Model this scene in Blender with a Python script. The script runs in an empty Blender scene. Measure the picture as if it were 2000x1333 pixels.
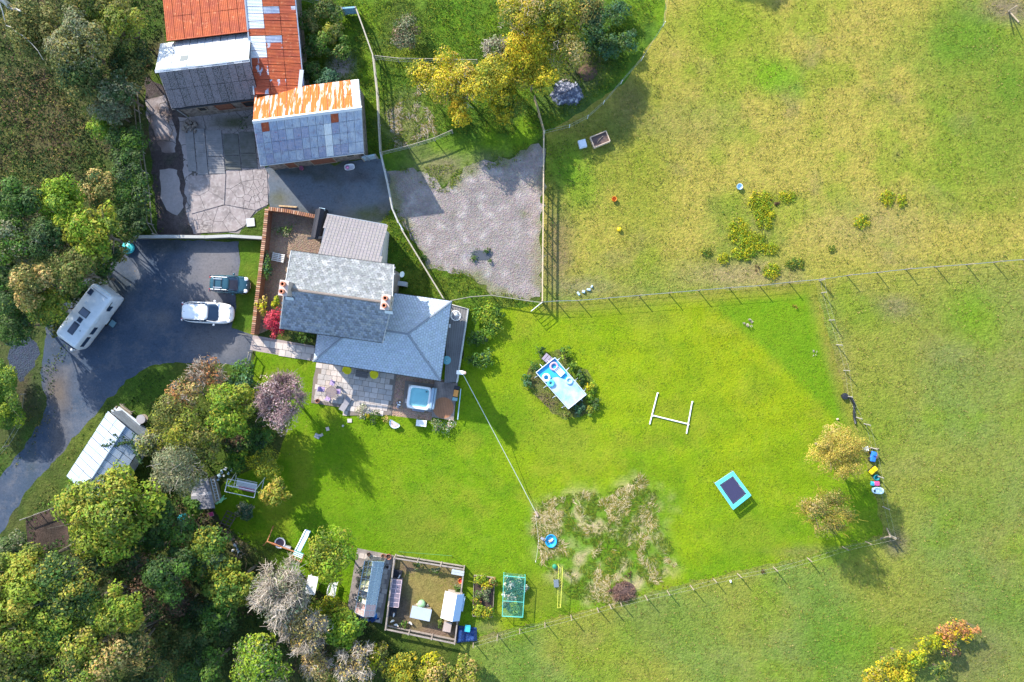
import bpy, math, random
import numpy as np
from mathutils import Vector, Matrix
from mathutils.geometry import delaunay_2d_cdt

# ------------------------------------------------------------------ camera, sky, sun, exposure
C = bpy.context.scene.collection
SC = bpy.context.scene
S = 21.0          # photograph pixels per metre on the ground
HC = 64.0         # flying height of the camera
CX, CY = 1000.0, 666.5
cam = bpy.data.cameras.new('camera'); camo = bpy.data.objects.new('camera', cam); C.objects.link(camo)
camo.location = (0, 0, HC); camo.rotation_euler = (0, 0, 0)
cam.sensor_width = 36.0; cam.lens = 36.0 * HC / (2000.0 / S)
cam.clip_start = 0.5; cam.clip_end = 2500.0
SC.camera = camo

SUN_EL = math.radians(29.5)
LX, LY = 0.634, -0.773                       # the way the light travels over the ground
w = bpy.data.worlds.new('World'); SC.world = w; w.use_nodes = True
nt = w.node_tree; nt.nodes.clear()
sky = nt.nodes.new('ShaderNodeTexSky'); sky.sky_type = 'NISHITA'; sky.sun_disc = False
sky.sun_elevation = SUN_EL; sky.sun_rotation = math.atan2(-LX, -LY) % (2 * math.pi)
sky.air_density = 1.1; sky.dust_density = 0.6; sky.ozone_density = 1.6
bg = nt.nodes.new('ShaderNodeBackground'); bg.inputs['Strength'].default_value = 0.15
wo = nt.nodes.new('ShaderNodeOutputWorld')
nt.links.new(sky.outputs[0], bg.inputs[0]); nt.links.new(bg.outputs[0], wo.inputs[0])

sl = bpy.data.lights.new('sun', 'SUN'); sl.energy = 3.5; sl.angle = math.radians(0.6); sl.color = (1.0, 0.93, 0.82)
so = bpy.data.objects.new('sun', sl); C.objects.link(so)
so.rotation_euler = Vector((LX * math.cos(SUN_EL), LY * math.cos(SUN_EL), -math.sin(SUN_EL))).to_track_quat('-Z', 'Y').to_euler()
so.location = (-60, 70, 90)
SC.view_settings.view_transform = 'Standard'; SC.view_settings.look = 'None'
SC.view_settings.exposure = 1.52; SC.view_settings.gamma = 1.0
SC.view_settings.use_curve_mapping = False
try:
    SC.cycles.max_bounces = 6; SC.cycles.transparent_max_bounces = 12
    SC.cycles.diffuse_bounces = 2; SC.cycles.glossy_bounces = 2; SC.cycles.transmission_bounces = 4
except Exception:
    pass

R = random.Random(7)
RN = np.random.RandomState(11)

# ------------------------------------------------------------------ helpers
def P(x, y, h=0.0):
    """world x, y of a point at height h seen at a pixel of the 2000 px photograph"""
    k = (1 - h / HC) / S
    return ((x - CX) * k, (CY - y) * k)

def P3(x, y, h=0.0):
    X, Y = P(x, y, h)
    return Vector((X, Y, h))

def vnoise(x, y, seed=0):
    x = np.asarray(x, float) + seed * 37.13; y = np.asarray(y, float) + seed * 91.7
    xi = np.floor(x).astype(np.int64); yi = np.floor(y).astype(np.int64)
    xf = x - xi; yf = y - yi
    u = xf * xf * (3 - 2 * xf); v = yf * yf * (3 - 2 * yf)
    def hsh(a, b):
        n = (a * 374761393 + b * 668265263 + seed * 974711) & 0xffffffff
        n = ((n ^ (n >> 13)) * 1274126177) & 0xffffffff
        return ((n ^ (n >> 16)) & 0xffff) / 65535.0
    a = hsh(xi, yi); b = hsh(xi + 1, yi); c = hsh(xi, yi + 1); d = hsh(xi + 1, yi + 1)
    return (a * (1 - u) + b * u) * (1 - v) + (c * (1 - u) + d * u) * v

def fbm(x, y, seed=0, octv=4):
    s = 0; a = 0.5; t = 0
    for i in range(octv):
        s = s + a * vnoise(np.asarray(x) * 2 ** i, np.asarray(y) * 2 ** i, seed + i * 5); t += a; a *= 0.55
    return s / t

def hgt(x, y):
    """height of the uneven ground"""
    return 0.05 * (fbm(np.asarray(x) / 5.0, np.asarray(y) / 5.0, 3, 3) - 0.5)

def H1(x, y):
    return float(hgt(x, y))

MATS = {}
def _mix(nt, a, b, fac, mode='MIX'):
    n = nt.nodes.new('ShaderNodeMix'); n.data_type = 'RGBA'; n.blend_type = mode
    for sock, v in ((n.inputs[0], fac), (n.inputs[6], a), (n.inputs[7], b)):
        if hasattr(v, 'is_output'): nt.links.new(v, sock)
        elif isinstance(v, (tuple, list)): sock.default_value = (*v[:3], 1)
        else: sock.default_value = v
    return n.outputs[2]

def _noise(nt, vec, scale, detail=4, rough=0.6, dist=0.0):
    n = nt.nodes.new('ShaderNodeTexNoise'); n.inputs['Scale'].default_value = scale
    n.inputs['Detail'].default_value = detail; n.inputs['Roughness'].default_value = rough
    n.inputs['Distortion'].default_value = dist
    nt.links.new(vec, n.inputs['Vector'])
    return n.outputs['Fac']

def _ramp(nt, f, lo, hi):
    n = nt.nodes.new('ShaderNodeMapRange'); n.clamp = True
    n.inputs['From Min'].default_value = lo; n.inputs['From Max'].default_value = hi
    nt.links.new(f, n.inputs['Value'])
    return n.outputs[0]

def mat(name, col, rough=0.8, metal=0.0, col2=None, ns=3.0, lo=0.35, hi=0.65, stretch=None, rotz=0.0, bump=0.0, bs=20.0,
        grime=0.0, attr=None, spec=0.3, alpha=None, trans=0.0, translucent=0.0, col3=None, ns3=1.0, lo3=.5, hi3=.6):
    if name in MATS: return MATS[name]
    m = bpy.data.materials.new(name); m.use_nodes = True; nt = m.node_tree; nt.nodes.clear()
    out = nt.nodes.new('ShaderNodeOutputMaterial'); b = nt.nodes.new('ShaderNodeBsdfPrincipled')
    g = nt.nodes.new('ShaderNodeNewGeometry'); vec = g.outputs['Position']
    base = vec
    if stretch:
        mp = nt.nodes.new('ShaderNodeMapping'); mp.inputs['Scale'].default_value = stretch
        r0 = nt.nodes.new('ShaderNodeMapping'); r0.inputs['Rotation'].default_value = (0, 0, rotz)
        nt.links.new(vec, r0.inputs['Vector']); nt.links.new(r0.outputs[0], mp.inputs['Vector']); base = mp.outputs[0]
    cur = col
    if attr:
        a = nt.nodes.new('ShaderNodeAttribute'); a.attribute_name = attr; cur = a.outputs['Color']
    if col2 is not None:
        f = _ramp(nt, _noise(nt, base, ns), lo, hi)
        cur = _mix(nt, cur, col2, f)
    if col3 is not None:
        f = _ramp(nt, _noise(nt, base, ns3), lo3, hi3)
        cur = _mix(nt, cur, col3, f)
    if grime:
        f = _ramp(nt, _noise(nt, vec, 1.7, 6, 0.7), 0.35, 0.75)
        cur = _mix(nt, cur, (0.6, 0.57, 0.5), _mul(nt, f, grime), 'MULTIPLY')
        f2 = _ramp(nt, _noise(nt, vec, 14.0, 4, 0.7), 0.3, 0.8)
        cur = _mix(nt, cur, (0.75, 0.75, 0.75), _mul(nt, f2, grime), 'MULTIPLY')
    if hasattr(cur, 'is_output'): nt.links.new(cur, b.inputs['Base Color'])
    else: b.inputs['Base Color'].default_value = (*cur[:3], 1)
    b.inputs['Roughness'].default_value = rough; b.inputs['Metallic'].default_value = metal
    b.inputs['Specular IOR Level'].default_value = spec
    if trans: b.inputs['Transmission Weight'].default_value = trans
    if alpha is not None: b.inputs['Alpha'].default_value = alpha
    if bump:
        bn = nt.nodes.new('ShaderNodeBump'); bn.inputs['Strength'].default_value = 1.0
        bn.inputs['Distance'].default_value = bump
        nt.links.new(_noise(nt, base if stretch else vec, bs, 5, 0.65), bn.inputs['Height']); nt.links.new(bn.outputs[0], b.inputs['Normal'])
    res = b.outputs[0]
    if translucent:
        t = nt.nodes.new('ShaderNodeBsdfTranslucent')
        if hasattr(cur, 'is_output'): nt.links.new(cur, t.inputs['Color'])
        else: t.inputs['Color'].default_value = (*cur[:3], 1)
        mx = nt.nodes.new('ShaderNodeMixShader'); mx.inputs[0].default_value = translucent
        nt.links.new(res, mx.inputs[1]); nt.links.new(t.outputs[0], mx.inputs[2]); res = mx.outputs[0]
    nt.links.new(res, out.inputs[0])
    MATS[name] = m
    return m

def _mul(nt, a, k):
    n = nt.nodes.new('ShaderNodeMath'); n.operation = 'MULTIPLY'
    nt.links.new(a, n.inputs[0]); n.inputs[1].default_value = k
    return n.outputs[0]

def glass_mat(name, tint=(0.9, 0.95, 0.95), haze=(0.7, 0.75, 0.8), hz=0.15, rough=0.05):
    """thin sheet of glass or clear plastic: see-through, a sky reflection and some dirt or tint"""
    m = bpy.data.materials.new(name); m.use_nodes = True; nt = m.node_tree; nt.nodes.clear()
    out = nt.nodes.new('ShaderNodeOutputMaterial')
    t = nt.nodes.new('ShaderNodeBsdfTransparent'); t.inputs[0].default_value = (*tint, 1)
    gl = nt.nodes.new('ShaderNodeBsdfGlossy'); gl.inputs['Roughness'].default_value = rough; gl.inputs[0].default_value = (.9, .95, 1, 1)
    d = nt.nodes.new('ShaderNodeBsdfDiffuse'); d.inputs[0].default_value = (*haze, 1)
    fr = nt.nodes.new('ShaderNodeFresnel'); fr.inputs[0].default_value = 1.9
    a = nt.nodes.new('ShaderNodeMixShader'); nt.links.new(fr.outputs[0], a.inputs[0]); nt.links.new(t.outputs[0], a.inputs[1]); nt.links.new(gl.outputs[0], a.inputs[2])
    b = nt.nodes.new('ShaderNodeMixShader'); b.inputs[0].default_value = hz; nt.links.new(a.outputs[0], b.inputs[1]); nt.links.new(d.outputs[0], b.inputs[2])
    nt.links.new(b.outputs[0], out.inputs[0])
    MATS[name] = m
    return m

def thing(name, label, cat, loc=(0, 0, 0), rz=0.0, group=None):
    o = bpy.data.objects.new(name, None); C.objects.link(o); o.empty_display_size = 0.3
    o.location = loc; o.rotation_euler = (0, 0, rz)
    tag(o, label, cat, group)
    return o

def tag(o, label=None, cat=None, group=None, kind=None):
    if label: o['label'] = label
    if cat: o['category'] = cat
    if group: o['group'] = group
    if kind: o['kind'] = kind
    return o

def wloc(parent):
    """origin of the thing a part belongs to (things built in world coordinates have no rotation)"""
    v = Vector((0, 0, 0))
    while parent is not None:
        v += Vector(parent.location); parent = parent.parent
    return v

class MB:
    def __init__(s): s.v = []; s.f = []; s.mi = []; s.cur = 0
    def m(s, i): s.cur = i; return s
    def add(s, vs, fs):
        n = len(s.v); s.v += [tuple(p) for p in vs]
        for f in fs: s.f.append(tuple(n + i for i in f)); s.mi.append(s.cur)
        return s
    def hexa(s, b, t):
        return s.add(list(b) + list(t), [(3, 2, 1, 0), (4, 5, 6, 7), (0, 1, 5, 4), (1, 2, 6, 5), (2, 3, 7, 6), (3, 0, 4, 7)])
    def box(s, c, d, rz=0.0, rx=0.0, ry=0.0, taper=1.0):
        x, y, z = d[0] / 2, d[1] / 2, d[2] / 2
        M = Matrix.Translation(c) @ Matrix.Rotation(rz, 4, 'Z') @ Matrix.Rotation(ry, 4, 'Y') @ Matrix.Rotation(rx, 4, 'X')
        t = taper
        vs = [(-x, -y, -z), (x, -y, -z), (x, y, -z), (-x, y, -z), (-x * t, -y * t, z), (x * t, -y * t, z), (x * t, y * t, z), (-x * t, y * t, z)]
        vs = [M @ Vector(p) for p in vs]
        return s.hexa(vs[:4], vs[4:])
    def prism(s, poly, z0, z1):
        n = len(poly)
        a = sum(poly[i][0] * poly[(i + 1) % n][1] - poly[(i + 1) % n][0] * poly[i][1] for i in range(n))
        if a < 0: poly = poly[::-1]
        vs = [(p[0], p[1], z0) for p in poly] + [(p[0], p[1], z1) for p in poly]
        fs = [tuple(range(n - 1, -1, -1)), tuple(range(n, 2 * n))] + [(i, (i + 1) % n, n + (i + 1) % n, n + i) for i in range(n)]
        return s.add(vs, fs)
    def slab(s, pts, th):
        """a sloping plate: polygon in space with thickness th downwards"""
        n = len(pts); pts = [Vector(p) for p in pts]
        nr = (pts[1] - pts[0]).cross(pts[2] - pts[0])
        if nr.z < 0: pts = pts[::-1]
        vs = [p - Vector((0, 0, th)) for p in pts] + pts
        fs = [tuple(range(n - 1, -1, -1)), tuple(range(n, 2 * n))] + [(i, (i + 1) % n, n + (i + 1) % n, n + i) for i in range(n)]
        return s.add(vs, fs)
    def tube(s, pts, r, n=5, r2=None, caps=True):
        pts = [Vector(p) for p in pts]; m = len(pts); r2 = r if r2 is None else r2
        vs = []; fs = []
        for i, p in enumerate(pts):
            d = (pts[min(i + 1, m - 1)] - pts[max(i - 1, 0)])
            if d.length < 1e-6: d = Vector((0, 0, 1))
            d.normalize(); u = d.cross(Vector((0, 0, 1)))
            if u.length < 0.05: u = d.cross(Vector((1, 0, 0)))
            u.normalize(); v = d.cross(u); rr = r + (r2 - r) * i / max(1, m - 1)
            for k in range(n):
                a = 2 * math.pi * k / n; vs.append(p + u * (math.cos(a) * rr) + v * (math.sin(a) * rr))
        for i in range(m - 1):
            for k in range(n):
                fs.append((i * n + k, i * n + (k + 1) % n, (i + 1) * n + (k + 1) % n, (i + 1) * n + k))
        if caps: fs += [tuple(range(n)), tuple(range(m * n - 1, (m - 1) * n - 1, -1))]
        return s.add(vs, fs)
    def lathe(s, prof, c=(0, 0, 0), n=20, sx=1.0, sy=1.0):
        vs = []; fs = []; m = len(prof)
        for r, z in prof:
            for k in range(n):
                a = 2 * math.pi * k / n; vs.append((c[0] + r * sx * math.cos(a), c[1] + r * sy * math.sin(a), c[2] + z))
        for i in range(m - 1):
            for k in range(n): fs.append((i * n + k, i * n + (k + 1) % n, (i + 1) * n + (k + 1) % n, (i + 1) * n + k))
        if prof[0][0] > 1e-4: fs.append(tuple(range(n - 1, -1, -1)))
        if prof[-1][0] > 1e-4: fs.append(tuple((m - 1) * n + k for k in range(n)))
        return s.add(vs, fs)
    def torus(s, c, R0, r, n=20, k=6, tilt=None):
        vs = []; fs = []
        for i in range(n):
            a = 2 * math.pi * i / n
            for j in range(k):
                b = 2 * math.pi * j / k; rr = R0 + r * math.cos(b)
                p = Vector((rr * math.cos(a), rr * math.sin(a), r * math.sin(b)))
                if tilt: p = tilt @ p
                vs.append(Vector(c) + p)
        for i in range(n):
            for j in range(k):
                fs.append((i * k + j, ((i + 1) % n) * k + j, ((i + 1) % n) * k + (j + 1) % k, i * k + (j + 1) % k))
        return s.add(vs, fs)
    def loft(s, rings, caps=True):
        n = len(rings[0]); vs = [p for r in rings for p in r]; fs = []
        for i in range(len(rings) - 1):
            for k in range(n): fs.append((i * n + k, i * n + (k + 1) % n, (i + 1) * n + (k + 1) % n, (i + 1) * n + k))
        if caps: fs += [tuple(range(n - 1, -1, -1)), tuple((len(rings) - 1) * n + k for k in range(n))]
        return s.add(vs, fs)
    def mesh(s, name, mats, off=None, smooth=False):
        me = bpy.data.meshes.new(name)
        vs = s.v if off is None else [(p[0] - off[0], p[1] - off[1], p[2] - off[2]) for p in s.v]
        me.from_pydata(vs, [], s.f); 
        if not isinstance(mats, (list, tuple)): mats = [mats]
        for m_ in mats: me.materials.append(m_)
        if len(mats) > 1: me.polygons.foreach_set('material_index', s.mi)
        if smooth: me.polygons.foreach_set('use_smooth', [True] * len(me.polygons))
        me.update()
        return me
    def build(s, name, mats, parent=None, world=False, smooth=False, bevel=0.0, kind=None):
        me = s.mesh(name, mats, wloc(parent) if world else None, smooth)
        o = bpy.data.objects.new(name, me); C.objects.link(o)
        if parent: o.parent = parent
        if bevel:
            md = o.modifiers.new('bevel', 'BEVEL'); md.width = bevel; md.segments = 2; md.limit_method = 'ANGLE'
        if kind: o['kind'] = kind
        return o

def piece(name, me, parent, loc, rot=(0, 0, 0)):
    o = bpy.data.objects.new(name, me); C.objects.link(o); o.parent = parent
    o.location = loc; o.rotation_euler = rot
    return o

def copy_tree(o, parent=None):
    c = o.copy(); C.objects.link(c); c.parent = parent
    for ch in [x for x in C.objects if x.parent == o]: copy_tree(ch, c)
    return c

def np_mesh(name, V, F, mats, cols=None, smooth=False):
    """fast mesh from arrays; F is (n, k) with the same k for all faces"""
    me = bpy.data.meshes.new(name); V = np.asarray(V, np.float32); F = np.asarray(F, np.int32)
    n, k = F.shape
    me.vertices.add(len(V)); me.vertices.foreach_set('co', V.ravel())
    me.loops.add(n * k); me.loops.foreach_set('vertex_index', F.ravel())
    me.polygons.add(n); me.polygons.foreach_set('loop_start', np.arange(0, n * k, k, dtype=np.int32))
    try: me.polygons.foreach_set('loop_total', np.full(n, k, np.int32))
    except Exception: pass
    if cols is not None:
        a = me.color_attributes.new('Col', 'FLOAT_COLOR', 'POINT')
        c4 = np.ones((len(V), 4), np.float32); c4[:, :3] = cols; a.data.foreach_set('color', c4.ravel())
    for m_ in (mats if isinstance(mats, (list, tuple)) else [mats]): me.materials.append(m_)
    if smooth: me.polygons.foreach_set('use_smooth', np.ones(n, bool))
    me.update(calc_edges=True); me.validate()
    return me

def obj(name, me, parent=None, loc=(0, 0, 0), kind=None):
    o = bpy.data.objects.new(name, me); C.objects.link(o); o.location = loc
    if parent: o.parent = parent
    if kind: o['kind'] = kind
    return o

# ------------------------------------------------------------------ ground
def pip(px, py, poly):
    px = np.asarray(px); py = np.asarray(py); ins = np.zeros(px.shape, bool); n = len(poly)
    for i in range(n):
        x1, y1 = poly[i]; x2, y2 = poly[(i + 1) % n]
        if y1 == y2: continue
        c = ((y1 > py) != (y2 > py)) & (px < (x2 - x1) * (py - y1) / (y2 - y1) + x1)
        ins ^= c
    return ins

def pdist(px, py, poly, closed=True):
    px = np.asarray(px, float); py = np.asarray(py, float); d = np.full(px.shape, 1e9); n = len(poly)
    for i in range(n if closed else n - 1):
        x1, y1 = poly[i]; x2, y2 = poly[(i + 1) % n]
        dx, dy = x2 - x1, y2 - y1; L = dx * dx + dy * dy + 1e-9
        t = np.clip(((px - x1) * dx + (py - y1) * dy) / L, 0, 1)
        d = np.minimum(d, np.hypot(px - x1 - t * dx, py - y1 - t * dy))
    return d

def soft(px, py, poly, w):
    d = pdist(px, py, poly); ins = pip(px, py, poly)
    return np.clip(0.5 + np.where(ins, d, -d) / (2 * w), 0, 1)

Z = {}
Z['pasture'] = [(1312, -240), (1297, 50), (1213, 165), (1140, 215), (1065, 262), (1060, 600), (1330, 588), (1560, 575), (1600, 700), (1650, 860), (1700, 1030), (1560, 1065), (1340, 1120), (1230, 1148), (1064, 1195), (905, 1240), (890, 1330), (880, 1560), (2360, 1560), (2360, -240)]
Z['paddock'] = [(575, -240), (592, 165), (700, 160), (712, 316), (745, 308), (760, 337), (819, 331), (867, 361), (912, 325), (990, 307), (1044, 277), (1065, 262), (1140, 215), (1213, 165), (1297, 50), (1312, -240)]
Z['lawn'] = [(500, 684), (560, 690), (700, 700), (905, 700), (905, 604), (1036, 600), (1058, 594), (1330, 573), (1590, 553), (1632, 700), (1680, 860), (1725, 1046), (1577, 1085), (1348, 1138), (1240, 1166), (1064, 1212), (930, 1245), (900, 1255), (880, 1150), (770, 1120), (690, 1180), (640, 1170), (600, 1130), (560, 1115), (500, 1075), (455, 1040), (420, 1000), (430, 950), (470, 930), (540, 900), (560, 840), (500, 760), (490, 720)]
Z['gravel_yard'] = [(758, 335), (819, 331), (867, 361), (890, 348), (912, 325), (950, 318), (990, 307), (1044, 277), (1059, 292), (1060, 420), (1057, 587), (1010, 584), (954, 577), (906, 535), (837, 529), (815, 490), (795, 451), (778, 425), (766, 403)]
Z['farm_court'] = [(516, 328), (712, 312), (748, 308), (760, 337), (768, 403), (740, 440), (620, 425), (525, 405), (520, 380)]
Z['earth_yard'] = [(283, 150), (360, 190), (385, 300), (392, 462), (308, 462), (296, 330)]
Z['concrete_yard'] = [(348, 228), (508, 212), (520, 334), (527, 345), (522, 402), (505, 412), (470, 455), (380, 458), (366, 420), (356, 300)]
Z['driveway'] = [(255, 466), (360, 470), (466, 471), (470, 505), (462, 560), (462, 600), (452, 640), (495, 655), (488, 712), (420, 712), (345, 708), (292, 716), (250, 742), (200, 792), (150, 852), (95, 912), (50, 962), (20, 1012), (-30, 1100), (-120, 1240), (-200, 1200), (-60, 1000), (0, 930), (40, 880), (75, 830), (95, 790), (78, 745), (84, 700), (90, 640), (130, 590), (170, 540), (215, 490)]
Z['verge'] = [(466, 471), (512, 471), (494, 655), (452, 640), (462, 600), (462, 560), (470, 505)]
Z['front_path'] = [(494, 655), (614, 676), (614, 706), (488, 684)]
Z['pebble_court'] = [(525, 410), (628, 428), (640, 500), (575, 500), (556, 560), (548, 640), (500, 655), (512, 540)]
Z['back_grass'] = [(740, 440), (768, 403), (778, 425), (795, 451), (815, 490), (837, 529), (906, 535), (954, 577), (1010, 584), (1058, 594), (1036, 600), (905, 604), (880, 600), (770, 580), (740, 515)]
Z['stone_chippings'] = [(770, 728), (866, 742), (870, 760), (842, 822), (762, 812), (766, 780)]
Z['run_soil'] = [(766, 1084), (908, 1108), (893, 1258), (752, 1230)]
Z['mulch_heap'] = [(52, 1012), (105, 990), (135, 1010), (132, 1065), (95, 1075), (55, 1060)]
Z['gravel_patch'] = [(12, 668), (50, 655), (78, 668), (72, 720), (45, 740), (15, 722)]
Z['pool_border'] = [(1018, 742), (1030, 722), (1062, 690), (1095, 683), (1120, 700), (1150, 740), (1170, 770), (1162, 800), (1130, 818), (1095, 818), (1070, 800), (1040, 770), (1016, 755)]
Z['cracked_slab'] = [(312, 330), (346, 330), (352, 370), (356, 405), (345, 418), (325, 412), (314, 380)]
Z['upper_slab'] = [(286, 195), (322, 185), (330, 215), (345, 262), (342, 298), (316, 300), (300, 262), (288, 230)]
Z['woodland_floor'] = [(-360, -240), (320, -240), (320, 90), (283, 180), (296, 330), (308, 462), (255, 466), (215, 490), (170, 540), (130, 590), (90, 640), (84, 700), (78, 745), (95, 790), (75, 830), (40, 880), (0, 930), (-60, 1000), (-200, 1200), (-360, 1200)]
ORDER = ['woodland_floor', 'pasture', 'paddock', 'lawn', 'driveway', 'farm_court', 'gravel_yard', 'back_grass', 'earth_yard', 'concrete_yard', 'verge', 'front_path', 'pebble_court', 'stone_chippings', 'run_soil', 'mulch_heap', 'gravel_patch', 'pool_border', 'cracked_slab', 'upper_slab']
HARD = {'front_path', 'run_soil', 'stone_chippings', 'verge'}

PATHS = [[(1262, 972), (1236, 1000), (1218, 1030), (1192, 1062), (1160, 1100), (1140, 1140), (1128, 1180)], [(1160, 1058), (1128, 1072), (1098, 1094), (1070, 1108)], [(1110, 975), (1112, 1010), (1108, 1060)], [(1275, 985), (1296, 1040), (1322, 1100)], [(1192, 1062), (1230, 1080), (1250, 1110)]]
def W2(poly): return [P(x, y) for x, y in poly]
def jitter(poly, amp, step=0.5, seed=1):
    out = []
    n = len(poly)
    for i in range(n):
        a = poly[i]; b = poly[(i + 1) % n]; L = math.hypot(b[0] - a[0], b[1] - a[1]); k = max(1, int(L / step)); k = min(k, 120)
        for j in range(k):
            t = j / k; x = a[0] + (b[0] - a[0]) * t; y = a[1] + (b[1] - a[1]) * t
            x += amp * 2 * (float(fbm(x * 1.3, y * 1.3, seed, 3)) - .5); y += amp * 2 * (float(fbm(x * 1.3, y * 1.3, seed + 9, 3)) - .5)
            out.append((x, y))
    return out

def blobs(X, Y, lst, base):
    """mix colours by soft round patches (centre px, radii px, colour, amount)"""
    c = np.array(base, float) if np.ndim(base) == 2 else np.tile(np.array(base, float), (len(X), 1))
    wob = 1 + 0.9 * (fbm(X / 2.2, Y / 2.2, 21, 4) - .5)
    for (px, py, rx, ry, col, amt) in lst:
        x0, y0 = P(px, py); d = np.hypot((X - x0) / (rx / S), (Y - y0) / (ry / S)) * wob
        a = amt * np.clip(1.35 - d, 0, 1) ** 1.2
        c = c * (1 - a[:, None]) + np.array(col) * a[:, None]
    return c

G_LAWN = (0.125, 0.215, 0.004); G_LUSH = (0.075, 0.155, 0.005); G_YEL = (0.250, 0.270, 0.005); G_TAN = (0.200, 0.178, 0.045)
G_DARK = (0.035, 0.085, 0.010); G_OLIVE = (0.105, 0.125, 0.030); SOIL = (0.075, 0.052, 0.040)
def lerp3(a, b, t): return a * (1 - t[:, None]) + np.array(b) * t[:, None]

def paint(zone, X, Y):
    n1 = fbm(X / 7, Y / 7, 31, 4); n2 = fbm(X / 1.6, Y / 1.6, 41, 4); n3 = fbm(X / 0.5, Y / 0.5, 51, 2)
    px = X * S + CX; py = CY - Y * S
    sm = lambda v, a, b: np.clip((v - a) / (b - a), 0, 1)
    if zone == 'pasture':
        c = np.tile(np.array((0.190, 0.205, 0.028)), (len(X), 1))
        north = sm(-py, -600, -480)                       # the grazed field is yellower than the one to the south and east
        c = lerp3(c, (0.295, 0.248, 0.046), north * 0.9)
        south = 1 - north
        c = lerp3(c, (0.125, 0.190, 0.034), south * sm(n1, .35, .6) * .8)
        c = lerp3(c, (0.145, 0.180, 0.036), south * sm(px, 1650, 1950) * .65)
        c = lerp3(c, (0.075, 0.155, 0.014), sm(n1, .60, .75) * .55)
        c = lerp3(c, (0.135, 0.215, 0.010), sm(fbm(X / 4, Y / 4, 77, 3), .60, .72) * .5)
        c = lerp3(c, (0.190, 0.150, 0.062), sm(fbm(X / 3.2, Y / 3.2, 61, 4), .60, .74) * .55 * (0.35 + .65 * north))
        c = blobs(X, Y, [(1250, 300, 90, 260, (0.140, 0.185, 0.012), .6), (1420, 50, 110, 90, (0.130, 0.22, 0.006), .75), (1350, 240, 130, 60, (0.21, 0.19, 0.05), .5),
                         (1510, 150, 60, 50, (0.105, 0.235, 0.004), .8), (1900, 80, 130, 110, (0.085, 0.175, 0.012), .7), (1950, 250, 120, 180, (0.085, 0.165, 0.012), .7),
                         (1840, 330, 80, 90, (0.1, 0.2, 0.006), .55), (1965, 15, 60, 30, (0.17, 0.13, 0.085), .8), (1090, 460, 30, 120, (0.14, 0.105, 0.06), .65),
                         (1130, 370, 60, 60, (0.110, 0.205, 0.008), .7), (1105, 320, 40, 60, (0.08, 0.19, 0.008), .7), (1440, 535, 110, 30, (0.26, 0.20, 0.085), .8), (1130, 560, 60, 20, (0.2, .17, .09), .6),
                         (1700, 440, 130, 60, (0.26, 0.21, 0.07), .5), (1225, 210, 45, 70, (0.105, 0.09, 0.04), .6), (1180, 250, 60, 40, (0.07, 0.11, 0.02), .6),
                         (1745, 600, 40, 25, (0.15, 0.12, 0.07), .65), (1680, 620, 60, 35, (0.125, 0.2, 0.01), .6), (1890, 610, 60, 60, (0.11, 0.205, 0.008), .7),
                         (1720, 830, 60, 80, (0.12, 0.19, 0.012), .5), (1860, 700, 60, 40, (0.14, 0.13, 0.06), .3), (1900, 1000, 60, 60, (0.095, 0.18, 0.01), .45),
                         (1660, 1250, 80, 70, (0.085, 0.19, 0.008), .6), (1750, 1060, 26, 30, (0.13, 0.10, 0.07), .75), (1890, 1280, 90, 60, (0.12, 0.10, 0.05), .5),
                         (960, 1230, 40, 25, (0.18, 0.13, 0.07), .6), (1300, 1230, 160, 40, (0.12, 0.17, 0.02), .5), (1640, 760, 26, 170, (0.20, 0.17, 0.05), .5)], c)
    elif zone == 'paddock':
        c = np.tile(np.array((0.080, 0.145, 0.012)), (len(X), 1))
        c = lerp3(c, (0.115, 0.20, 0.006), sm(n2, .5, .65) * .7)
        c = lerp3(c, (0.040, 0.095, 0.010), sm(1 - n2, .52, .66) * .7)
        c = blobs(X, Y, [(790, 60, 60, 70, (0.065, 0.07, 0.025), .7), (790, 240, 50, 60, (0.17, 0.16, 0.07), .7), (860, 330, 60, 30, (0.18, 0.14, 0.085), .7), (880, 40, 70, 60, (0.085, 0.19, 0.006), .5),
                         (665, 130, 28, 30, (0.30, 0.25, 0.22), .95), (1140, 120, 50, 40, (0.11, 0.075, 0.05), .7), (1105, 190, 55, 50, (0.06, 0.055, 0.05), .5), (790, 110, 60, 20, (0.16, 0.19, 0.01), .5), (940, 310, 60, 20, (.15, .13, .08), .4)], c)
    elif zone in ('lawn',):
        c = np.tile(np.array(G_LAWN), (len(X), 1))
        c = lerp3(c, G_LUSH, sm(n2, .48, .68) * .55)
        c = lerp3(c, (0.180, 0.250, 0.005), sm(n1, .42, .60) * .75)
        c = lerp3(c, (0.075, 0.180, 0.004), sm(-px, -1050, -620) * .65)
        c = lerp3(c, G_YEL, sm(px, 1080, 1400) * sm(-py, -1000, -700) * (0.4 + .6 * n2) * .8)  # brighter upper-right lawn: uneven light painted into the grass colour
        c = lerp3(c, (0.150, 0.180, 0.020), sm(n3, .55, .75) * .22)
        c = lerp3(c, (0.205, 0.215, 0.018), sm(fbm(X / 2.6, Y / 2.6, 88, 4), .56, .70) * .45); c = lerp3(c, (0.080, 0.165, 0.005), sm(fbm(X / 3.4, Y / 3.4, 93, 4), .55, .70) * .4)
        rr_ = np.hypot(px - 1250, py + 200); c = c * (1 + .05 * np.sin(rr_ / 9.5) * sm(px, 1000, 1150))[:, None]
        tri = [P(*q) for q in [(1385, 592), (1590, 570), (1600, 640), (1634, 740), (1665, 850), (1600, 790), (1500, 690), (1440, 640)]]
        c = lerp3(c, (0.085, 0.185, 0.005), soft(X, Y, tri, 0.35) * .8)
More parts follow.
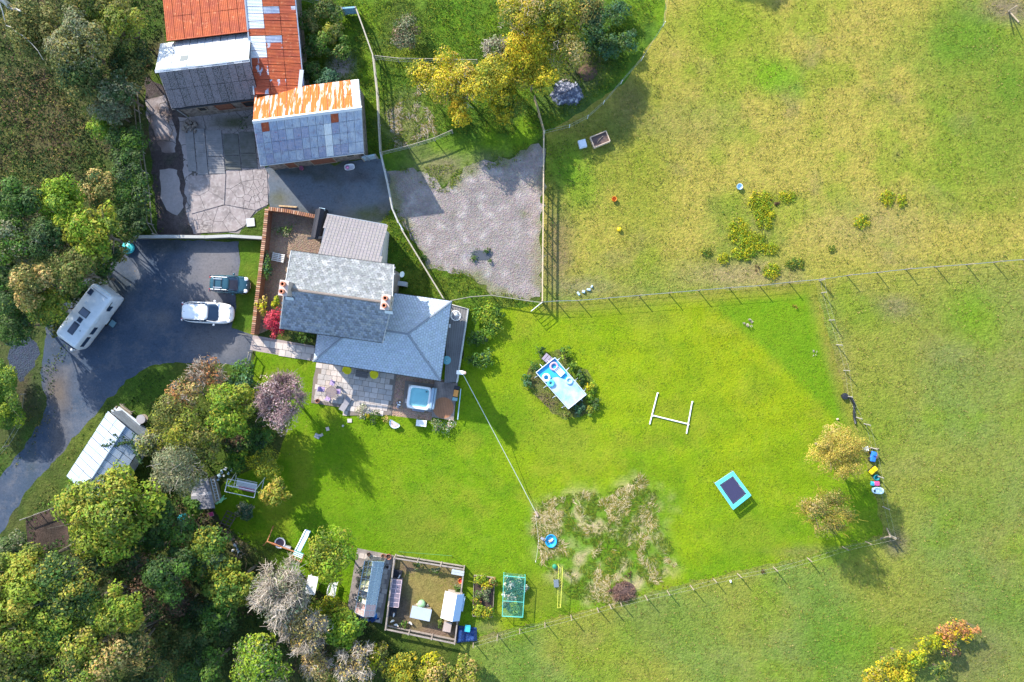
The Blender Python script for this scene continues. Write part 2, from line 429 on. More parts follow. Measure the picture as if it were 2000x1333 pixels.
        edge = pdist(X, Y, [P(*q) for q in [(1070, 594), (1330, 573), (1590, 553), (1632, 700), (1680, 860)]], False)
        c = lerp3(c, (0.175, 0.165, 0.030), np.clip(1.5 - edge / 0.9, 0, 1) * .75 * (0.5 + n2))
        c = blobs(X, Y, [(1270, 620, 70, 30, (0.17, 0.19, 0.02), .5), (1110, 860, 60, 60, (0.15, 0.17, 0.02), .45), (820, 1030, 60, 60, (0.16, 0.17, 0.02), .45), (1450, 1050, 90, 40, (0.15, 0.19, 0.012), .5), (1570, 1080, 60, 14, (0.16, 0.14, 0.05), .6),
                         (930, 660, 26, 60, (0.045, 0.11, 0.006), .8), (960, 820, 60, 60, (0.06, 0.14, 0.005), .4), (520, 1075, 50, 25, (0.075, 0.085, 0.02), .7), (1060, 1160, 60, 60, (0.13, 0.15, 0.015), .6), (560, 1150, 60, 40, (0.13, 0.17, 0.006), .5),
                         (950, 1225, 30, 20, (0.13, 0.12, 0.05), .6), (1380, 730, 150, 90, (0.165, 0.225, 0.006), .35)], c)
        mead = [P(*q) for q in [(1048, 985), (1110, 965), (1190, 962), (1250, 930), (1318, 985), (1290, 1000), (1325, 1105), (1255, 1160), (1190, 1180), (1110, 1170), (1056, 1095), (1042, 1040)]]
        mk = soft(X, Y, mead, 0.9)
        t = fbm(X / 1.1, Y / 1.1, 71, 4)
        c2 = np.tile(np.array((0.105, 0.185, 0.014)), (len(X), 1)); c2 = lerp3(c2, (0.40, 0.31, 0.16), sm(t, .50, .60) * .8)
        for pth in PATHS:
            c2 = lerp3(c2, (0.085, 0.190, 0.006), np.clip(1.7 - pdist(X, Y, W2(pth), False) / .32, 0, 1) * .9)
        c = c * (1 - mk[:, None]) + c2 * mk[:, None]
    elif zone in ('back_grass', 'verge'):
        c = np.tile(np.array((0.070, 0.135, 0.010)), (len(X), 1)); c = lerp3(c, (0.13, 0.16, 0.02), sm(n2, .48, .66) * .7); c = lerp3(c, (0.04, 0.08, .01), sm(n3, .6, .8) * .5)
    elif zone == 'driveway':
        c = np.tile(np.array((0.050, 0.072, 0.108)), (len(X), 1)); c = lerp3(c, (0.100, 0.110, 0.135), sm(n2, .45, .68) * .6); c = lerp3(c, (0.034, 0.052, 0.085), sm(n1, .48, .66) * .5)  # blue cast of the tree shade is put into the asphalt colour
        c = blobs(X, Y, [(420, 520, 70, 70, (0.17, 0.155, 0.155), .8), (430, 670, 70, 40, (0.16, 0.15, 0.15), .6), (350, 560, 30, 40, (0.15, .14, .14), .4), (275, 520, 14, 24, (0.2, 0.2, 0.21), .8), (110, 765, 24, 40, (0.13, 0.10, 0.075), .8), (115, 860, 20, 70, (0.11, 0.09, 0.075), .55), (320, 620, 20, 22, (0.17, .15, .14), .5),  # pale blobs by the cars paint sunlit asphalt into the colour
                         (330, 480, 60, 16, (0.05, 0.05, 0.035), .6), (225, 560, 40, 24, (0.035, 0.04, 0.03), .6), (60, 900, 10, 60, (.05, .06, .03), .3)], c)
    elif zone == 'farm_court':
        c = np.tile(np.array((0.10, 0.12, 0.145)), (len(X), 1)); c = lerp3(c, (0.06, 0.06, 0.04), sm(n2, .5, .66) * .7)
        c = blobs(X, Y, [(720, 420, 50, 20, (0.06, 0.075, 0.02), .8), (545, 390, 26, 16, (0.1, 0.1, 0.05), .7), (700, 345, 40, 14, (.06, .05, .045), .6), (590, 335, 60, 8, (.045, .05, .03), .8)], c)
    elif zone == 'gravel_yard':
        c = np.tile(np.array((0.222, 0.190, 0.178)), (len(X), 1)); c = lerp3(c, (0.165, 0.145, 0.142), sm(n2, .48, .66) * .7); c = lerp3(c, (0.34, .305, .29), sm(n3, .6, .75) * .6); c = lerp3(c, (0.15, 0.15, 0.07), sm(n2 + np.clip(1.4 - pdist(X, Y, W2(Z['gravel_yard'])), 0, 1) * .3, .70, .82) * .8)
        c = blobs(X, Y, [(930, 500, 24, 14, (0.14, 0.14, 0.16), .8), (790, 345, 40, 20, (0.15, 0.13, 0.10), .5), (880, 350, 30, 20, (0.16, 0.17, 0.04), .5), (1040, 430, 14, 160, (0.26, 0.2, 0.185), .5)], c)
    elif zone in ('concrete_yard', 'cracked_slab', 'upper_slab'):
        c = np.tile(np.array((0.27, 0.235, 0.235)), (len(X), 1)); c = lerp3(c, (0.18, 0.165, 0.16), sm(n2, .48, .66) * .6); c = lerp3(c, (0.33, 0.29, 0.28), sm(n1, .5, .62) * .4)
        if zone == 'upper_slab': c = lerp3(c, (0.12, 0.08, 0.07), sm(n2, .42, .56) * .8)
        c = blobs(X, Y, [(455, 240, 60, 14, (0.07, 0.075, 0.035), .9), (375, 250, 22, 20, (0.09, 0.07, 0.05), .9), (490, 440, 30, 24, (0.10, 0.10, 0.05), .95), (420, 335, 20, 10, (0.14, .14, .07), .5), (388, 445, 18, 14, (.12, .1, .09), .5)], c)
    elif zone == 'earth_yard':
        c = np.tile(np.array((0.060, 0.048, 0.048)), (len(X), 1)); c = lerp3(c, (0.13, 0.105, 0.10), sm(n2, .52, .66) * .6); c = lerp3(c, (0.03, 0.045, .02), sm(n3, .6, .8) * .4)
    elif zone == 'front_path':
        c = np.tile(np.array((0.33, 0.275, 0.26)), (len(X), 1)); c = lerp3(c, (0.25, 0.2, 0.19), sm(n2, .5, .66) * .5)
    elif zone == 'pebble_court':
        c = np.tile(np.array((0.32, 0.215, 0.145)), (len(X), 1)); c = lerp3(c, (0.15, 0.11, 0.085), sm(n2, .46, .62) * .7)
        c = blobs(X, Y, [(560, 440, 36, 30, (0.15, 0.12, 0.10), .7), (520, 600, 20, 60, (0.13, 0.09, 0.07), .6)], c)
    elif zone == 'stone_chippings':
        c = np.tile(np.array((0.34, 0.225, 0.165)), (len(X), 1)); c = lerp3(c, (0.22, 0.15, 0.11), sm(n3, .5, .66) * .5)
    elif zone == 'run_soil':
        c = np.tile(np.array((0.19, 0.150, 0.048)), (len(X), 1)); c = lerp3(c, (0.12, 0.13, 0.028), sm(n2, .5, .66) * .6)
        c = blobs(X, Y, [(785, 1190, 26, 60, (0.10, 0.075, 0.06), .9), (850, 1235, 70, 16, (0.15, 0.10, 0.08), .9), (830, 1105, 70, 10, (0.12, 0.09, 0.06), .8), (895, 1180, 14, 80, (.13, .1, .07), .6), (800, 1110, 20, 14, (.16, .1, .08), .6)], c)
    elif zone == 'mulch_heap':
        c = np.tile(np.array((0.040, 0.030, 0.024)), (len(X), 1)); c = lerp3(c, (0.11, 0.07, 0.055), sm(n3, .5, .7) * .6)
    elif zone == 'gravel_patch':
        c = np.tile(np.array((0.040, 0.052, 0.078)), (len(X), 1)); c = lerp3(c, (0.03, .038, .05), sm(n2, .5, .66) * .6)
    elif zone == 'pool_border':
        c = np.tile(np.array((0.105, 0.160, 0.012)), (len(X), 1)); c = lerp3(c, (0.125, 0.095, 0.055), sm(n2, .50, .62) * .6)
        c = blobs(X, Y, [(1060, 790, 34, 24, (0.13, 0.085, 0.055), .8), (1045, 745, 18, 18, (.13, .09, .06), .7), (1100, 690, 20, 10, (.12, .08, .05), .7)], c)
    elif zone == 'woodland_floor':
        c = np.tile(np.array((0.055, 0.072, 0.020)), (len(X), 1)); c = lerp3(c, (0.095, 0.070, 0.040), sm(n2, .48, .64) * .7); c = lerp3(c, (0.045, 0.100, 0.010), sm(n1, .5, .64) * .7)
        c = blobs(X, Y, [(90, 230, 70, 80, (0.120, 0.080, 0.045), .6), (50, 330, 70, 90, (0.07, 0.10, 0.02), .5), (60, 780, 50, 60, (0.045, 0.05, 0.03), .6), (120, 760, 24, 40, (0.13, 0.09, 0.07), .6)], c)
    else:   # rough ground
        c = np.tile(np.array((0.050, 0.085, 0.012)), (len(X), 1)); c = lerp3(c, (0.085, 0.105, 0.018), sm(n2, .48, .64) * .7); c = lerp3(c, (0.05, 0.045, .022), sm(n1, .52, .64) * .6)
        c = blobs(X, Y, [(290, 760, 60, 50, (0.050, 0.105, 0.010), .8), (150, 890, 60, 60, (0.085, 0.115, 0.015), .6), (390, 1020, 60, 50, (0.06, 0.05, 0.04), .7), (470, 1075, 24, 30, (0.2, 0.14, 0.08), .6), (250, 1200, 240, 190, (0.022, 0.030, 0.010), .95), (380, 1240, 90, 110, (0.018, 0.024, 0.009), .95)], c)  # the two darkest blobs paint the wood's deep shade onto the ground
    c = c * (0.90 + 0.2 * n3)[:, None]
    return np.clip(c, 0.004, 0.8)

def ground_mat(name, bump, bs, kind='grass', fine=9.0, contrast=0.35):
    m = bpy.data.materials.new(name); m.use_nodes = True; nt = m.node_tree; nt.nodes.clear()
    out = nt.nodes.new('ShaderNodeOutputMaterial'); b = nt.nodes.new('ShaderNodeBsdfPrincipled')
    g = nt.nodes.new('ShaderNodeNewGeometry'); vec = g.outputs['Position']
    a = nt.nodes.new('ShaderNodeAttribute'); a.attribute_name = 'Col'; cur = a.outputs['Color']
    f = _ramp(nt, _noise(nt, vec, fine, 3, .7), .3, .7)
    cur = _mix(nt, cur, _mix(nt, cur, (1 + contrast,) * 3, 1.0, 'MULTIPLY'), f)
    f = _ramp(nt, _noise(nt, vec, fine * .37, 3, .6), .35, .7)
    cur = _mix(nt, cur, _mix(nt, cur, (1 - contrast * .7,) * 3, 1.0, 'MULTIPLY'), f)
    if kind == 'grass':
        f = _ramp(nt, _noise(nt, vec, 3.1, 5, .75), .50, .72)
        cur = _mix(nt, cur, _mix(nt, cur, (1.25, 1.02, 1.6), 1.0, 'MULTIPLY'), f)
        f = _ramp(nt, _noise(nt, vec, 1.3, 6, .8), .52, .64)
        cur = _mix(nt, cur, _mix(nt, cur, (.72, .84, .8), 1.0, 'MULTIPLY'), f)
    h = _noise(nt, vec, bs, 5, .7)
    if kind == 'tar':
        f = _ramp(nt, _noise(nt, vec, .55, 9, .78), .50, .66); cur = _mix(nt, cur, (.15, .145, .15), _mul(nt, f, .55))
        f = _ramp(nt, _noise(nt, vec, 1.9, 7, .8), .55, .66); cur = _mix(nt, cur, (.028, .034, .045), _mul(nt, f, .5))
        f = _ramp(nt, _noise(nt, vec, 38, 2, .6), .66, .74); cur = _mix(nt, cur, (.25, .25, .27), _mul(nt, f, .5))
    if kind == 'stone':
        v = nt.nodes.new('ShaderNodeTexVoronoi'); v.inputs['Scale'].default_value = 9.0; nt.links.new(vec, v.inputs['Vector'])
        f = _ramp(nt, v.outputs['Distance'], .02, .5)
        cur = _mix(nt, _mix(nt, cur, (.9, .9, .9), 1.0, 'MULTIPLY'), _mix(nt, cur, v.outputs['Color'], .10, 'OVERLAY'), f)
        h = v.outputs['Distance']
    if kind == 'crack':
        n = nt.nodes.new('ShaderNodeTexNoise'); n.inputs['Scale'].default_value = .8; nt.links.new(vec, n.inputs['Vector'])
        mx = nt.nodes.new('ShaderNodeVectorMath'); mx.operation = 'ADD'; nt.links.new(vec, mx.inputs[0]); nt.links.new(n.outputs['Color'], mx.inputs[1])
        big = _ramp(nt, _noise(nt, vec, .18, 2, .5), .40, .60)
        for sc, lo in ((0.45, .018), (1.9, .03)):
            v = nt.nodes.new('ShaderNodeTexVoronoi'); v.feature = 'DISTANCE_TO_EDGE'; v.inputs['Scale'].default_value = sc; nt.links.new(mx.outputs[0], v.inputs['Vector'])
            f = _ramp(nt, v.outputs['Distance'], lo, lo * .4)
            if sc > 1:
                q = nt.nodes.new('ShaderNodeMath'); q.operation = 'MULTIPLY'; nt.links.new(f, q.inputs[0]); nt.links.new(big, q.inputs[1]); f = q.outputs[0]
            cur = _mix(nt, cur, (.05, .045, .035), _mul(nt, f, .85))
    nt.links.new(cur, b.inputs['Base Color']); b.inputs['Roughness'].default_value = .95; b.inputs['Specular IOR Level'].default_value = .12
    bn = nt.nodes.new('ShaderNodeBump'); bn.inputs['Strength'].default_value = 1.0; bn.inputs['Distance'].default_value = bump
    nt.links.new(h, bn.inputs['Height']); nt.links.new(bn.outputs[0], b.inputs['Normal']); nt.links.new(b.outputs[0], out.inputs[0])
    return m

GM = {'lawn': ground_mat('mown_grass', .10, 5.0, contrast=.28), 'pasture': ground_mat('grazed_grass', .20, 4.2, fine=6, contrast=.4), 'rough': ground_mat('rough_grass', .18, 3.6, fine=5, contrast=.4),
      'asphalt': ground_mat('worn_asphalt', .02, 24.0, 'tar', 14, .3), 'gravel': ground_mat('crushed_stone', .05, 10, 'stone', 9, .35), 'concrete': ground_mat('broken_concrete', .02, 9, 'crack', 7, .2),
      'soil': ground_mat('bare_soil', .08, 7, 'plain', 8, .5), 'plain': ground_mat('worn_paving', .012, 12, 'plain', 9, .2)}
ZMAT = {'pasture': 'pasture', 'paddock': 'rough', 'lawn': 'lawn', 'back_grass': 'rough', 'verge': 'lawn', 'gravel_yard': 'gravel', 'gravel_patch': 'gravel', 'pebble_court': 'gravel', 'stone_chippings': 'gravel',
        'driveway': 'asphalt', 'farm_court': 'asphalt', 'concrete_yard': 'concrete', 'cracked_slab': 'plain', 'upper_slab': 'concrete', 'earth_yard': 'soil', 'run_soil': 'soil', 'mulch_heap': 'soil', 'pool_border': 'soil', 'front_path': 'plain', 'woodland_floor': 'rough'}

def build_ground():
    x0, y0 = P(-340, -230); x1, y1 = P(2340, 1550); y0, y1 = y1, y0
    vs = []; faces = [[]]
    polys = {}
    for i, z in enumerate(ORDER):
        poly = W2(Z[z]); poly = [(min(max(x, x0), x1), min(max(y, y0), y1)) for x, y in poly]
        poly = jitter(poly, 0.0 if z in HARD else (.75 if z in ('gravel_yard', 'gravel_patch', 'pool_border', 'farm_court') else .3), 0.4, 1)
        poly = [(min(max(x, x0), x1), min(max(y, y0), y1)) for x, y in poly]
        polys[z] = poly
    rect = [(x0, y0), (x1, y0), (x1, y1), (x0, y1)]
    edges = []
    verts = [Vector(p) for p in rect]; edges += [(0, 1), (1, 2), (2, 3), (3, 0)]
    for z in ORDER:
        n0 = len(verts); n = len(polys[z]); verts += [Vector(p) for p in polys[z]]
        edges += [(n0 + k, n0 + (k + 1) % n) for k in range(n)]
    st = 0.55
    gx, gy = np.meshgrid(np.arange(x0 + st, x1 - st * .5, st), np.arange(y0 + st, y1 - st * .5, st))
    gx = gx + RN.uniform(-.12, .12, gx.shape); gy = gy + RN.uniform(-.12, .12, gy.shape)
    verts += [Vector((float(a), float(b))) for a, b in zip(gx.ravel(), gy.ravel())]
    ov, oe, of, _, _, _ = delaunay_2d_cdt(verts, edges, [], 1, 1e-4, False)
    V = np.array([(v.x, v.y) for v in ov]); F = np.array([list(f)[:3] for f in of if len(f) == 3], np.int64)
    cx = V[F].mean(axis=1)
    zid = np.full(len(F), -1)
    for i, z in enumerate(ORDER): zid[pip(cx[:, 0], cx[:, 1], polys[z])] = i
    hz = hgt(V[:, 0], V[:, 1])
    for i in range(-1, len(ORDER)):
        z = 'rough_ground' if i < 0 else ORDER[i]
        Fi = F[zid == i]
        if len(Fi) == 0: continue
        idx, inv = np.unique(Fi.ravel(), return_inverse=True)
        X, Y = V[idx, 0], V[idx, 1]
        # faces must look up
        Fl = inv.reshape(-1, 3); ar = (X[Fl[:, 1]] - X[Fl[:, 0]]) * (Y[Fl[:, 2]] - Y[Fl[:, 0]]) - (X[Fl[:, 2]] - X[Fl[:, 0]]) * (Y[Fl[:, 1]] - Y[Fl[:, 0]])
        Fl[ar < 0] = Fl[ar < 0][:, ::-1]
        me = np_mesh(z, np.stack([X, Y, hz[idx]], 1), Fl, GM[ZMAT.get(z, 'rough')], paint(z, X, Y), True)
        obj(z, me, kind='structure')
    me = bpy.data.meshes.new('ground'); q = 900
    me.from_pydata([(-q, -q, -.12), (q, -q, -.12), (q, q, -.12), (-q, q, -.12)], [], [(0, 1, 2, 3)])
    me.materials.append(mat('far_grass', (0.09, 0.13, 0.02), .95, col2=(0.12, 0.12, 0.04), ns=.05, spec=.1)); obj('ground', me, kind='structure')
build_ground()
# ------------------------------------------------------------------ buildings
M = dict
rust = mat('rusty_sheet', (0.42, 0.095, 0.030), .75, col2=(0.30, 0.060, 0.028), ns=1.1, lo=.35, hi=.65, col3=(0.50, 0.19, 0.09), ns3=3.5, lo3=.58, hi3=.7, bump=.006, grime=.25)
rust2 = mat('bright_rust_sheet', (0.52, 0.125, 0.022), .75, col2=(0.58, 0.50, 0.45), ns=2.0, lo=.53, hi=.58, stretch=(2.2, .26, .1), rotz=math.radians(-7), grime=.15)
rust3 = mat('rust_over_zinc_sheet', (0.36, 0.075, 0.032), .7, col2=(0.42, 0.44, 0.52), ns=.9, lo=.55, hi=.58, stretch=(1.6, .7, 1), rotz=.1, grime=.25)
zinc = mat('zinc_sheet', (0.26, 0.32, 0.45), .45, .25, col2=(0.40, 0.44, 0.52), ns=1.4, col3=(0.24, 0.24, 0.33), ns3=2.3, lo3=.55, hi3=.68, grime=.4, spec=.4)
zinc2 = mat('dull_zinc_sheet', (0.22, 0.26, 0.40), .5, .2, col2=(0.36, 0.36, 0.46), ns=2.4, col3=(0.36, 0.12, 0.12), ns3=2.8, lo3=.66, hi3=.69, stretch=(1, 3.5, 1), grime=.4)
pale_sheet = mat('pale_sheet', (0.66, 0.66, 0.66), .5, .1, col2=(0.55, 0.60, 0.66), ns=.8, grime=.25)
white_sheet = mat('white_sheet', (0.60, 0.60, 0.60), .5, col2=(0.46, 0.51, 0.58), ns=.9, lo=.45, hi=.7, grime=.2)
asbestos = mat('mossy_cement_sheet', (0.235, 0.205, 0.215), .9, col2=(0.055, 0.055, 0.06), ns=12, lo=.54, hi=.62, grime=.5, bump=.01, bs=9)
asbestos2 = mat('mossier_cement_sheet', (0.215, 0.19, 0.20), .9, col2=(0.055, 0.06, 0.055), ns=11, lo=.50, hi=.60, grime=.5, bump=.01, bs=9)
stone = mat('rubble_stone', (0.24, 0.205, 0.18), .9, col2=(0.12, 0.10, 0.09), ns=3.2, lo=.45, hi=.6, grime=.5, bump=.03, bs=6)
darkbox = mat('dark_gap', (0.02, 0.02, 0.022), .9); rustdeck = mat('rust_gap', (.20, .05, .03), .9); seam = mat('pale_seam', (.40, .42, .48), .7)
wood_pale = mat('weathered_wood', (0.34, 0.28, 0.21), .85, col2=(0.22, 0.18, 0.14), ns=6, grime=.3)
wood_new = mat('new_timber', (0.46, 0.34, 0.20), .8, col2=(0.36, 0.25, 0.14), ns=5)
wood_red = mat('red_brown_timber', (0.22, 0.085, 0.05), .8, col2=(0.14, 0.06, 0.04), ns=4)
white_paint = mat('white_paint', (0.80, 0.79, 0.77), .45, spec=.4)
white_plastic = mat('white_plastic', (0.82, 0.83, 0.84), .3, spec=.5)
metal = mat('galvanised_metal', (0.42, 0.46, 0.50), .35, .6, spec=.5)
blue_metal = mat('blue_grey_metal', (0.14, 0.27, 0.36), .4, .3)
black = mat('black_plastic', (0.02, 0.022, 0.028), .45, spec=.4)
render_wall = mat('pale_render', (0.55, 0.52, 0.47), .9, grime=.4)
glass_dark = mat('window_glass', (0.02, 0.045, 0.09), .06, spec=.8)
terracotta = mat('terracotta', (0.50, 0.20, 0.12), .8, grime=.3)
slate_mats = {
 'old': mat('old_slate', (.2, .2, .2), .55, attr='Col', col2=(0.36, 0.37, 0.39), ns=2.0, lo=.52, hi=.72, grime=.25, spec=.35),
 'new': mat('new_slate', (.2, .2, .2), .42, attr='Col', grime=.15, spec=.45),
 'tile': mat('grey_tile', (.2, .2, .2), .8, attr='Col', grime=.15)}

def sheet_mesh(name, u, v, m, waves=5, amp=.03, over=.02, lift=.02, wf=.955):
    L = u.length; nr = u.cross(v).normalized()
    if nr.z < 0: nr = -nr
    n = waves * 2; vs = []; fs = []
    ve = v * (1 - .035 / v.length)
    for i in range(n + 1):
        a = u * (i / n) * wf; o = nr * (amp if i % 2 else 0)
        vs += [a + o + nr * .004, a + ve + o + nr * lift]
    for i in range(n): fs.append((2 * i, 2 * i + 1, 2 * i + 3, 2 * i + 2))
    b = len(vs); vs += [ve, ve + u * wf]; fs.append((1, b, b + 1, 2 * n + 1))
    me = bpy.data.meshes.new(name); me.from_pydata([tuple(p) for p in vs], [], fs); me.materials.append(m); me.update()
    return me

def sheets(parent, A, B, D, nx, ny, choose, name='roof_sheet', skip=()):
    """corrugated sheets laid from the ridge A-B down to the eave at D"""
    off = wloc(parent); u = (B - A) / nx; v = (D - A) / ny; cache = {}
    nr = u.cross(v).normalized()
    if nr.z < 0: nr = -nr
    rr = random.Random(int(A.x * 10) + nx)
    for j in range(ny):
        for i in range(nx):
            if (i, j) in skip: continue
            m = choose(i, j)
            if m.name not in cache: cache[m.name] = sheet_mesh(name, u, v, m)
            piece(name, cache[m.name], parent, A + u * i + v * j - off + nr * (.012 * (i % 2) + rr.uniform(0, .012)) + v * rr.uniform(-.006, .012), (0, 0, rr.uniform(-.004, .004)))

def wall_ring(parent, pts, z1, th, m, name='wall', z0=-.06):
    """a wall standing on each side of a footprint"""
    n = len(pts); off = wloc(parent)
    cx = sum(p[0] for p in pts) / n; cy = sum(p[1] for p in pts) / n
    for i in range(n):
        a = Vector(pts[i][:2]); b = Vector(pts[(i + 1) % n][:2]); d = (b - a).normalized(); q = Vector((-d.y, d.x))
        if q.dot(Vector((cx, cy)) - a) < 0: q = -q
        zz = z1[i] if isinstance(z1, (list, tuple)) else z1
        s = .004 * i
        MB().prism([tuple(a + d * s), tuple(b - d * (th + .003)), tuple(b - d * (th + .003) + q * th), tuple(a + d * s + q * th)], z0, zz - s).build(name, m, parent, True)

def opening(parent, a, b, t, wd, z0, z1, out, fm, pm, name='window', sub='pane', proud=.03):
    """a door or window on the wall from a to b, at fraction t; out is the outward side (+1 / -1)"""
    a = Vector(a[:2]); b = Vector(b[:2]); d = (b - a).normalized(); q = Vector((-d.y, d.x)) * out; c = a + (b - a) * t
    ang = math.atan2(d.y, d.x); fz = (z0 + z1) / 2
    m = MB(); p = c + q * proud
    fr = .07
    m.box((p.x, p.y, z0 + fr / 2), (wd, .09, fr), ang); m.box((p.x, p.y, z1 - fr / 2), (wd, .09, fr), ang)
    for s in (-1, 1):
        e = p + d * s * (wd - fr) / 2; m.box((e.x, e.y, fz), (fr, .09, z1 - z0 - 2 * fr - .004), ang)
    o = m.build(name, fm, parent, True)
    pp = p - q * .02
    MB().box((pp.x, pp.y, fz), (wd - 2 * fr - .004, .03, z1 - z0 - 2 * fr - .004), ang).build(sub, pm, o, True)
    return o

def gable_barn(root, rl, rr_, sl_, nl, hr, he, over=.25):
    """ridge left/right, south eave left, north eave left as pixels; returns the world corners"""
    A = P3(*rl, hr); B = P3(*rr_, hr); Sx = P3(*sl_, he); N = P3(*nl, he)
    d = B - A
    return A, B, Sx, Sx + d, N, N + d

# --- stone barn with white and cement sheet roof
rootp = P3(400, 170)
barn2 = thing('stone_barn', 'stone barn with white sheeted north slope and skylight above a mossy grey slope', 'barn', (rootp.x, rootp.y, 0))
A, B, S1, S2, N1, N2 = gable_barn(barn2, (309, 140), (487, 118), (335, 213), (318, 86), 5.2, 3.2)
def inset(p, q, t): return p + (q - p) * t
f = [inset(S1, N1, .05), inset(S2, N2, .05), inset(N2, S2, .05), inset(N1, S1, .05)]
dx = (B - A).normalized()
f = [f[0] + dx * .25, f[1] - dx * .25, f[2] - dx * .25, f[3] + dx * .25]
wall_ring(barn2, f, 3.1, .45, stone)
for s, (p, q, r) in ((1, (f[0], f[3], A + dx * .26)), (-1, (f[1], f[2], B - dx * .72))):
    MB().add([(p.x, p.y, 3.09), (q.x, q.y, 3.09), (r.x, r.y, 5.08), (p.x + dx.x * .45 * s, p.y + dx.y * .45 * s, 3.09), (q.x + dx.x * .45 * s, q.y + dx.y * .45 * s, 3.09), (r.x + dx.x * .45 * s if s > 0 else r.x + .4 * dx.x, r.y + (dx.y * .45 * s if s > 0 else .4 * dx.y), 5.08)],
             [(0, 1, 2), (3, 5, 4), (0, 2, 5, 3), (1, 4, 5, 2), (0, 3, 4, 1)]).build('gable', stone, barn2, True)
MB().slab([A - Vector((0, 0, .05)), B - Vector((0, 0, .05)), S2 - Vector((0, 0, .05)), S1 - Vector((0, 0, .05))], .06).build('roof_deck', darkbox, barn2, True)
MB().slab([A - Vector((0, 0, .05)), B - Vector((0, 0, .05)), N2 - Vector((0, 0, .05)), N1 - Vector((0, 0, .05))], .06).build('roof_deck', darkbox, barn2, True)
rc = random.Random(3)
sheets(barn2, A, B, S1, 12, 2, lambda i, j: rc.choice([asbestos, asbestos, asbestos2]))
A3 = A + Vector((-.25, 0, .02)); sheets(barn2, A3, B + Vector((0, 0, .02)), N1 + Vector((-.2, 0, .02)), 12, 2, lambda i, j: white_sheet)
MB().slab([A3 + Vector((-.02, -.13, -.03)), B + Vector((.02, -.13, -.03)), B + Vector((.02, .12, .05)), A3 + Vector((-.02, .12, .05))], .02).build('ridge_cap', white_sheet, barn2, True)
c = P3(361, 116, 4.45); sk = MB().box((c.x, c.y, c.z + .10), (.85, .92, .12), math.radians(7), rx=-math.radians(30)).build('skylight', metal, barn2, True)
MB().box((c.x + .01, c.y + .02, c.z + .155), (.68, .7, .05), math.radians(7), rx=-math.radians(30)).build('pane', glass_dark, sk, True)
opening(barn2, f[0], f[1], .52, 1.5, .9, 2.2, -1, wood_red, wood_red, 'door', 'door_leaf'); opening(barn2, f[0], f[1], .84, 1.3, 0.9, 2.1, -1, wood_red, darkbox, 'window', 'shutter')
opening(barn2, f[0], f[1], .25, .8, 1.2, 2.1, -1, wood_pale, darkbox, 'window', 'shutter')
MB().tube([(f[0].x - .1, f[0].y - .15, 3.05), (f[0].x - .1, f[0].y - .15, .1)], .05, 6).build('drainpipe', metal, barn2, True)
MB().tube([(S1.x, S1.y - .05, 3.08), (S2.x, S2.y - .05, 3.08)], .07, 6).build('gutter', black, barn2, True)

# --- rusty barn at the top edge
r1 = P3(400, 20); barn1 = thing('rusty_barn', 'low barn under an even orange rust sheet roof at the top edge of the photo', 'barn', (r1.x, r1.y, 0))
a = P3(326, 80, 3.85); b = P3(487, 61, 3.85); n = P3(309, -100, 3.3)
f = [a + Vector((.25, .3, 0)), b + Vector((-.1, .3, 0)), b + (n - a) + Vector((-.1, -.3, 0)), n + Vector((.25, -.3, 0))]
wall_ring(barn1, f, [3.65, 3.1, 3.1, 3.1], .3, stone)
MB().slab([a - Vector((0, 0, .04)), b - Vector((0, 0, .04)), b + n - a - Vector((0, 0, .04)), n - Vector((0, 0, .04))], .08).build('roof_deck', rustdeck, barn1, True)
sheets(barn1, a, b, n, 9, 4, lambda i, j: rust)
MB().tube([a + Vector((0, -.03, .04)), b + Vector((0, -.03, .04))], .05, 5).build('edge_trim', rust, barn1, True)

# --- long lean-to with rust and zinc sheets
r4 = P3(530, 60); barn4 = thing('lean_to_barn', 'long lean-to shed roofed in rusty sheets with a pale zinc strip along its left side', 'shed', (r4.x, r4.y, 0))
a = P3(470, -100, 3.8); b = P3(497, 186, 3.8); e = P3(567, -100, 3.0)
d1 = (e - a)
b2 = b + d1
MB().slab([a - Vector((0, 0, .04)), b - Vector((0, 0, .04)), b2 - Vector((0, 0, .04)), e - Vector((0, 0, .04))], .08).build('roof_deck', rustdeck, barn4, True)
f = [a + Vector((.1, -.2, 0)), b + Vector((.1, .25, 0)), b2 + Vector((-.25, .25, 0)), e + Vector((-.25, -.2, 0))]
wall_ring(barn4, f, [3.0, 2.8, 2.8, 2.8], .3, stone)
rc = random.Random(5)
def ch4(i, j):
    if j == 0: return rust if i in (11,) else (pale_sheet if i < 15 else rust3)
    if j == 1 and i in (8, 12): return zinc
    if rc.random() < .12: return rust3
    return rust
sheets(barn4, a, b, e, 20, 3, ch4)
MB().box((b2.x - .25, b2.y + 1.0, 3.13), (.35, 2.0, .1), math.radians(-6)).build('loose_board', metal, barn4, True)
MB().tube([a + Vector((-.02, 0, .05)), b + Vector((-.02, 0, .05))], .08, 5).build('flashing', metal, barn4, True)
MB().tube([e + Vector((.03, 0, .0)), b2 + Vector((.03, 0, .0))], .06, 5).build('gutter', zinc, barn4, True)

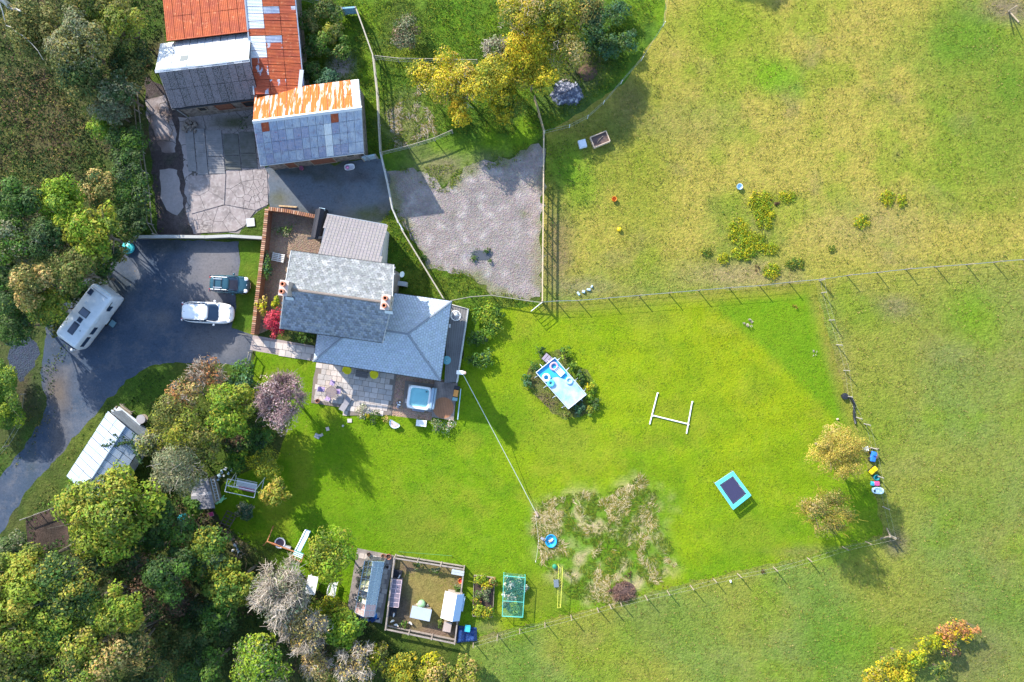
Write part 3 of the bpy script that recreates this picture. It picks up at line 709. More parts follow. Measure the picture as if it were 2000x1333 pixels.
# --- lower barn, orange north slope and zinc south slope
r5 = P3(600, 240); barn5 = thing('tin_roof_barn', 'stone barn with bright orange streaked north slope and blue zinc south slope', 'barn', (r5.x, r5.y, 0))
A, B, S1, S2, N1, N2 = gable_barn(barn5, (494, 238), (706, 211), (508, 323), (498, 181), 5.7, 3.0)
dx = (B - A).normalized()
f = [inset(S1, N1, .045) + dx * .2, inset(S2, N2, .045) - dx * .2, inset(N2, S2, .05) - dx * .2, inset(N1, S1, .05) + dx * .2]
wall_ring(barn5, f, 2.95, .45, stone)
for s, (p, q, r) in ((1, (f[0], f[3], A + dx * .22)), (-1, (f[1], f[2], B - dx * .22))):
    e2 = dx * .45 * s
    MB().add([(p.x, p.y, 2.94), (q.x, q.y, 2.94), (r.x, r.y, 5.58), (p.x + e2.x, p.y + e2.y, 2.94), (q.x + e2.x, q.y + e2.y, 2.94), (r.x + e2.x, r.y + e2.y, 5.58)],
             [(0, 1, 2), (3, 5, 4), (0, 2, 5, 3), (1, 4, 5, 2), (0, 3, 4, 1)]).build('gable', stone, barn5, True)
dn = Vector((0, 0, .05))
MB().slab([A - dn, B - dn, S2 - dn, S1 - dn], .06).build('roof_deck', seam, barn5, True)
MB().slab([A - dn, B - dn, N2 - dn, N1 - dn], .06).build('roof_deck', seam, barn5, True)
rc = random.Random(9)
def ch5(i, j):
    if (i, j) in ((1, 0), (10, 0)): return rust
    if i == 9 and j > 0: return pale_sheet
    if j == 0: return zinc
    if 2 <= i <= 5 and j > 0 and rc.random() < .6: return zinc2
    return rc.choice([zinc, zinc2, zinc])
sheets(barn5, A, B, S1, 14, 4, ch5)
sheets(barn5, A, B, N1, 13, 2, lambda i, j: white_sheet if i == 12 else rust2)
MB().slab([A + Vector((-.03, -.17, -.06)), B + Vector((.03, -.17, -.06)), B + Vector((.03, 0, .09)), A + Vector((-.03, 0, .09))], .02).build('ridge_cap', white_sheet, barn5, True)
MB().slab([A + Vector((-.03, .17, -.06)), B + Vector((.03, .17, -.06)), B + Vector((.03, 0.003, .09)), A + Vector((-.03, 0.003, .09))], .02).build('ridge_cap', white_sheet, barn5, True)
for t, wd, z0, z1, k in ((.22, 1.0, .05, 2.0, 'door'), (.55, 2.2, .05, 2.3, 'door'), (.85, .8, 1.2, 2.0, 'window')):
    opening(barn5, f[0], f[1], t, wd, z0, z1, -1, wood_pale, wood_red if k == 'door' else darkbox, k, 'door_leaf' if k == 'door' else 'shutter')
MB().tube([(S1.x, S1.y - .06, 2.93), (S2.x, S2.y - .06, 2.93)], .06, 6).build('gutter', metal, barn5, True)
MB().tube([(S2.x - .1, S2.y - .05, 2.9), (S2.x - .1, S2.y - .02, .1)], .05, 6).build('drainpipe', metal, barn5, True)

# ------------------------------------------------------------------ the house
def tiles(parent, poly, eave, tw, th, m, base, var, name='slates', gap=.02, seed=1, lift=.022, stag=True):
    """thousands of small slates on a sloping polygon; eave = (p, q) its lower edge"""
    poly = [Vector(p) for p in poly]; p0 = Vector(eave[0]); u = (Vector(eave[1]) - p0).normalized()
    nr = (poly[1] - poly[0]).cross(poly[2] - poly[0]).normalized()
    if nr.z < 0: nr = -nr
    v = nr.cross(u).normalized()
    if v.z < 0: v = -v
    P2 = [((p - p0).dot(u), (p - p0).dot(v)) for p in poly]
    us = [p[0] for p in P2]; vs_ = [p[1] for p in P2]
    rs = np.random.RandomState(seed); V = []; F = []; Cc = []
    row = 0; y = min(vs_)
    while y < max(vs_):
        xs = np.arange(min(us) - tw * (.5 if row % 2 and stag else 0), max(us) + tw, tw)
        ok = pip(xs + tw / 2, np.full(len(xs), y + th * .5), P2)
        for x in xs[ok]:
            n = len(V); a = p0 + u * (x + gap / 2) + v * y; b = a + u * (tw - gap); dz = nr * (lift + rs.uniform(-.004, .006))
            t = v * (th * .94); k = nr * .004
            V += [a + dz, b + dz, b + t + k, a + t + k, a - nr * .004, b - nr * .004]; F += [(n, n + 1, n + 2, n + 3), (n + 4, n + 5, n + 1, n)]
            cv = np.array(base) * (1 + rs.uniform(-var, var)); cv = cv * (1 + np.array([.02, 0, .04]) * rs.uniform(-1, 1)); Cc += [cv] * 6
        y += th; row += 1
    off = wloc(parent)
    me = np_mesh(name, [tuple(p - off) for p in V], F, m, np.array(Cc))
    return obj(name, me, parent, kind='stuff')

hr0 = P3(700, 620); house = thing('slate_house', 'slate roofed stone house with twin chimneys and a wraparound hipped extension', 'house', (hr0.x, hr0.y, 0))
NL = P3(569, 490, 5.2); SLc = P3(547, 642, 5.2); RL = P3(556, 564, 7.9); RRr = P3(766, 593, 7.9)
d = RRr - RL; NR = NL + d; SR = SLc + d
wallm = mat('house_stone', (0.30, 0.26, 0.23), .9, col2=(0.18, 0.15, 0.14), ns=4, grime=.4, bump=.02, bs=8)
dx = d.normalized(); ny = (NL - SLc).normalized()
f = [SLc + dx * .2 + ny * .3, SR - dx * .2 + ny * .3, NR - dx * .2 - ny * .3, NL + dx * .2 - ny * .3]
wall_ring(house, f, 5.1, .4, wallm)
for s, (p, q, r) in ((1, (f[0], f[3], RL + dx * .22)), (-1, (f[1], f[2], RRr - dx * .22))):
    e2 = dx * .4 * s
    MB().add([(p.x, p.y, 5.09), (q.x, q.y, 5.09), (r.x, r.y, 7.75), (p.x + e2.x, p.y + e2.y, 5.09), (q.x + e2.x, q.y + e2.y, 5.09), (r.x + e2.x, r.y + e2.y, 7.75)],
             [(0, 1, 2), (3, 5, 4), (0, 2, 5, 3), (1, 4, 5, 2), (0, 3, 4, 1)]).build('gable', wallm, house, True)
roofbase = mat('slate_joint', (0.12, 0.135, 0.165), .8)
MB().slab([RL, RRr, SR, SLc], .1).build('roof', roofbase, house, True)
MB().slab([RL, RRr, NR, NL], .1).build('roof', roofbase, house, True)
tiles(house, [RL, RRr, SR, SLc], (SLc, SR), .27, .24, slate_mats['old'], (0.215, 0.245, 0.315), .32, seed=1)  # same slate as the north slope; shade-side blue put into its colour
tiles(house, [RL, RRr, NR, NL], (NL, NR), .27, .24, slate_mats['old'], (0.180, 0.195, 0.215), .26, seed=2)
MB().tube([RL + Vector((0, 0, .03)), RRr + Vector((0, 0, .03))], .11, 6).build('ridge_tiles', mat('ridge_clay', (0.22, 0.18, 0.16), .8, grime=.5), house, True)
for p, q in ((SLc, RL), (RL, NL), (SR, RRr), (RRr, NR)):
    MB().tube([p + Vector((0, 0, .02)), q + Vector((0, 0, .02))], .045, 5).build('verge_trim', mat('lead_trim', (.35, .36, .37), .6), house, True)
for p, q in ((SLc, SR), (NL, NR)):
    MB().tube([p + Vector((0, 0, -.05)), q + Vector((0, 0, -.05))], .06, 6).build('gutter', black, house, True)
for k, (t, lab) in enumerate(((.015, 'west'), (.945, 'east'))):
    c = RL + d * t + dx * .12
    ang = math.atan2(d.y, d.x)
    ch = MB().box((c.x, c.y, 8.0), (.62, 1.15, 1.7), ang).build('chimney', mat('chimney_render', (.42, .35, .32), .9, grime=.4), house, True, bevel=.02)
    MB().box((c.x, c.y, 8.9), (.72, 1.25, .1), ang).build('chimney_cap', mat('cap_stone', (.5, .42, .38), .9), ch, True)
    for s in (-1, 1):
        q = Vector((c.x, c.y, 0)) + ny * .3 * s
        MB().lathe([(.19, 8.95), (.17, 9.3), (.2, 9.32), (.2, 9.38), (.12, 9.38), (.11, 9.05)], (q.x, q.y, 0), 14).build('chimney_pot', terracotta, ch, True)
        MB().lathe([(.11, 9.2), (.0001, 9.2)], (q.x, q.y, 0), 12).build('flue', darkbox, ch, True)
    MB().box((c.x, c.y - .75, 7.42), (.68, .3, .05), ang, rx=math.radians(38)).build('flashing', metal, ch, True)
for t in (.15, .4, .65, .88): opening(house, f[3], f[2], t, .9, 3.6, 4.7, 1, white_paint, glass_dark)
opening(house, f[3], f[2], .08, 1.0, .02, 2.1, 1, white_paint, wood_red, 'door', 'door_leaf')
opening(house, f[0], f[1], .15, .9, 3.4, 4.6, -1, white_paint, glass_dark); opening(house, f[0], f[1], .17, 1.0, 1.0, 2.2, -1, white_paint, glass_dark)

# hipped extension round the south and east sides
e_ = 2.7
Bp = P3(612, 706, e_); Cp = P3(860, 744, e_); Dp = P3(882, 589, e_); Ep = P3(770, 573, e_); T = P3(797, 653, 4.25)
du = (Cp - Bp).normalized(); dv = Vector((-du.y, du.x, 0))
W = Bp + du * 3.68 + dv * 3.68; W.z = 4.25
A2 = Bp + dv * 5.0; T2 = T - du * 2.2
planes = [([Bp, Cp, T, T2, W], (Bp, Cp)), ([A2, Bp, W], (Bp, A2)), ([Cp, Dp, T], (Cp, Dp)), ([Dp, Ep, T2, T], (Ep, Dp))]
for i, (pl, ev) in enumerate(planes):
    MB().slab([p - Vector((0, 0, .01)) for p in pl], .1).build('extension_roof', roofbase, house, True)
    tiles(house, pl, ev, .27, .22, slate_mats['new'], (0.41, 0.475, 0.57), .10, seed=20 + i, gap=.02)
for p, q in ((Bp, W), (Cp, T), (Dp, T), (T, T2)):
    MB().tube([p + Vector((0, 0, .05)), q + Vector((0, 0, .05))], .10, 6).build('hip_tiles', mat('hip_tile', (.24, .27, .32), .55, grime=.3), house, True)
for p, q in ((Bp, Cp), (Cp, Dp), (Dp, Ep), (A2, Bp)):
    MB().tube([p + Vector((0, 0, -.04)), q + Vector((0, 0, -.04))], .065, 6).build('gutter', black, house, True)
c0 = Bp + du * .45 + dv * .45; c1 = Cp - du * .45 + dv * .45; dd = (Dp - Cp).normalized(); c2 = Dp - du * .45 - dd * .45; c3 = Ep - dd * .45 + du * .4; c4 = A2 + du * .45
ext = [(c0, c1), (c1, c2), (c2, c3), (c4, c0)]
for i, (p, q) in enumerate(ext):
    dd_ = (q - p).normalized(); inn = Vector((-dd_.y, dd_.x, 0)); th = .3
    MB().prism([(p.x, p.y), ((q - dd_ * th).x, (q - dd_ * th).y), ((q - dd_ * th + inn * th).x, (q - dd_ * th + inn * th).y), ((p + inn * th).x, (p + inn * th).y)], -.06, 2.62 - .003 * i).build('wall', render_wall, house, True)
opening(house, c0, c1, .30, 2.4, .05, 2.15, -1, white_paint, glass_dark, 'patio_door', 'pane'); opening(house, c0, c1, .62, 1.6, .8, 2.1, -1, white_paint, glass_dark); opening(house, c0, c1, .87, 1.2, .8, 2.1, -1, white_paint, glass_dark)
opening(house, c1, c2, .30, 2.6, .55, 2.35, -1, white_paint, glass_dark, 'patio_door', 'pane'); opening(house, c1, c2, .75, 1.4, 1.0, 2.2, -1, white_paint, glass_dark)
opening(house, c4, c0, .8, .9, 1.0, 2.1, -1, white_paint, glass_dark)

# grey tiled rear wing
q1 = P3(639, 419, 2.9); q2 = P3(755, 440, 2.9); q4 = P3(623, 496, 4.5); q3 = q2 + (q4 - q1)
MB().slab([q1, q2, q3, q4], .1).build('rear_roof', roofbase, house, True)
tiles(house, [q1, q2, q3, q4], (q1, q2), .29, .29, slate_mats['tile'], (0.225, 0.205, 0.212), .06, seed=40, gap=.045, name='roof_tiles', stag=False)
MB().tube([q1 + Vector((0, .02, -.04)), q2 + Vector((0, .02, -.04))], .06, 6).build('gutter', metal, house, True)
u_ = (q2 - q1).normalized(); w_ = (q4 - q1); w_.z = 0; w_.normalize()
g = [q1 + u_ * .25 + w_ * .3, q2 - u_ * .25 + w_ * .3, q3 - u_ * .25, q4 + u_ * .25]
for i, (p, q) in enumerate(((g[3], g[0]), (g[0], g[1]), (g[1], g[2]))):
    MB().prism([(p.x, p.y), (q.x, q.y), (q.x + (.3 if i == 0 else -.0), q.y + (0 if i != 1 else -.3)), (p.x + (.3 if i != 2 else -.3), p.y + (0 if i != 1 else -.3))] if i != 2 else [(p.x, p.y), (q.x, q.y), (q.x - .3, q.y), (p.x - .3, p.y - .3)], -.06, 2.75 - .01 * i).build('wall', render_wall, house, True)
MB().tube([P3(628, 408, 2.6), P3(617, 466, 2.6)], .3, 4).build('side_canopy', mat('black_felt', (.03, .03, .04), .7), house, True)
MB().box(tuple(P3(627, 442, 1.3)), (.7, 2.6, 2.5), math.radians(-10)).build('side_porch', mat('dark_boarding', (.035, .035, .045), .7, grime=.3), house, True)
MB().box(tuple(P3(618, 465, 2.66)), (1.6, .22, .12), math.radians(4)).build('porch_awning', black, house, True)
# satellite dish, meter box on the east gable
dc = P3(784, 536, 4.6)
ds = MB().lathe([(.0001, 0), (.14, .02), (.24, .07), (.26, .09), (.24, .1), (.13, .05), (.0001, .03)], (0, 0, 0), 16).build('satellite_dish', mat('dish_grey', (.6, .62, .62), .4), house)
ds.location = dc - wloc(house); ds.rotation_euler = (math.radians(15), math.radians(50), 0)
MB().tube([dc - Vector((.02, 0, 0)), dc - Vector((.45, .03, .05))], .02, 5).build('dish_arm', metal, house, True)

# heat pump and bin behind the gable
hp = P(787, 556); t = thing('heat_pump', 'grey outdoor unit standing against the east gable beside the dish', 'heat pump', (hp[0], hp[1], H1(*hp)), math.radians(-8))
MB().box((0, 0, .55), (.95, .42, .9)).build('casing', mat('unit_grey', (.45, .46, .46), .5), t, bevel=.02)
MB().torus((.12, -.22, .58), .28, .02, 18, 5, Matrix.Rotation(math.radians(90), 3, 'X')).build('fan_guard', black, t)
for s in (-1, 1): MB().box((s * .35, 0, .05), (.12, .5, .1)).build('foot', black, t)

# ------------------------------------------------------------------ patio, decks, path
slabm = [mat('paving_buff', (0.55, 0.47, 0.42), .85, col2=(.45, .39, .35), ns=2.5, grime=.35), mat('paving_grey', (0.47, 0.43, 0.41), .85, col2=(.39, .36, .34), ns=2.5, grime=.35), mat('paving_pale', (0.60, 0.53, 0.49), .85, col2=(.52, .46, .42), ns=2.5, grime=.3)]
pat_poly = W2([(622, 700), (776, 722), (768, 778), (764, 811), (672, 812), (671, 797), (608, 787), (612, 740)])
patio = MB().prism(pat_poly, -.05, .045).build('patio', mat('patio_joint', (0.20, .165, .14), .95), kind='structure')
pang = math.atan2(du.y, du.x); pmesh = {}
def slab_piece(wd, hh, mi, th=.04):
    k = (round(wd, 2), round(hh, 2), mi)
    if k not in pmesh: pmesh[k] = MB().box((0, 0, 0), (wd - .03, hh - .03, th)).mesh('paving_slab', slabm[mi])
    return pmesh[k]
def lay(parent, poly, ang, origin, hh, widths, z, seed, name='paving_slab', margin=.0):
    rr = random.Random(seed); ca, sa = math.cos(ang), math.sin(ang); ox, oy = origin; off = wloc(parent)
    loc = [((x - ox) * ca + (y - oy) * sa, -(x - ox) * sa + (y - oy) * ca) for x, y in poly]
    x0 = min(p[0] for p in loc); x1 = max(p[0] for p in loc); y0 = min(p[1] for p in loc); y1 = max(p[1] for p in loc)
    y = y0
    while y < y1:
        x = x0 - rr.random() * .4
        while x < x1:
            wd = rr.choice(widths); cxx = x + wd / 2; cyy = y + hh / 2
            pts = np.array([(x + .06, y + .06), (x + wd - .06, y + .06), (x + .06, y + hh - .06), (x + wd - .06, y + hh - .06)])
            if pip(pts[:, 0], pts[:, 1], loc).sum() >= 3:
                X = ox + cxx * ca - cyy * sa; Y = oy + cxx * sa + cyy * ca
                piece(name, slab_piece(wd, hh, rr.randrange(3)), parent, (X - off.x, Y - off.y, z + rr.uniform(-.006, .006)), (rr.uniform(-.004, .004), rr.uniform(-.004, .004), ang + rr.uniform(-.006, .006)))
            x += wd
        y += hh
lay(patio, pat_poly, pang, (0, 0), .50, [.45, .6, .75], .055, 4)
fp = bpy.data.objects['front_path']
lay(fp, W2(Z['front_path']), pang, (0, 0), .62, [.6, .62, .9], .045, 6)
# tub plinth paving inside the chippings
tp = W2([(792, 744), (856, 752), (848, 806), (786, 796)])
plinth = MB().prism(tp, -.05, .07).build('tub_plinth', mat('patio_joint2', (0.20, .17, .15), .95), kind='structure')
lay(plinth, tp, pang, (0, 0), .45, [.45, .6], .085, 8)
MB().prism(W2([(764, 775), (768, 776), (764, 812), (760, 811)]), -.05, .05).build('edging', stone, kind='structure')

dw = mat('grey_decking', (0.21, 0.205, 0.205), .8, col2=(0.16, 0.155, 0.155), ns=1.2, col3=(.2, .19, .19), ns3=5, grime=.25)
dw2 = mat('brown_decking', (0.28, 0.195, 0.175), .8, col2=(0.18, 0.15, 0.14), ns=1.4, grime=.25)
def decking(root, p0, p1, p2, p3, z, bw, m, name='deck_boards', along=True):
    """boards laid between p0->p1 (left) and p3->p2 (right)"""
    p0, p1, p2, p3 = [Vector((*p, 0)) for p in (p0, p1, p2, p3)]
    n = max(1, int((p3 - p0).length / bw)); mb = MB(); rr = random.Random(3)
    for i in range(n):
        t0 = i / n; t1 = (i + .90) / n; zz = z + rr.uniform(-.003, .003)
        a, b, c_, d_ = p0.lerp(p3, t0), p0.lerp(p3, t1), p1.lerp(p2, t1), p1.lerp(p2, t0)
        mb.hexa([(q.x, q.y, zz - .03) for q in (a, b, c_, d_)], [(q.x, q.y, zz) for q in (a, b, c_, d_)])
    o = mb.build(name, m, root, True, kind='stuff')
    return o
e0 = P(872, 600, .5); deck = thing('raised_deck', 'grey boarded deck along the east side of the house with a pale edge', 'deck', (e0[0], e0[1], 0))
D0, D1, D2, D3 = P(868, 748, .5), P(876, 594, .5), P(915, 604, .5), P(893, 747, .5)
decking(deck, D0, D1, D2, D3, .5, .145, dw)
MB().prism([D0, D1, D2, D3], -.05, .46).build('deck_base', mat('deck_frame', (.05, .045, .04), .9), deck, True)
MB().tube([(D3[0], D3[1], .55), (D2[0], D2[1], .55), (D1[0], D1[1], .55)], .06, 4).build('edge_board', mat('pale_edge', (.55, .53, .5), .6), deck, True)
for t in np.linspace(0, 1, 6):
    x = D3[0] + (D2[0] - D3[0]) * t; y = D3[1] + (D2[1] - D3[1]) * t
    MB().tube([(x, y, .45), (x, y, 1.45)], .03, 5).build('rail_post', metal, deck, True)
MB().tube([(D3[0], D3[1], 1.47), (D2[0], D2[1], 1.47)], .028, 5).build('handrail', metal, deck, True)
MB().slab([(D3[0], D3[1] - .02, .56), (D3[0] + .02, D3[1], .56), (D2[0] + .02, D2[1], .56), (D2[0], D2[1], .56)], .01)
e1 = P(867, 785, .25); deck2 = thing('lower_deck', 'brown boarded step deck below the corner of the house with a round orange stain', 'deck', (e1[0], e1[1], 0))
L0, L1, L2, L3 = P(843, 815, .25), P(849, 745, .25), P(894, 749, .25), P(886, 822, .25)
sx, sy = P(866, 797, .25)
m2 = mat('stained_decking', (0.33, 0.265, 0.235), .8, col2=(0.18, 0.15, 0.14), ns=1.4, grime=.25)
nt2 = m2.node_tree; b2n = [n_ for n_ in nt2.nodes if n_.type == 'BSDF_PRINCIPLED'][0]; src = b2n.inputs['Base Color'].links[0].from_socket
gg = nt2.nodes.new('ShaderNodeNewGeometry'); vm = nt2.nodes.new('ShaderNodeVectorMath'); vm.operation = 'DISTANCE'; vm.inputs[1].default_value = (sx, sy, .25)
nt2.links.new(gg.outputs['Position'], vm.inputs[0]); ff = _ramp(nt2, vm.outputs['Value'], 1.02, .93)
nt2.links.new(_mix(nt2, src, (0.40, 0.165, 0.07), _mul(nt2, ff, .85)), b2n.inputs['Base Color'])
decking(deck2, L0, L1, L2, L3, .25, .145, m2)
MB().prism([L0, L1, L2, L3], -.05, .21).build('deck_base', mat('deck_frame', (.05, .045, .04), .9), deck2, True)

# ------------------------------------------------------------------ yard concrete: ribbed panels and broken pieces
cy = bpy.data.objects['concrete_yard']
pm = [mat('ribbed_concrete', (.20, .195, .20), .9, col2=(.27, .26, .265), ns=1.5, grime=.4), mat('ribbed_concrete_dark', (.15, .15, .145), .9, col2=(.10, .105, .09), ns=1.8, grime=.5)]
cols = [(361, 377), (379, 399), (401, 432), (434, 464), (466, 496)]
for i, (a, b) in enumerate(cols):
    top = [252, 252, 255, 262, 258][i]; bot = [335, 342, 340, 332, 328][i]; sh = [(7, 0)][0]
    for j in range(2 if i > 1 else 1):
        y0 = top + (bot - top) * (j * .62); y1 = bot if (i <= 1 or j == 1) else top + (bot - top) * .6
        m_ = MB(); nn = max(4, int((y1 - y0) / 4.2))
        for k in range(nn):
            ya = y0 + (y1 - y0) * k / nn; yb = y0 + (y1 - y0) * (k + .8) / nn
            s0 = (ya - 250) * .09; s1 = (yb - 250) * .09
            q = [P(a + s0, ya), P(b + s0, ya), P(b + s1, yb), P(a + s1, yb)]
            m_.prism(q, -.02, .075)
        q = [P(a + (y0 - 250) * .09, y0), P(b + (y0 - 250) * .09, y0), P(b + (y1 - 250) * .09, y1), P(a + (y1 - 250) * .09, y1)]
        m_.prism(q, -.05, .055)
        m_.build('concrete_panel', pm[0] if i < 3 else pm[1], cy)
def clip(poly, px, py, nx, ny_):
    out = []; n = len(poly)
    for i in range(n):
        a = poly[i]; b = poly[(i + 1) % n]; da = (a[0] - px) * nx + (a[1] - py) * ny_; db = (b[0] - px) * nx + (b[1] - py) * ny_
        if da <= 0: out.append(a)
        if (da < 0 < db) or (db < 0 < da):
            t = da / (da - db); out.append((a[0] + (b[0] - a[0]) * t, a[1] + (b[1] - a[1]) * t))
    return out
def shards(region, seeds, parent, m, z, name='concrete_piece', gap=.015, base=None):
    for i, s in enumerate(seeds):
        poly = list(region)
        near = sorted(range(len(seeds)), key=lambda k: (seeds[k][0] - s[0]) ** 2 + (seeds[k][1] - s[1]) ** 2)[1:14]
        for k in near:
            q = seeds[k]; nx, ny_ = q[0] - s[0], q[1] - s[1]; L = math.hypot(nx, ny_) + 1e-6; nx /= L; ny_ /= L
            poly = clip(poly, (s[0] + q[0]) / 2 - nx * gap, (s[1] + q[1]) / 2 - ny_ * gap, nx, ny_)
            if len(poly) < 3: break
        if len(poly) < 3: continue
        MB().prism(poly, -.05, z + R.uniform(-.012, .012)).build(name, m, parent)
cm = mat('cracked_concrete', (0.31, 0.265, 0.26), .9, col2=(0.22, 0.19, 0.185), ns=1.0, lo=.45, hi=.62, col3=(.36, .32, .31), ns3=3, grime=.4, bump=.01)
reg = W2([(366, 345), (400, 342), (432, 340), (498, 330), (521, 336), (525, 350), (521, 400), (500, 412), (480, 440), (462, 452), (384, 456), (370, 420)])
reg = [reg[i] for i in range(len(reg))]
# convex regions so that clipping works
subs = [([(366, 345), (441, 340), (438, 400), (374, 418)], [(390, 360), (410, 395), (428, 365), (385, 405)]),
        ([(443, 339), (500, 331), (522, 336), (524, 400), (500, 411), (440, 400)], [(455, 350), (470, 375), (450, 390), (485, 345), (505, 342), (517, 345), (488, 362), (496, 366), (503, 362), (512, 358), (519, 360), (484, 372), (492, 378), (500, 376), (509, 370), (518, 374), (486, 388), (494, 392), (502, 388), (510, 384), (519, 388), (482, 400), (492, 404), (503, 402), (514, 398), (471, 398)]),
        ([(376, 420), (438, 402), (499, 412), (478, 442), (460, 452), (384, 456)], [(382, 426), (390, 424), (398, 428), (384, 435), (392, 434), (400, 437), (386, 444), (394, 443), (401, 446), (388, 452), (398, 453), (430, 420), (450, 435), (430, 447), (470, 418), (415, 415), (486, 414)])]
for i, (rg, sd) in enumerate(subs):
    shards(W2(rg), W2(sd), cy, cm, .055 + .003 * i)
MB().box((*P(490, 435), .06), (.75, .75, .1), .1).build('manhole_cover', mat('pale_metal', (.5, .52, .54), .5, grime=.3), cy)

# ------------------------------------------------------------------ brick garden wall
bw = thing('brick_wall', 'orange brick wall topped with brick on edge, around the pebble court', 'wall', (*P(515, 500), 0))
brickm = [mat('brick_orange', (.42, .19, .09), .85, col2=(.30, .13, .07), ns=6, grime=.3), mat('brick_pale', (.48, .29, .19), .85, grime=.3), mat('brick_brown', (.30, .14, .09), .85, grime=.3)]
joint = mat('mortar', (.20, .165, .12), .95)
bms = [MB().box((0, 0, 0), (.215, .115, .10)).mesh('brick', m_) for m_ in brickm]
off = wloc(bw)
for run in ([(521, 408, 1.3), (515, 470, 1.3), (493, 654, 1.3)], [(524, 408, 1.3), (560, 412, 1.3), (624, 425, 1.3)]):
    pts = [P3(*q) for q in run]
    for a, b in zip(pts, pts[1:]):
        d_ = (b - a); L = d_.length; ang = math.atan2(d_.y, d_.x); n_ = int(L / .185); c = (a + b) / 2
        MB().box((c.x, c.y, .6), (L, .2, 1.2), ang).build('wall_face', mat('brick_face', (.36, .17, .10), .9, col2=(.25, .12, .08), ns=5, grime=.4), bw, True)
        MB().box((c.x, c.y, 1.205), (L, .26, .03), ang).build('mortar_bed', joint, bw, True)
        for i in range(n_):
            q = a.lerp(b, (i + .5) / n_)
            bmsh = R.choice(bms)
            o = piece('brick', bmsh, bw, (q.x - off.x, q.y - off.y, 1.275 + R.uniform(-.008, .008)), (0, 0, ang + math.pi / 2 + R.uniform(-.05, .05)))
            o.scale = (1.55, 1.1, 1)
# ------------------------------------------------------------------ vegetation
leafm = mat('leaf', (.1, .15, .02), .65, attr='Col', translucent=.36, spec=.25)
leafdull = mat('dull_leaf', (.1, .15, .02), .8, attr='Col', translucent=.18, spec=.1)
bark = mat('bark', (0.12, 0.095, 0.07), .9, col2=(.2, .17, .13), ns=5, bump=.02, bs=8)
twigm = mat('twig', (.3, .25, .2), .9, attr='Col', spec=.1)

def leaves(Cn, Nn, size, cols, rs, asp=.6):
    """one small four-sided leaf per centre, roughly facing along its normal"""
    n = len(Cn); Nn = Nn / (np.linalg.norm(Nn, axis=1, keepdims=True) + 1e-6)
    r = rs.normal(size=(n, 3)); u = np.cross(Nn, r); u /= (np.linalg.norm(u, axis=1, keepdims=True) + 1e-6); v = np.cross(Nn, u)
    sz = (size * rs.uniform(.45, 1.25, n) * np.where(rs.rand(n) < .12, 1.5, 1))[:, None]; a = u * sz * .5; b = v * sz * .5 * asp
    V = np.stack([Cn - a, Cn - b + Nn * sz * .08, Cn + a, Cn + b + Nn * sz * .08], 1).reshape(-1, 3)
    F = np.arange(4 * n).reshape(n, 4)
    return V, F, np.repeat(cols, 4, 0)

def unit(rs, n):
    d = rs.normal(size=(n, 3)); return d / np.linalg.norm(d, axis=1, keepdims=True)

def pick(pal, rs, n, w=None):
    pal = np.array(pal, float); i = rs.choice(len(pal), n, p=w); c = pal[i]
    return c

def crown(parent, c, rx, ry, rz, pal, dens, size, nl, seed, name='crown', bump=.34, droop=0.0, m=None, kind=None, fill=.55):
    rs = np.random.RandomState(seed); area = math.pi * rx * ry; N = int(area * dens)
    k = nl
    ang = rs.uniform(0, 2 * math.pi, k) if k < 4 else (np.arange(k) * 2.399963 + rs.uniform(-.4, .4, k)); rad = np.sqrt((np.arange(k) + .5) / k) * .66
    lc = np.stack([rad * np.cos(ang), rad * np.sin(ang), (1 - rad ** 1.6) * .55 + rs.uniform(-.18, .12, k)], 1)
    lr = rs.uniform(.22, .52, k) * (1.95 / math.sqrt(max(k, 4) / 4 + 1))
    w_ = lr ** 2; w_ /= w_.sum(); li = rs.choice(k, N, p=w_)
    d = unit(rs, N); d[:, 2] = np.where((d[:, 2] < -.25) & (rs.rand(N) < .6), -d[:, 2], d[:, 2])
    K = 16; bd = unit(rs, k * K).reshape(k, K, 3); bd[:, :, 2] = np.abs(bd[:, :, 2]) * .8
    dots = np.einsum('nj,nkj->nk', d, bd[li]).max(axis=1)
    r = lr[li] * (1 - bump + bump * 1.4 * np.clip(dots, 0, 1) ** 8) * (1 - .30 * rs.rand(N) ** 2.2)
    Pn = lc[li] + d * r[:, None]
    deep = rs.rand(N) < .10; Pn[deep] *= rs.uniform(.35, .8, (deep.sum(), 1))
    X = Pn * np.array([rx, ry, rz])
    if droop: X[:, 2] -= droop * np.hypot(Pn[:, 0], Pn[:, 1]) ** 2
    pal = np.array(pal, float)
    lobec = rs.randint(0, len(pal), k); same = rs.rand(N) < fill
    ci = np.where(same, lobec[li], rs.randint(0, len(pal), N))
    col = pal[ci] * rs.uniform(.78, 1.25, (N, 1)) * (1 + .12 * rs.normal(size=(N, 3)) * np.array([1, .5, .5]))
    nrm = d + rs.normal(size=(N, 3)) * .42; nrm[:, 2] += .45; col = col * 1.62
    V, F, cc = leaves(X, nrm, size, np.clip(col, .005, .8), rs)
    off = np.array(c); me = np_mesh(name, V + off, F, m or leafm, cc)
    return obj(name, me, parent, kind=kind)

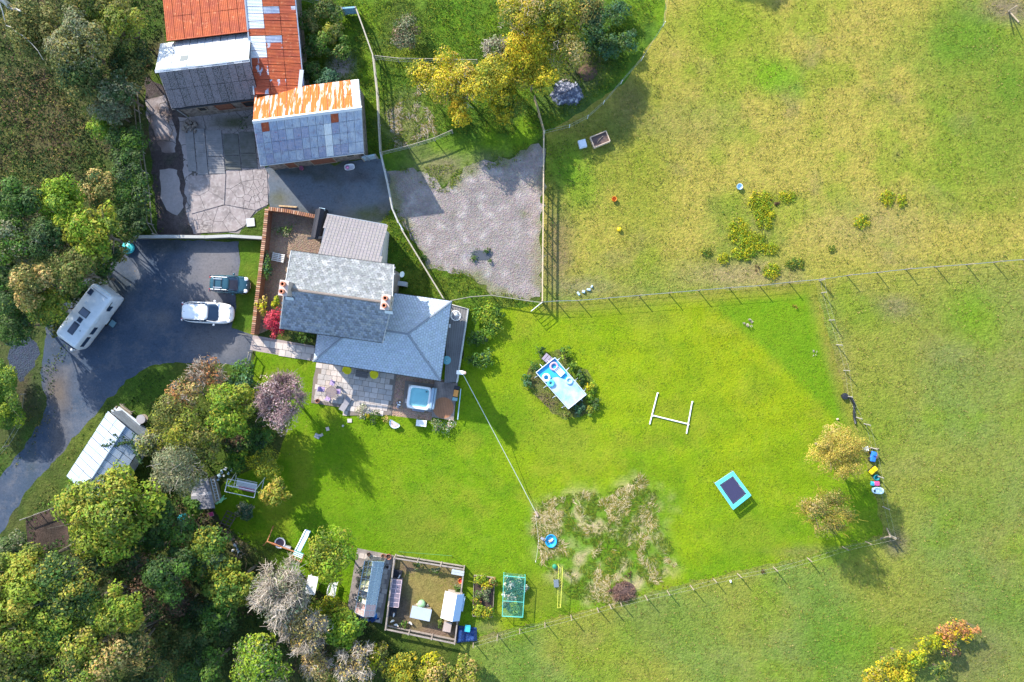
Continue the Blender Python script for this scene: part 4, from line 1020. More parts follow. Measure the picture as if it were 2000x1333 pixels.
def tubes(S0, M0, E0, r0, r1, cols, rs):
    """many three-sided bent twigs at once"""
    n = len(S0); rings = []
    ax = E0 - S0; ax /= (np.linalg.norm(ax, axis=1, keepdims=True) + 1e-6)
    u = np.cross(ax, rs.normal(size=(n, 3))); u /= (np.linalg.norm(u, axis=1, keepdims=True) + 1e-6); v = np.cross(ax, u)
    for p, r in ((S0, r0), (M0, (r0 + r1) / 2), (E0, r1)):
        r = np.broadcast_to(np.asarray(r, float), (n,))[:, None]
        for a in (0, 2.094, 4.189): rings.append(p + (u * math.cos(a) + v * math.sin(a)) * r)
    V = np.stack(rings, 1).reshape(-1, 3)
    base = (np.arange(n) * 9)[:, None]
    q = []
    for s in (0, 3):
        for k in range(3): q.append([s + k, s + (k + 1) % 3, s + 3 + (k + 1) % 3, s + 3 + k])
    F = (base[:, None, :] + np.array(q)[None]).reshape(-1, 4)
    return V, F, np.repeat(cols, 9, 0)

def twiggy(parent, c, rx, ry, rz, pal, n, seed, r0=.022, name='crown', length=.9, up=.6, kind=None, root=None):
    """a mass of fine bare twigs fanning out from the limbs"""
    rs = np.random.RandomState(seed)
    sc = np.array([rx, ry, rz]); K = max(6, int(14 * max(rx, ry)))          # twigs fan out from the tips of many small boughs
    bd = unit(rs, K); bd[:, 2] = np.abs(bd[:, 2]) * up + .1; bd /= np.linalg.norm(bd, axis=1, keepdims=True)
    bt = rs.uniform(.15, .85, K) ** .7; bc = bd * bt[:, None]; bi = rs.randint(0, K, n)
    d = bd[bi] * .8 + unit(rs, n) * 1.0; d[:, 2] += .15; d /= np.linalg.norm(d, axis=1, keepdims=True)
    S0 = (bc[bi] + rs.normal(size=(n, 3)) * .09) * sc; L = rs.uniform(.14, .42, n)[:, None] * length
    E0 = S0 + d * L * sc; far = np.linalg.norm(E0 / sc, axis=1); E0 = S0 + (E0 - S0) * np.clip(1.5 - far * .45, .35, 1)[:, None]
    M0 = (S0 + E0) / 2 + rs.normal(size=(n, 3)) * .05 * rx
    pal = np.array(pal, float); col = pal[rs.randint(0, len(pal), n)] * rs.uniform(.75, 1.2, (n, 1))
    V, F, cc = tubes(S0, M0, E0, r0, r0 * .45, np.clip(col, .01, .8), rs)
    me = np_mesh(name, V + np.array(c), F, twigm, cc)
    return obj(name, me, parent, kind=kind or ('stuff' if name == 'twigs' else None))

def limbs(parent, base_r, h, rx, ry, zc, rz, seed, n=7, m=None, name='trunk'):
    rr = random.Random(seed); mb = MB()
    top = h * .42
    mb.tube([(0, 0, -.1), (rr.uniform(-.1, .1), rr.uniform(-.1, .1), top * .5), (0, 0, top)], base_r, 8, base_r * .7)
    for i in range(n):
        a = 2 * math.pi * i / n + rr.uniform(-.3, .3); q = rr.uniform(.45, .8)
        e = Vector((math.cos(a) * rx * q, math.sin(a) * ry * q, zc + rz * rr.uniform(.0, .5))); s = Vector((0, 0, top * rr.uniform(.75, 1)))
        mid = s.lerp(e, .5) + Vector((rr.uniform(-.2, .2), rr.uniform(-.2, .2), .3))
        mb.tube([s, mid, e], base_r * .45, 6, base_r * .12)
        for k in range(2):
            e2 = e + Vector((rr.uniform(-1, 1) * rx * .3, rr.uniform(-1, 1) * ry * .3, rr.uniform(.1, .4) * rz)); mb.tube([mid, mid.lerp(e2, .5), e2], base_r * .2, 5, base_r * .06)
    return mb.build(name, m or bark, parent)

PAL = {
 'olive': [(.085, .095, .022), (.115, .115, .030), (.060, .080, .020), (.14, .13, .035)],
 'dark': [(.030, .062, .016), (.042, .082, .018), (.055, .085, .024), (.028, .05, .02)],
 'green': [(.050, .110, .014), (.075, .135, .016), (.035, .080, .012)],
 'lime': [(.155, .220, .014), (.120, .190, .012), (.200, .240, .020), (.075, .14, .012)],
 'ygreen': [(.160, .175, .018), (.200, .195, .020), (.100, .130, .014), (.070, .100, .014)],
 'wood': [(.135, .185, .018), (.190, .210, .024), (.100, .145, .016), (.060, .085, .014), (.22, .20, .03)],
 'yellow': [(.30, .25, .012), (.25, .21, .012), (.15, .155, .016), (.34, .28, .014)],
 'orange': [(.36, .24, .014), (.30, .19, .016), (.36, .28, .012)],
 'tan': [(.30, .22, .075), (.24, .18, .055), (.34, .26, .10), (.20, .17, .04)],
 'gold': [(.36, .28, .05), (.30, .23, .045), (.26, .21, .04), (.2, .18, .03)],
 'grey': [(.12, .135, .07), (.16, .165, .09), (.085, .10, .05), (.19, .185, .11)],
 'purple': [(.32, .215, .225), (.24, .15, .17), (.40, .31, .28)],
 'red': [(.30, .02, .045), (.20, .012, .035), (.38, .05, .07), (.11, .02, .03)],
 'brown': [(.10, .065, .035), (.15, .09, .05), (.07, .05, .03)],
 'rust': [(.30, .135, .05), (.25, .12, .045), (.22, .14, .05)],
 'blue': [(.040, .095, .045), (.055, .12, .055), (.03, .07, .04)],
 'pale': [(.52, .45, .38), (.44, .37, .30), (.60, .53, .46), (.30, .25, .20)],
 'straw': [(.62, .50, .30), (.54, .43, .24)],
 'gorse': [(.26, .25, .008), (.17, .20, .008), (.30, .26, .010)]}

NSEED = [100]
TREES = []
def tree(name, label, cat, px, py, rpx, h, pal, ry=None, dens=270, size=.20, nl=12, group=None, twigs=0, twpal='pale', cz=.62, fill=.6, m=None, leaf=True, base=None, rzf=None, twr=.022, twl=.9, bump=.42):
    NSEED[0] += 1; sd = NSEED[0]
    hm = h * .72; X, Y = P(px, py, hm); rx = rpx / S * (1 - hm / HC); ryy = (ry or rpx) / S * (1 - hm / HC)
    z = H1(X, Y); t = thing(name, label, cat, (X, Y, z), 0, group)
    rz = rzf if rzf else min(h * .52, max(rx, ryy) * 1.35); zc = h - rz * .95
    p = PAL[pal] if isinstance(pal, str) else [c for q in pal for c in PAL[q]]
    if leaf: crown(t, (0, 0, zc), rx * 1.2, ryy * 1.2, rz, p, dens, size, nl, sd, fill=fill, m=m, bump=bump)
    if twigs: twiggy(t, (0, 0, zc - rz * .15), rx * .98, ryy * .98, rz * 1.1, PAL[twpal], twigs, sd + 500, twr, name='twigs' if leaf else 'crown', length=twl)
    if h > 2.2: limbs(t, max(.05, min(.32, h * .022)), h, rx, ryy, zc, rz, sd)
    else:
        mb = MB()
        for k in range(5):
            a = k * 1.26; mb.tube([(0, 0, -.05), (math.cos(a) * rx * .25, math.sin(a) * ryy * .25, h * .35), (math.cos(a) * rx * .5, math.sin(a) * ryy * .5, h * .7)], .03, 4, .012)
        mb.build('stem', bark, t)
    return t

T = tree
gt = 'trees and scrub left of the barns'
T('scrub_tree', 'olive green scrub tree in the top left corner beside the whitish dead branches', 'tree', 62, 58, 58, 7, 'olive', group=gt)
T('scrub_tree', 'broad olive scrub tree in the top left wood, mottled with grey green', 'tree', 148, 84, 62, 8, ['olive', 'grey'], group=gt)
T('scrub_tree', 'scrub tree with yellow patches growing nearest the rusty barn', 'tree', 238, 52, 48, 7, ['olive', 'ygreen'], group=gt)
T('scrub_tree', 'dull green tree at the top edge left of the rust roof', 'tree', 178, 12, 50, 7, ['olive', 'ygreen'], group=gt)
T('scrub_tree', 'dark tree beside the white barn roof corner', 'tree', 248, 118, 44, 4.8, ['olive', 'dark'], group=gt)
T('scrub_tree', 'deep green tree below the mottled olive one in the top left wood', 'tree', 158, 152, 50, 6.5, ['dark', 'olive'], group=gt)
T('scrub_tree', 'thin greyish tree left of the mossy barn roof', 'tree', 232, 178, 34, 5.5, ['grey', 'dark'], group=gt)
T('grey_bush', 'silvery grey green bush against the earth yard fence', 'bush', 214, 216, 40, 4.5, 'grey', ry=28, group=gt)
T('bright_bush', 'bright green bush beneath the silvery one west of the yard', 'bush', 198, 240, 27, 3.2, ['lime', 'green'], nl=5, group=gt)
T('leafy_tree', 'dark green tree beside the yard fence level with the ribbed concrete', 'tree', 246, 292, 42, 3.8, ['dark', 'green'], ry=48, group=gt)
T('leafy_tree', 'green tree beside the yard fence level with the pale concrete slab', 'tree', 250, 360, 42, 3.6, ['dark', 'green'], ry=46, group=gt)
T('leafy_tree', 'brownish tree between the bright yellow green trees and the yard', 'tree', 188, 372, 36, 4.2, ['olive', 'tan', 'dark'], group=gt)
T('leafy_tree', 'dark tree at the end of the stone edged fence above the driveway', 'tree', 258, 422, 34, 3.4, 'dark', group=gt)
T('lime_tree', 'bright yellow green tree, upper one of the pair above the driveway', 'tree', 122, 402, 48, 7.5, 'lime', group=gt, size=.24, nl=12)
T('lime_tree', 'bright yellow green tree, lower one of the pair overhanging the turquoise cover', 'tree', 190, 458, 54, 7.5, ['lime', 'ygreen'], ry=60, group=gt, size=.24, nl=13)
T('wood_tree', 'dark tree at the left edge beside the upper bright tree', 'tree', 38, 402, 50, 8, ['dark', 'green'], group=gt)
T('wood_tree', 'grey green tree at the left edge level with the lower bright tree', 'tree', 22, 478, 55, 8, ['grey', 'green'], group=gt)
T('wood_tree', 'dark tree with bare grey twigs below the upper bright tree', 'tree', 98, 472, 44, 7.5, 'dark', twigs=90, group=gt)
T('wood_tree', 'green brown tree between the lower bright tree and the caravan', 'tree', 150, 535, 48, 7.5, ['olive', 'green'], group=gt)
T('wood_tree', 'tan topped tree just left of the caravan', 'tree', 66, 556, 44, 8.5, ['tan', 'olive'], group=gt)
T('wood_tree', 'fresh green tree overhanging the hitch side of the caravan', 'tree', 96, 600, 42, 7, ['green', 'ygreen'], group=gt)
T('wood_tree', 'dark green tree on the left edge beyond the tan topped tree', 'tree', 12, 560, 45, 7.5, ['green', 'dark'], group=gt)
T('wood_tree', 'dark low tree at the left edge above the gravel patch', 'tree', 25, 632, 46, 6, ['dark', 'green'], group=gt)
for x_, y_, r_, l_ in [(222, 492, 26, 'added low dark bush under the lower bright tree at the edge of the drive'), (192, 532, 28, 'added low dark bush behind the far end of the caravan'), (150, 570, 28, 'added low dark bush along the hidden side of the caravan'), (112, 632, 28, 'added low dark bush by the hitch end of the caravan'), (250, 455, 20, 'added low dark bush at the left end of the pale topped wall')]:
    T('added_bush', l_, 'bush', x_, y_, r_, 2.8, ['dark', 'green', 'olive'], nl=9, group='low bushes along the left edge of the drive')  # mostly hidden bushes, added to fill out the trunk shadows on the drive
T('round_hedge', 'dense bright green clipped hedge on the left edge by the drive', 'hedge', -12, 785, 60, 3.2, ['green', 'green', 'lime'], ry=80, dens=460, size=.15, nl=20, bump=.12)
dead = thing('dead_branches', 'whitish bare branches in the top left corner', 'branches', (*P(15, 20, 5), 0))
_c = [P3(-5, -5, 7.2), P3(18, 18, 6.4), P3(40, 22, 6.6), P3(12, 50, 6.2), P3(30, 62, 6.4), P3(62, 86, 6), P3(85, 118, 5.6)]
_o = wloc(dead); mb = MB()
for a_, b_, r_ in ((0, 1, .14), (1, 2, .12), (0, 3, .06), (3, 4, .04), (4, 5, .035), (5, 6, .03)):
    p = _c[a_]; q = _c[b_]; mb.tube([p, p.lerp(q, .5) + Vector((.1, .06, .1)), q], r_, 6, r_ * .6)
mb.tube([_c[0], Vector((_c[0].x, _c[0].y, 3)), Vector((_c[0].x, _c[0].y, 0))], .2, 7)
mb.build('limb', mat('dead_wood', (.5, .46, .40), .9, grime=.3), dead, True)

gs = 'shrubbery between the drive and the lawn'
T('autumn_shrub', 'reddish brown bare twigged shrub at the edge of the asphalt turning', 'shrub', 398, 730, 40, 4.5, ['rust', 'brown'], dens=60, twigs=520, group=gs)
T('laurel_bush', 'rounded glossy green bush beside the garden gate', 'bush', 474, 742, 34, 3, ['green', 'blue'], ry=28, nl=7, size=.22, group=gs)
T('purple_tree', 'dusty purple bare twigged tree standing on the lawn edge', 'tree', 545, 785, 48, 6, 'purple', ry=56, dens=70, twigs=2600, twpal='purple', size=.14, twr=.024, group=gs)
T('orange_shrub', 'brown orange twiggy shrub below the reddish one', 'shrub', 358, 772, 36, 5, ['rust', 'olive', 'tan'], dens=110, twigs=220, group=gs)
T('yellow_green_tree', 'vivid yellow green tree in the middle of the shrubbery', 'tree', 450, 800, 56, 6, ['lime', 'ygreen'], ry=46, size=.23, nl=12, group=gs)
T('yellow_green_tree', 'olive yellow tree right of the tin shed', 'tree', 338, 822, 50, 6.5, ['ygreen', 'olive'], size=.18, nl=11, group=gs)
T('yellow_green_tree', 'narrow yellow green tree above the dark hollow of the shrubbery', 'tree', 398, 862, 40, 6, ['ygreen', 'olive'], size=.2, group=gs)
T('olive_bush', 'dull olive bush touching the top right corner of the tin shed', 'bush', 300, 868, 28, 5, ['olive', 'grey', 'ygreen'], group=gs)
T('feathery_tree', 'pale grey green feathery tree above the curved shed', 'tree', 345, 915, 56, 7, 'grey', size=.14, dens=300, nl=14, bump=.2, twigs=160, group=gs)
T('dark_shrub', 'dark green shrub behind the golden round bush', 'shrub', 500, 852, 34, 2.6, ['dark', 'green'], group=gs)
T('dark_shrub', 'brown stemmed dark shrub in the hollow of the shrubbery', 'shrub', 455, 862, 26, 2.2, ['brown', 'dark'], group=gs)
T('leafy_bush', 'small lime leafed bush above the white garden swing', 'bush', 466, 897, 24, 2, ['lime', 'green'], nl=5, size=.24, group=gs)
T('golden_bush', 'dense round golden bush on the lawn edge, upper of two', 'bush', 517, 906, 33, 3, ['gorse', 'ygreen'], ry=28, dens=380, size=.13, nl=8, bump=.18, group=gs)
T('golden_bush', 'loose yellow orange leaved bush, lower of two beside the swing', 'bush', 538, 964, 31, 3.6, ['gold', 'ygreen'], size=.26, dens=130, nl=8, group=gs)
T('leafy_bush', 'small dark leafy bush left of the swing by the curved shed', 'bush', 378, 985, 22, 2.4, 'green', nl=4, size=.24, group=gs)
T('leafy_bush', 'low blue green plant clump below the swing', 'bush', 478, 1000, 20, 1.0, ['blue', 'grey'], nl=5, group=gs)

gw = 'trees of the lower left wood'
T('big_tree', 'large bright yellow green tree overhanging the tin shed', 'tree', 208, 1002, 100, 11, ['lime', 'ygreen', 'wood'], ry=96, size=.27, nl=26, dens=230, fill=.45, group=gw)
T('wood_tree', 'dark green tree beside the blue barrel', 'tree', 318, 1040, 58, 8, ['dark', 'green'], ry=66, group=gw, nl=14)
T('clumpy_tree', 'green tree dotted with yellow leaf clumps below the dark pergola', 'tree', 400, 1080, 56, 7, ['green', 'ygreen', 'dark'], size=.24, nl=16, group=gw)
T('clumpy_tree', 'yellow green clumped tree left of the pale bare tree', 'tree', 458, 1142, 56, 7, ['ygreen', 'green'], ry=48, size=.24, nl=16, group=gw)
T('pale_bare_tree', 'pale grey bare twigged tree near the slide', 'tree', 545, 1165, 62, 8, 'grey', dens=50, twigs=2800, ry=66, group=gw, twr=.026)
T('pale_bare_tree', 'pinkish bare twigged tree left of the round green bush', 'tree', 590, 1232, 48, 6.5, 'tan', dens=60, twigs=1600, group=gw)
T('pale_bare_tree', 'whitish bare twigged tree at the bottom edge below the green bush', 'tree', 690, 1300, 44, 5, 'tan', dens=30, twigs=900, group=gw, twr=.026)
T('pale_bare_tree', 'tan tufted bare tree at the bottom edge', 'tree', 615, 1298, 34, 5, 'tan', dens=80, twigs=600, group=gw)
T('round_bush', 'rounded deep green bush below the greenhouse', 'bush', 668, 1232, 46, 4.5, ['green', 'lime'], ry=34, size=.24, nl=12, group=gw)
T('low_bush', 'yellow green low bush behind the bench', 'bush', 640, 1192, 34, 2.2, ['gorse', 'ygreen', 'lime'], ry=24, size=.18, group=gw)
T('apple_tree', 'small yellow green tree with drooping sprays beside the greenhouse', 'tree', 646, 1092, 50, 5.2, ['ygreen', 'lime'], ry=56, size=.22, nl=13, dens=170, group=gw)
T('wood_tree', 'big olive wood tree with yellow highlights at the left edge, upper', 'tree', 45, 1152, 78, 13, 'wood', nl=20, size=.24, group=gw)
T('wood_tree', 'wood tree right of the left edge one under the brown heap', 'tree', 142, 1128, 62, 12, ['wood', 'dark'], nl=16, size=.22, group=gw)
T('wood_tree', 'wood tree with a dark centre in the lower left', 'tree', 118, 1218, 66, 12, ['wood', 'green'], nl=18, size=.22, group=gw)
T('wood_tree', 'yellow crowned tree on the right flank of the lower left wood', 'tree', 244, 1178, 54, 11, ['ygreen', 'lime', 'wood'], nl=13, size=.22, group=gw)
T('wood_tree', 'large olive tree at the left edge of the lower wood, below the upper one', 'tree', 28, 1252, 80, 13, ['wood', 'olive'], nl=20, size=.24, group=gw)
T('wood_tree', 'brownish green tree at the bottom of the lower left wood', 'tree', 192, 1278, 68, 12, ['wood', 'tan', 'dark'], nl=18, size=.22, group=gw)
T('wood_tree', 'dark twiggy tree beside the black hollow', 'tree', 298, 1158, 48, 8, ['brown', 'dark'], dens=100, twigs=500, twpal='brown', group=gw)
T('wood_tree', 'dark leafy tree beneath the yellow crowned one', 'tree', 268, 1248, 46, 10, ['olive', 'dark', 'tan'], group=gw)
T('wood_tree', 'bottom edge tree left of centre of the lower wood', 'tree', 100, 1325, 66, 12, ['wood', 'dark'], nl=16, group=gw)
T('wood_tree', 'deep green tree on the bottom edge right of the black hollow', 'tree', 400, 1318, 46, 7, ['dark', 'green'], group=gw)
T('wood_tree', 'fresh green broad tree at the bottom edge left of the pinkish bare tree', 'tree', 508, 1300, 62, 8, ['green', 'lime', 'grey'], nl=15, size=.2, group=gw)
T('wood_tree', 'shaded tree at the bottom edge of the lower wood near the black hollow', 'tree', 292, 1325, 50, 9, ['dark', 'olive'], group=gw)
T('wood_tree', 'dark tree between the bright big tree and the lower wood', 'tree', 262, 1098, 44, 8, ['olive', 'dark', 'brown'], group=gw)
T('wood_tree', 'gloomy grey green tree at the left edge by the drive', 'tree', 22, 1078, 36, 4, ['dark', 'grey'], group=gw)

for x_, y_, r_, h_, p_, l_ in [(338, 1118, 50, 9, ['dark', 'green'], 'dark tree added for shade between the blue barrel tree and the hollow'), (350, 1190, 46, 5, ['dark', 'brown'], 'low dark tree added to fill the hollow with shade'), (400, 1238, 48, 5, ['dark'], 'low dark tree added for the shade on the right of the hollow'), (345, 1262, 46, 6, ['dark', 'olive'], 'dark tree added for the shade at the bottom of the hollow'),  # the four hollow trees are added in dark leaf colours as deep shade
                             (200, 1095, 44, 9, ['olive', 'dark'], 'olive tree tucked below the bright big tree'), (198, 1192, 50, 11, ['wood', 'dark'], 'mottled wood tree left of the yellow crowned one'), (430, 1200, 40, 6, ['green', 'dark'], 'deep green tree under the yellow green clumps'), (60, 1105, 44, 10, ['wood', 'ygreen'], 'wood tree at the top of the lower left wood'), (780, 1310, 34, 2.5, ['yellow', 'ygreen'], 'yellow bush on the bottom edge right of the bare trees'), (905, 1318, 34, 2.2, ['tan', 'ygreen'], 'tan scrub bush on the bottom edge nearest the pasture'), (842, 1318, 34, 2.2, ['ygreen', 'tan', 'gorse'], 'yellow green scrub on the bottom edge below the chicken run'), (735, 1285, 26, 3, ['gorse', 'olive'], 'olive yellow bush below the greenhouse wall')]:
    T('wood_tree' if h_ > 4 else 'scrub_bush', l_, 'tree' if h_ > 4 else 'bush', x_, y_, r_, h_, p_, nl=12, group=gw, size=.21)
gy = 'autumn trees above the gravel yard'
T('yellow_tree', 'yellow leaved tree at the left end of the autumn group', 'tree', 862, 148, 50, 5.5, ['yellow', 'yellow', 'tan'], group=gy, size=.18, dens=190)
T('yellow_tree', 'pale yellow green small tree by the cross fence', 'tree', 818, 148, 26, 4, ['ygreen', 'yellow'], group=gy, size=.16)
T('yellow_tree', 'brightest orange yellow small tree at the lower tip of the autumn group', 'tree', 898, 214, 24, 4.5, ['orange', 'yellow'], ry=38, group=gy, size=.18, nl=7)
T('yellow_tree', 'tan and brown tree in the middle of the autumn group', 'tree', 908, 162, 40, 5.5, ['ygreen', 'yellow', 'gold'], ry=42, group=gy, twigs=200, size=.17)
T('yellow_tree', 'yellow tree with tan edges right of the tan one', 'tree', 958, 156, 52, 6.5, ['yellow', 'yellow', 'ygreen'], ry=50, group=gy, size=.18)
T('yellow_tree', 'brilliant yellow crowned tree near the white gnarled branch', 'tree', 1022, 98, 50, 6, ['yellow', 'yellow', 'orange'], group=gy, size=.18, nl=12)
T('yellow_tree', 'yellow green tree overhanging the ash heap side', 'tree', 1040, 150, 54, 5, ['yellow', 'ygreen', 'yellow'], ry=38, group=gy, size=.18)
T('yellow_tree', 'yellow tree at the top edge of the autumn group', 'tree', 1076, 26, 60, 6.8, ['yellow', 'ygreen', 'olive'], group=gy, size=.18, nl=12)
T('yellow_tree', 'tan tree at the top edge left of the yellow one', 'tree', 1018, 34, 46, 7, ['ygreen', 'yellow', 'tan'], twigs=160, group=gy, size=.16)
T('yellow_tree', 'olive tan tree on the shadow side of the autumn group', 'tree', 1100, 84, 46, 5.4, ['ygreen', 'yellow', 'tan'], ry=50, group=gy, size=.17, twigs=200)
T('yellow_tree', 'brown olive tree at the top edge right of the autumn group', 'tree', 1142, 18, 38, 5.5, ['olive', 'tan', 'dark'], group=gy)
T('gnarled_tree', 'pale grey gnarled branching tree among the yellow ones', 'tree', 968, 100, 30, 5.5, 'grey', dens=50, twigs=520, group=gy, twr=.03)
T('yellow_tree', 'small dull green tree under the autumn group by the lower fence', 'tree', 985, 205, 40, 4, ['ygreen', 'yellow', 'green'], group=gy)
for x_, y_, r_, l_ in [(1168, 42, 30, 'dark green shrub at the top edge right of the autumn trees'), (1205, 22, 26, 'lush green shrub near the top edge beside the electric fence'), (1188, 92, 28, 'deep green shrub above the brown soil mound'), (1226, 78, 22, 'small green shrub inside the curve of the electric fence'), (1150, 78, 24, 'shaded shrub hugging the right side of the autumn trees')]:
    T('paddock_shrub', l_, 'shrub', x_, y_, r_, 1.6, ['green', 'dark', 'blue'], size=.17, group='green shrubs right of the autumn trees')
T('dark_shrub', 'dark rounded shrub in the paddock right of the blue gate', 'shrub', 792, 62, 30, 2.2, ['dark', 'brown', 'grey'], ry=40, size=.16)
T('blue_green_bush', 'blue green bush touching the orange barn roof', 'bush', 640, 158, 26, 2.6, 'blue', ry=20, nl=6, size=.2)
for i, (px, py, r, lab) in enumerate([(600, 40, 22, 'tangled bush beside the lean to roof at the top edge'), (618, 90, 26, 'dark leafed bush halfway along the lean to roof'), (612, 140, 24, 'shaded bush in the corner between the two barns'), (650, 66, 28, 'green bush left of the blue gate'), (668, 100, 18, 'small bush above the pale stone patch'), (640, 14, 26, 'bush at the top edge left of the blue gate')]):
    T('bramble_bush', lab, 'bush', px, py, r, 2.0, ['green', 'dark', 'olive'] if i != 3 else ['green', 'ygreen', 'olive'], size=.18, nl=6, group='bushes beside the lean-to')

gl = 'willows at the east end of the lawn'
T('willow_tree', 'feathery golden willow on the east end of the lawn', 'tree', 1644, 884, 58, 7, ['gold', 'gold', 'gold', 'tan'], ry=56, size=.10, dens=760, nl=26, bump=.5, twigs=300, twpal='gold', group=gl)
T('willow_tree', 'sparse olive tan willow below the golden one', 'tree', 1622, 1004, 56, 6, ['tan', 'olive', 'olive'], ry=48, size=.10, dens=330, nl=24, bump=.55, twigs=700, twpal='gold', group=gl)

gh = 'hedge bushes in the bottom right corner'
for px, py, r, pal, lab in [(1706, 1322, 24, ['yellow', 'tan'], 'leftmost yellow bush on the bottom edge of the corner hedge'), (1735, 1296, 20, ['orange', 'ygreen'], 'small orange yellow bush second from the left of the corner hedge'), (1762, 1318, 28, ['gorse', 'yellow'], 'bright yellow bush on the bottom edge in the corner hedge'),
                            (1755, 1278, 14, ['ygreen', 'yellow'], 'tiny yellow bush standing apart above the corner hedge'), (1792, 1284, 22, ['gorse', 'lime'], 'yellow green bush in the middle of the corner hedge'), (1818, 1258, 22, ['ygreen', 'gorse'], 'olive yellow bush below the rust coloured ones'), (1848, 1238, 22, ['rust', 'orange'], 'rust and orange bush of the corner hedge'),
                            (1878, 1230, 22, ['rust', 'rust', 'orange'], 'rightmost rust red bush of the corner hedge'), (1856, 1268, 22, ['brown', 'gorse', 'dark'], 'brown centred bush under the rust ones'), (1838, 1310, 18, ['ygreen', 'dark'], 'low dark green and yellow bush on the right of the hedge foot'), (1905, 1228, 10, ['rust'], 'smallest red sprig at the tip of the corner hedge')]:
    T('hedge_bush', lab, 'bush', px, py, r, 1.8, pal, size=.2, nl=6, group=gh, dens=170)
T('poplar_tree', 'tree beyond the top edge whose shade falls on the field', 'tree', 1352, -335, 60, 9, ['green', 'olive'])

# garden plants
T('red_maple', 'crimson leaved maple beside the west gable', 'shrub', 537, 634, 21, 2.4, 'red', ry=30, dens=330, size=.16, nl=8)
T('shade_shrub', 'dark green shrub between the maple and the front corner', 'shrub', 586, 657, 28, 1.2, ['dark', 'green'], ry=13, size=.16)
T('yellow_shrub', 'small yellow green shrub above the red maple', 'shrub', 540, 594, 9, 1.2, ['gorse', 'lime'], nl=3, ry=14)
T('wall_climber', 'straggly green climber inside the brick wall near the white pallet', 'climber', 520, 528, 12, 1.5, ['blue', 'green'], ry=32, dens=120, nl=7)
T('wall_climber', 'yellow leaved climber on the brick wall above its lower end', 'climber', 512, 598, 12, 1.6, ['gorse', 'tan'], ry=22, dens=120, nl=5)
T('court_weed', 'dusty green weeds in the pebble court near the wall corner', 'weeds', 556, 450, 20, .5, ['grey', 'green'], ry=16, dens=60, nl=5)
gp = 'shrubs along the east deck'
for px, py, r, pal, lab in [(945, 615, 26, ['green', 'lime'], 'leafy green shrub at the top corner of the deck'), (962, 640, 20, ['lime', 'green'], 'bright spotted shrub right of the deck'), (932, 660, 20, ['green', 'dark'], 'dark green shrub touching the deck edge'), (948, 700, 20, ['green', 'blue', 'lime'], 'shrub with pale rosettes halfway down the deck'), (925, 705, 14, ['dark', 'green'], 'small shaded shrub near the white pole box'), (970, 612, 16, ['green'], 'smallest shrub at the bend of the lawn')]:
    T('border_shrub', lab, 'shrub', px, py, r, .9, pal, size=.2, nl=6, group=gp, dens=130)
go = 'plants round the swimming pool'
for px, py, r, pal, lab in [(1058, 690, 11, ['dark', 'green'], 'dark plant above the step of the pool'), (1104, 690, 13, ['lime', 'green'], 'lime plant at the top of the pool bed'), (1120, 718, 11, ['lime', 'green'], 'lime plant by the upper right side of the pool'), (1134, 740, 12, ['green', 'dark'], 'green plant by the middle right side of the pool'), (1152, 764, 15, ['lime', 'gorse'], 'yellow green plant at the right corner of the pool'), (1160, 788, 12, ['green', 'dark'], 'dark plant at the lower right of the pool bed'), (1130, 800, 12, ['blue', 'green'], 'blue green plant below the pool cover'), (1150, 806, 10, ['ygreen', 'green'], 'small yellowish plant at the foot of the pool bed'), (1028, 742, 12, ['green', 'blue'], 'leafy plant at the left tip of the pool bed'), (1044, 716, 9, ['dark', 'green'], 'small dark plant left of the pool frame'), (1108, 812, 9, ['ygreen', 'olive'], 'straggly plant at the bottom of the pool bed')]:
    T('pool_plant', lab, 'plant', px, py, r, .6, pal, size=.22, nl=4, group=go, dens=110)
gf = 'patio edge plants'
for px, py, r, pal, lab in [(703, 806, 13, ['pale', 'grey'], 'silvery white plant on the patio edge'), (717, 812, 6, ['gorse', 'yellow'], 'small yellow flowering plant on the patio edge'), (730, 816, 13, ['green', 'dark'], 'dark green plant on the patio edge'), (753, 820, 8, ['ygreen', 'tan'], 'tawny grass tuft on the patio edge'), (852, 832, 14, ['blue', 'grey', 'green'], 'grey green plant under the lower deck'), (872, 834, 14, ['blue', 'pale', 'green'], 'white flowered plant at the corner of the lower deck')]:
    T('patio_plant', lab, 'plant', px, py, r, .6, pal, size=.14, nl=4, group=gf, dens=170)

# weeds of the pasture that can be told apart
gv = 'yellow weed clumps in the grazed field'
for px, py, r, ry, lab in [(1486, 392, 24, 22, 'topmost yellow weed clump of the big patch'), (1494, 424, 22, 26, 'brightest yellow weed clump in the big patch'), (1442, 452, 20, 28, 'left yellow weed clump of the big patch'), (1470, 470, 26, 22, 'lower middle weed clump of the big patch'), (1452, 496, 26, 14, 'bottom weed clump of the big patch'), (1500, 486, 22, 12, 'right hand paler weed clump of the big patch'), (1508, 530, 18, 18, 'round yellow weed clump nearest the fence'), (1554, 515, 20, 13, 'green weed clump right of the round one near the fence'), (1735, 386, 15, 17, 'tall yellow weed clump, left of the far pair'), (1762, 392, 11, 14, 'smaller yellow weed clump, right of the far pair'), (1685, 433, 17, 14, 'lone yellow weed clump below the far pair'), (1625, 486, 8, 8, 'tiny green weed tuft above the fence corner'), (1538, 384, 18, 12, 'pale lime weed patch right of the big patch'), (1380, 492, 12, 10, 'dark weed tuft left of the big patch'), (1414, 506, 12, 12, 'yellow tuft at the lower left of the big patch')]:
    T('weed_clump', lab, 'weeds', px, py, r * 1.15, .25, ['gorse', 'lime', 'gorse'] if 'dark' not in lab and 'green weed' not in lab else ['green', 'ygreen'], ry=ry * 1.15, size=.15, nl=40, group=gv, dens=150, rzf=.16, bump=.6)

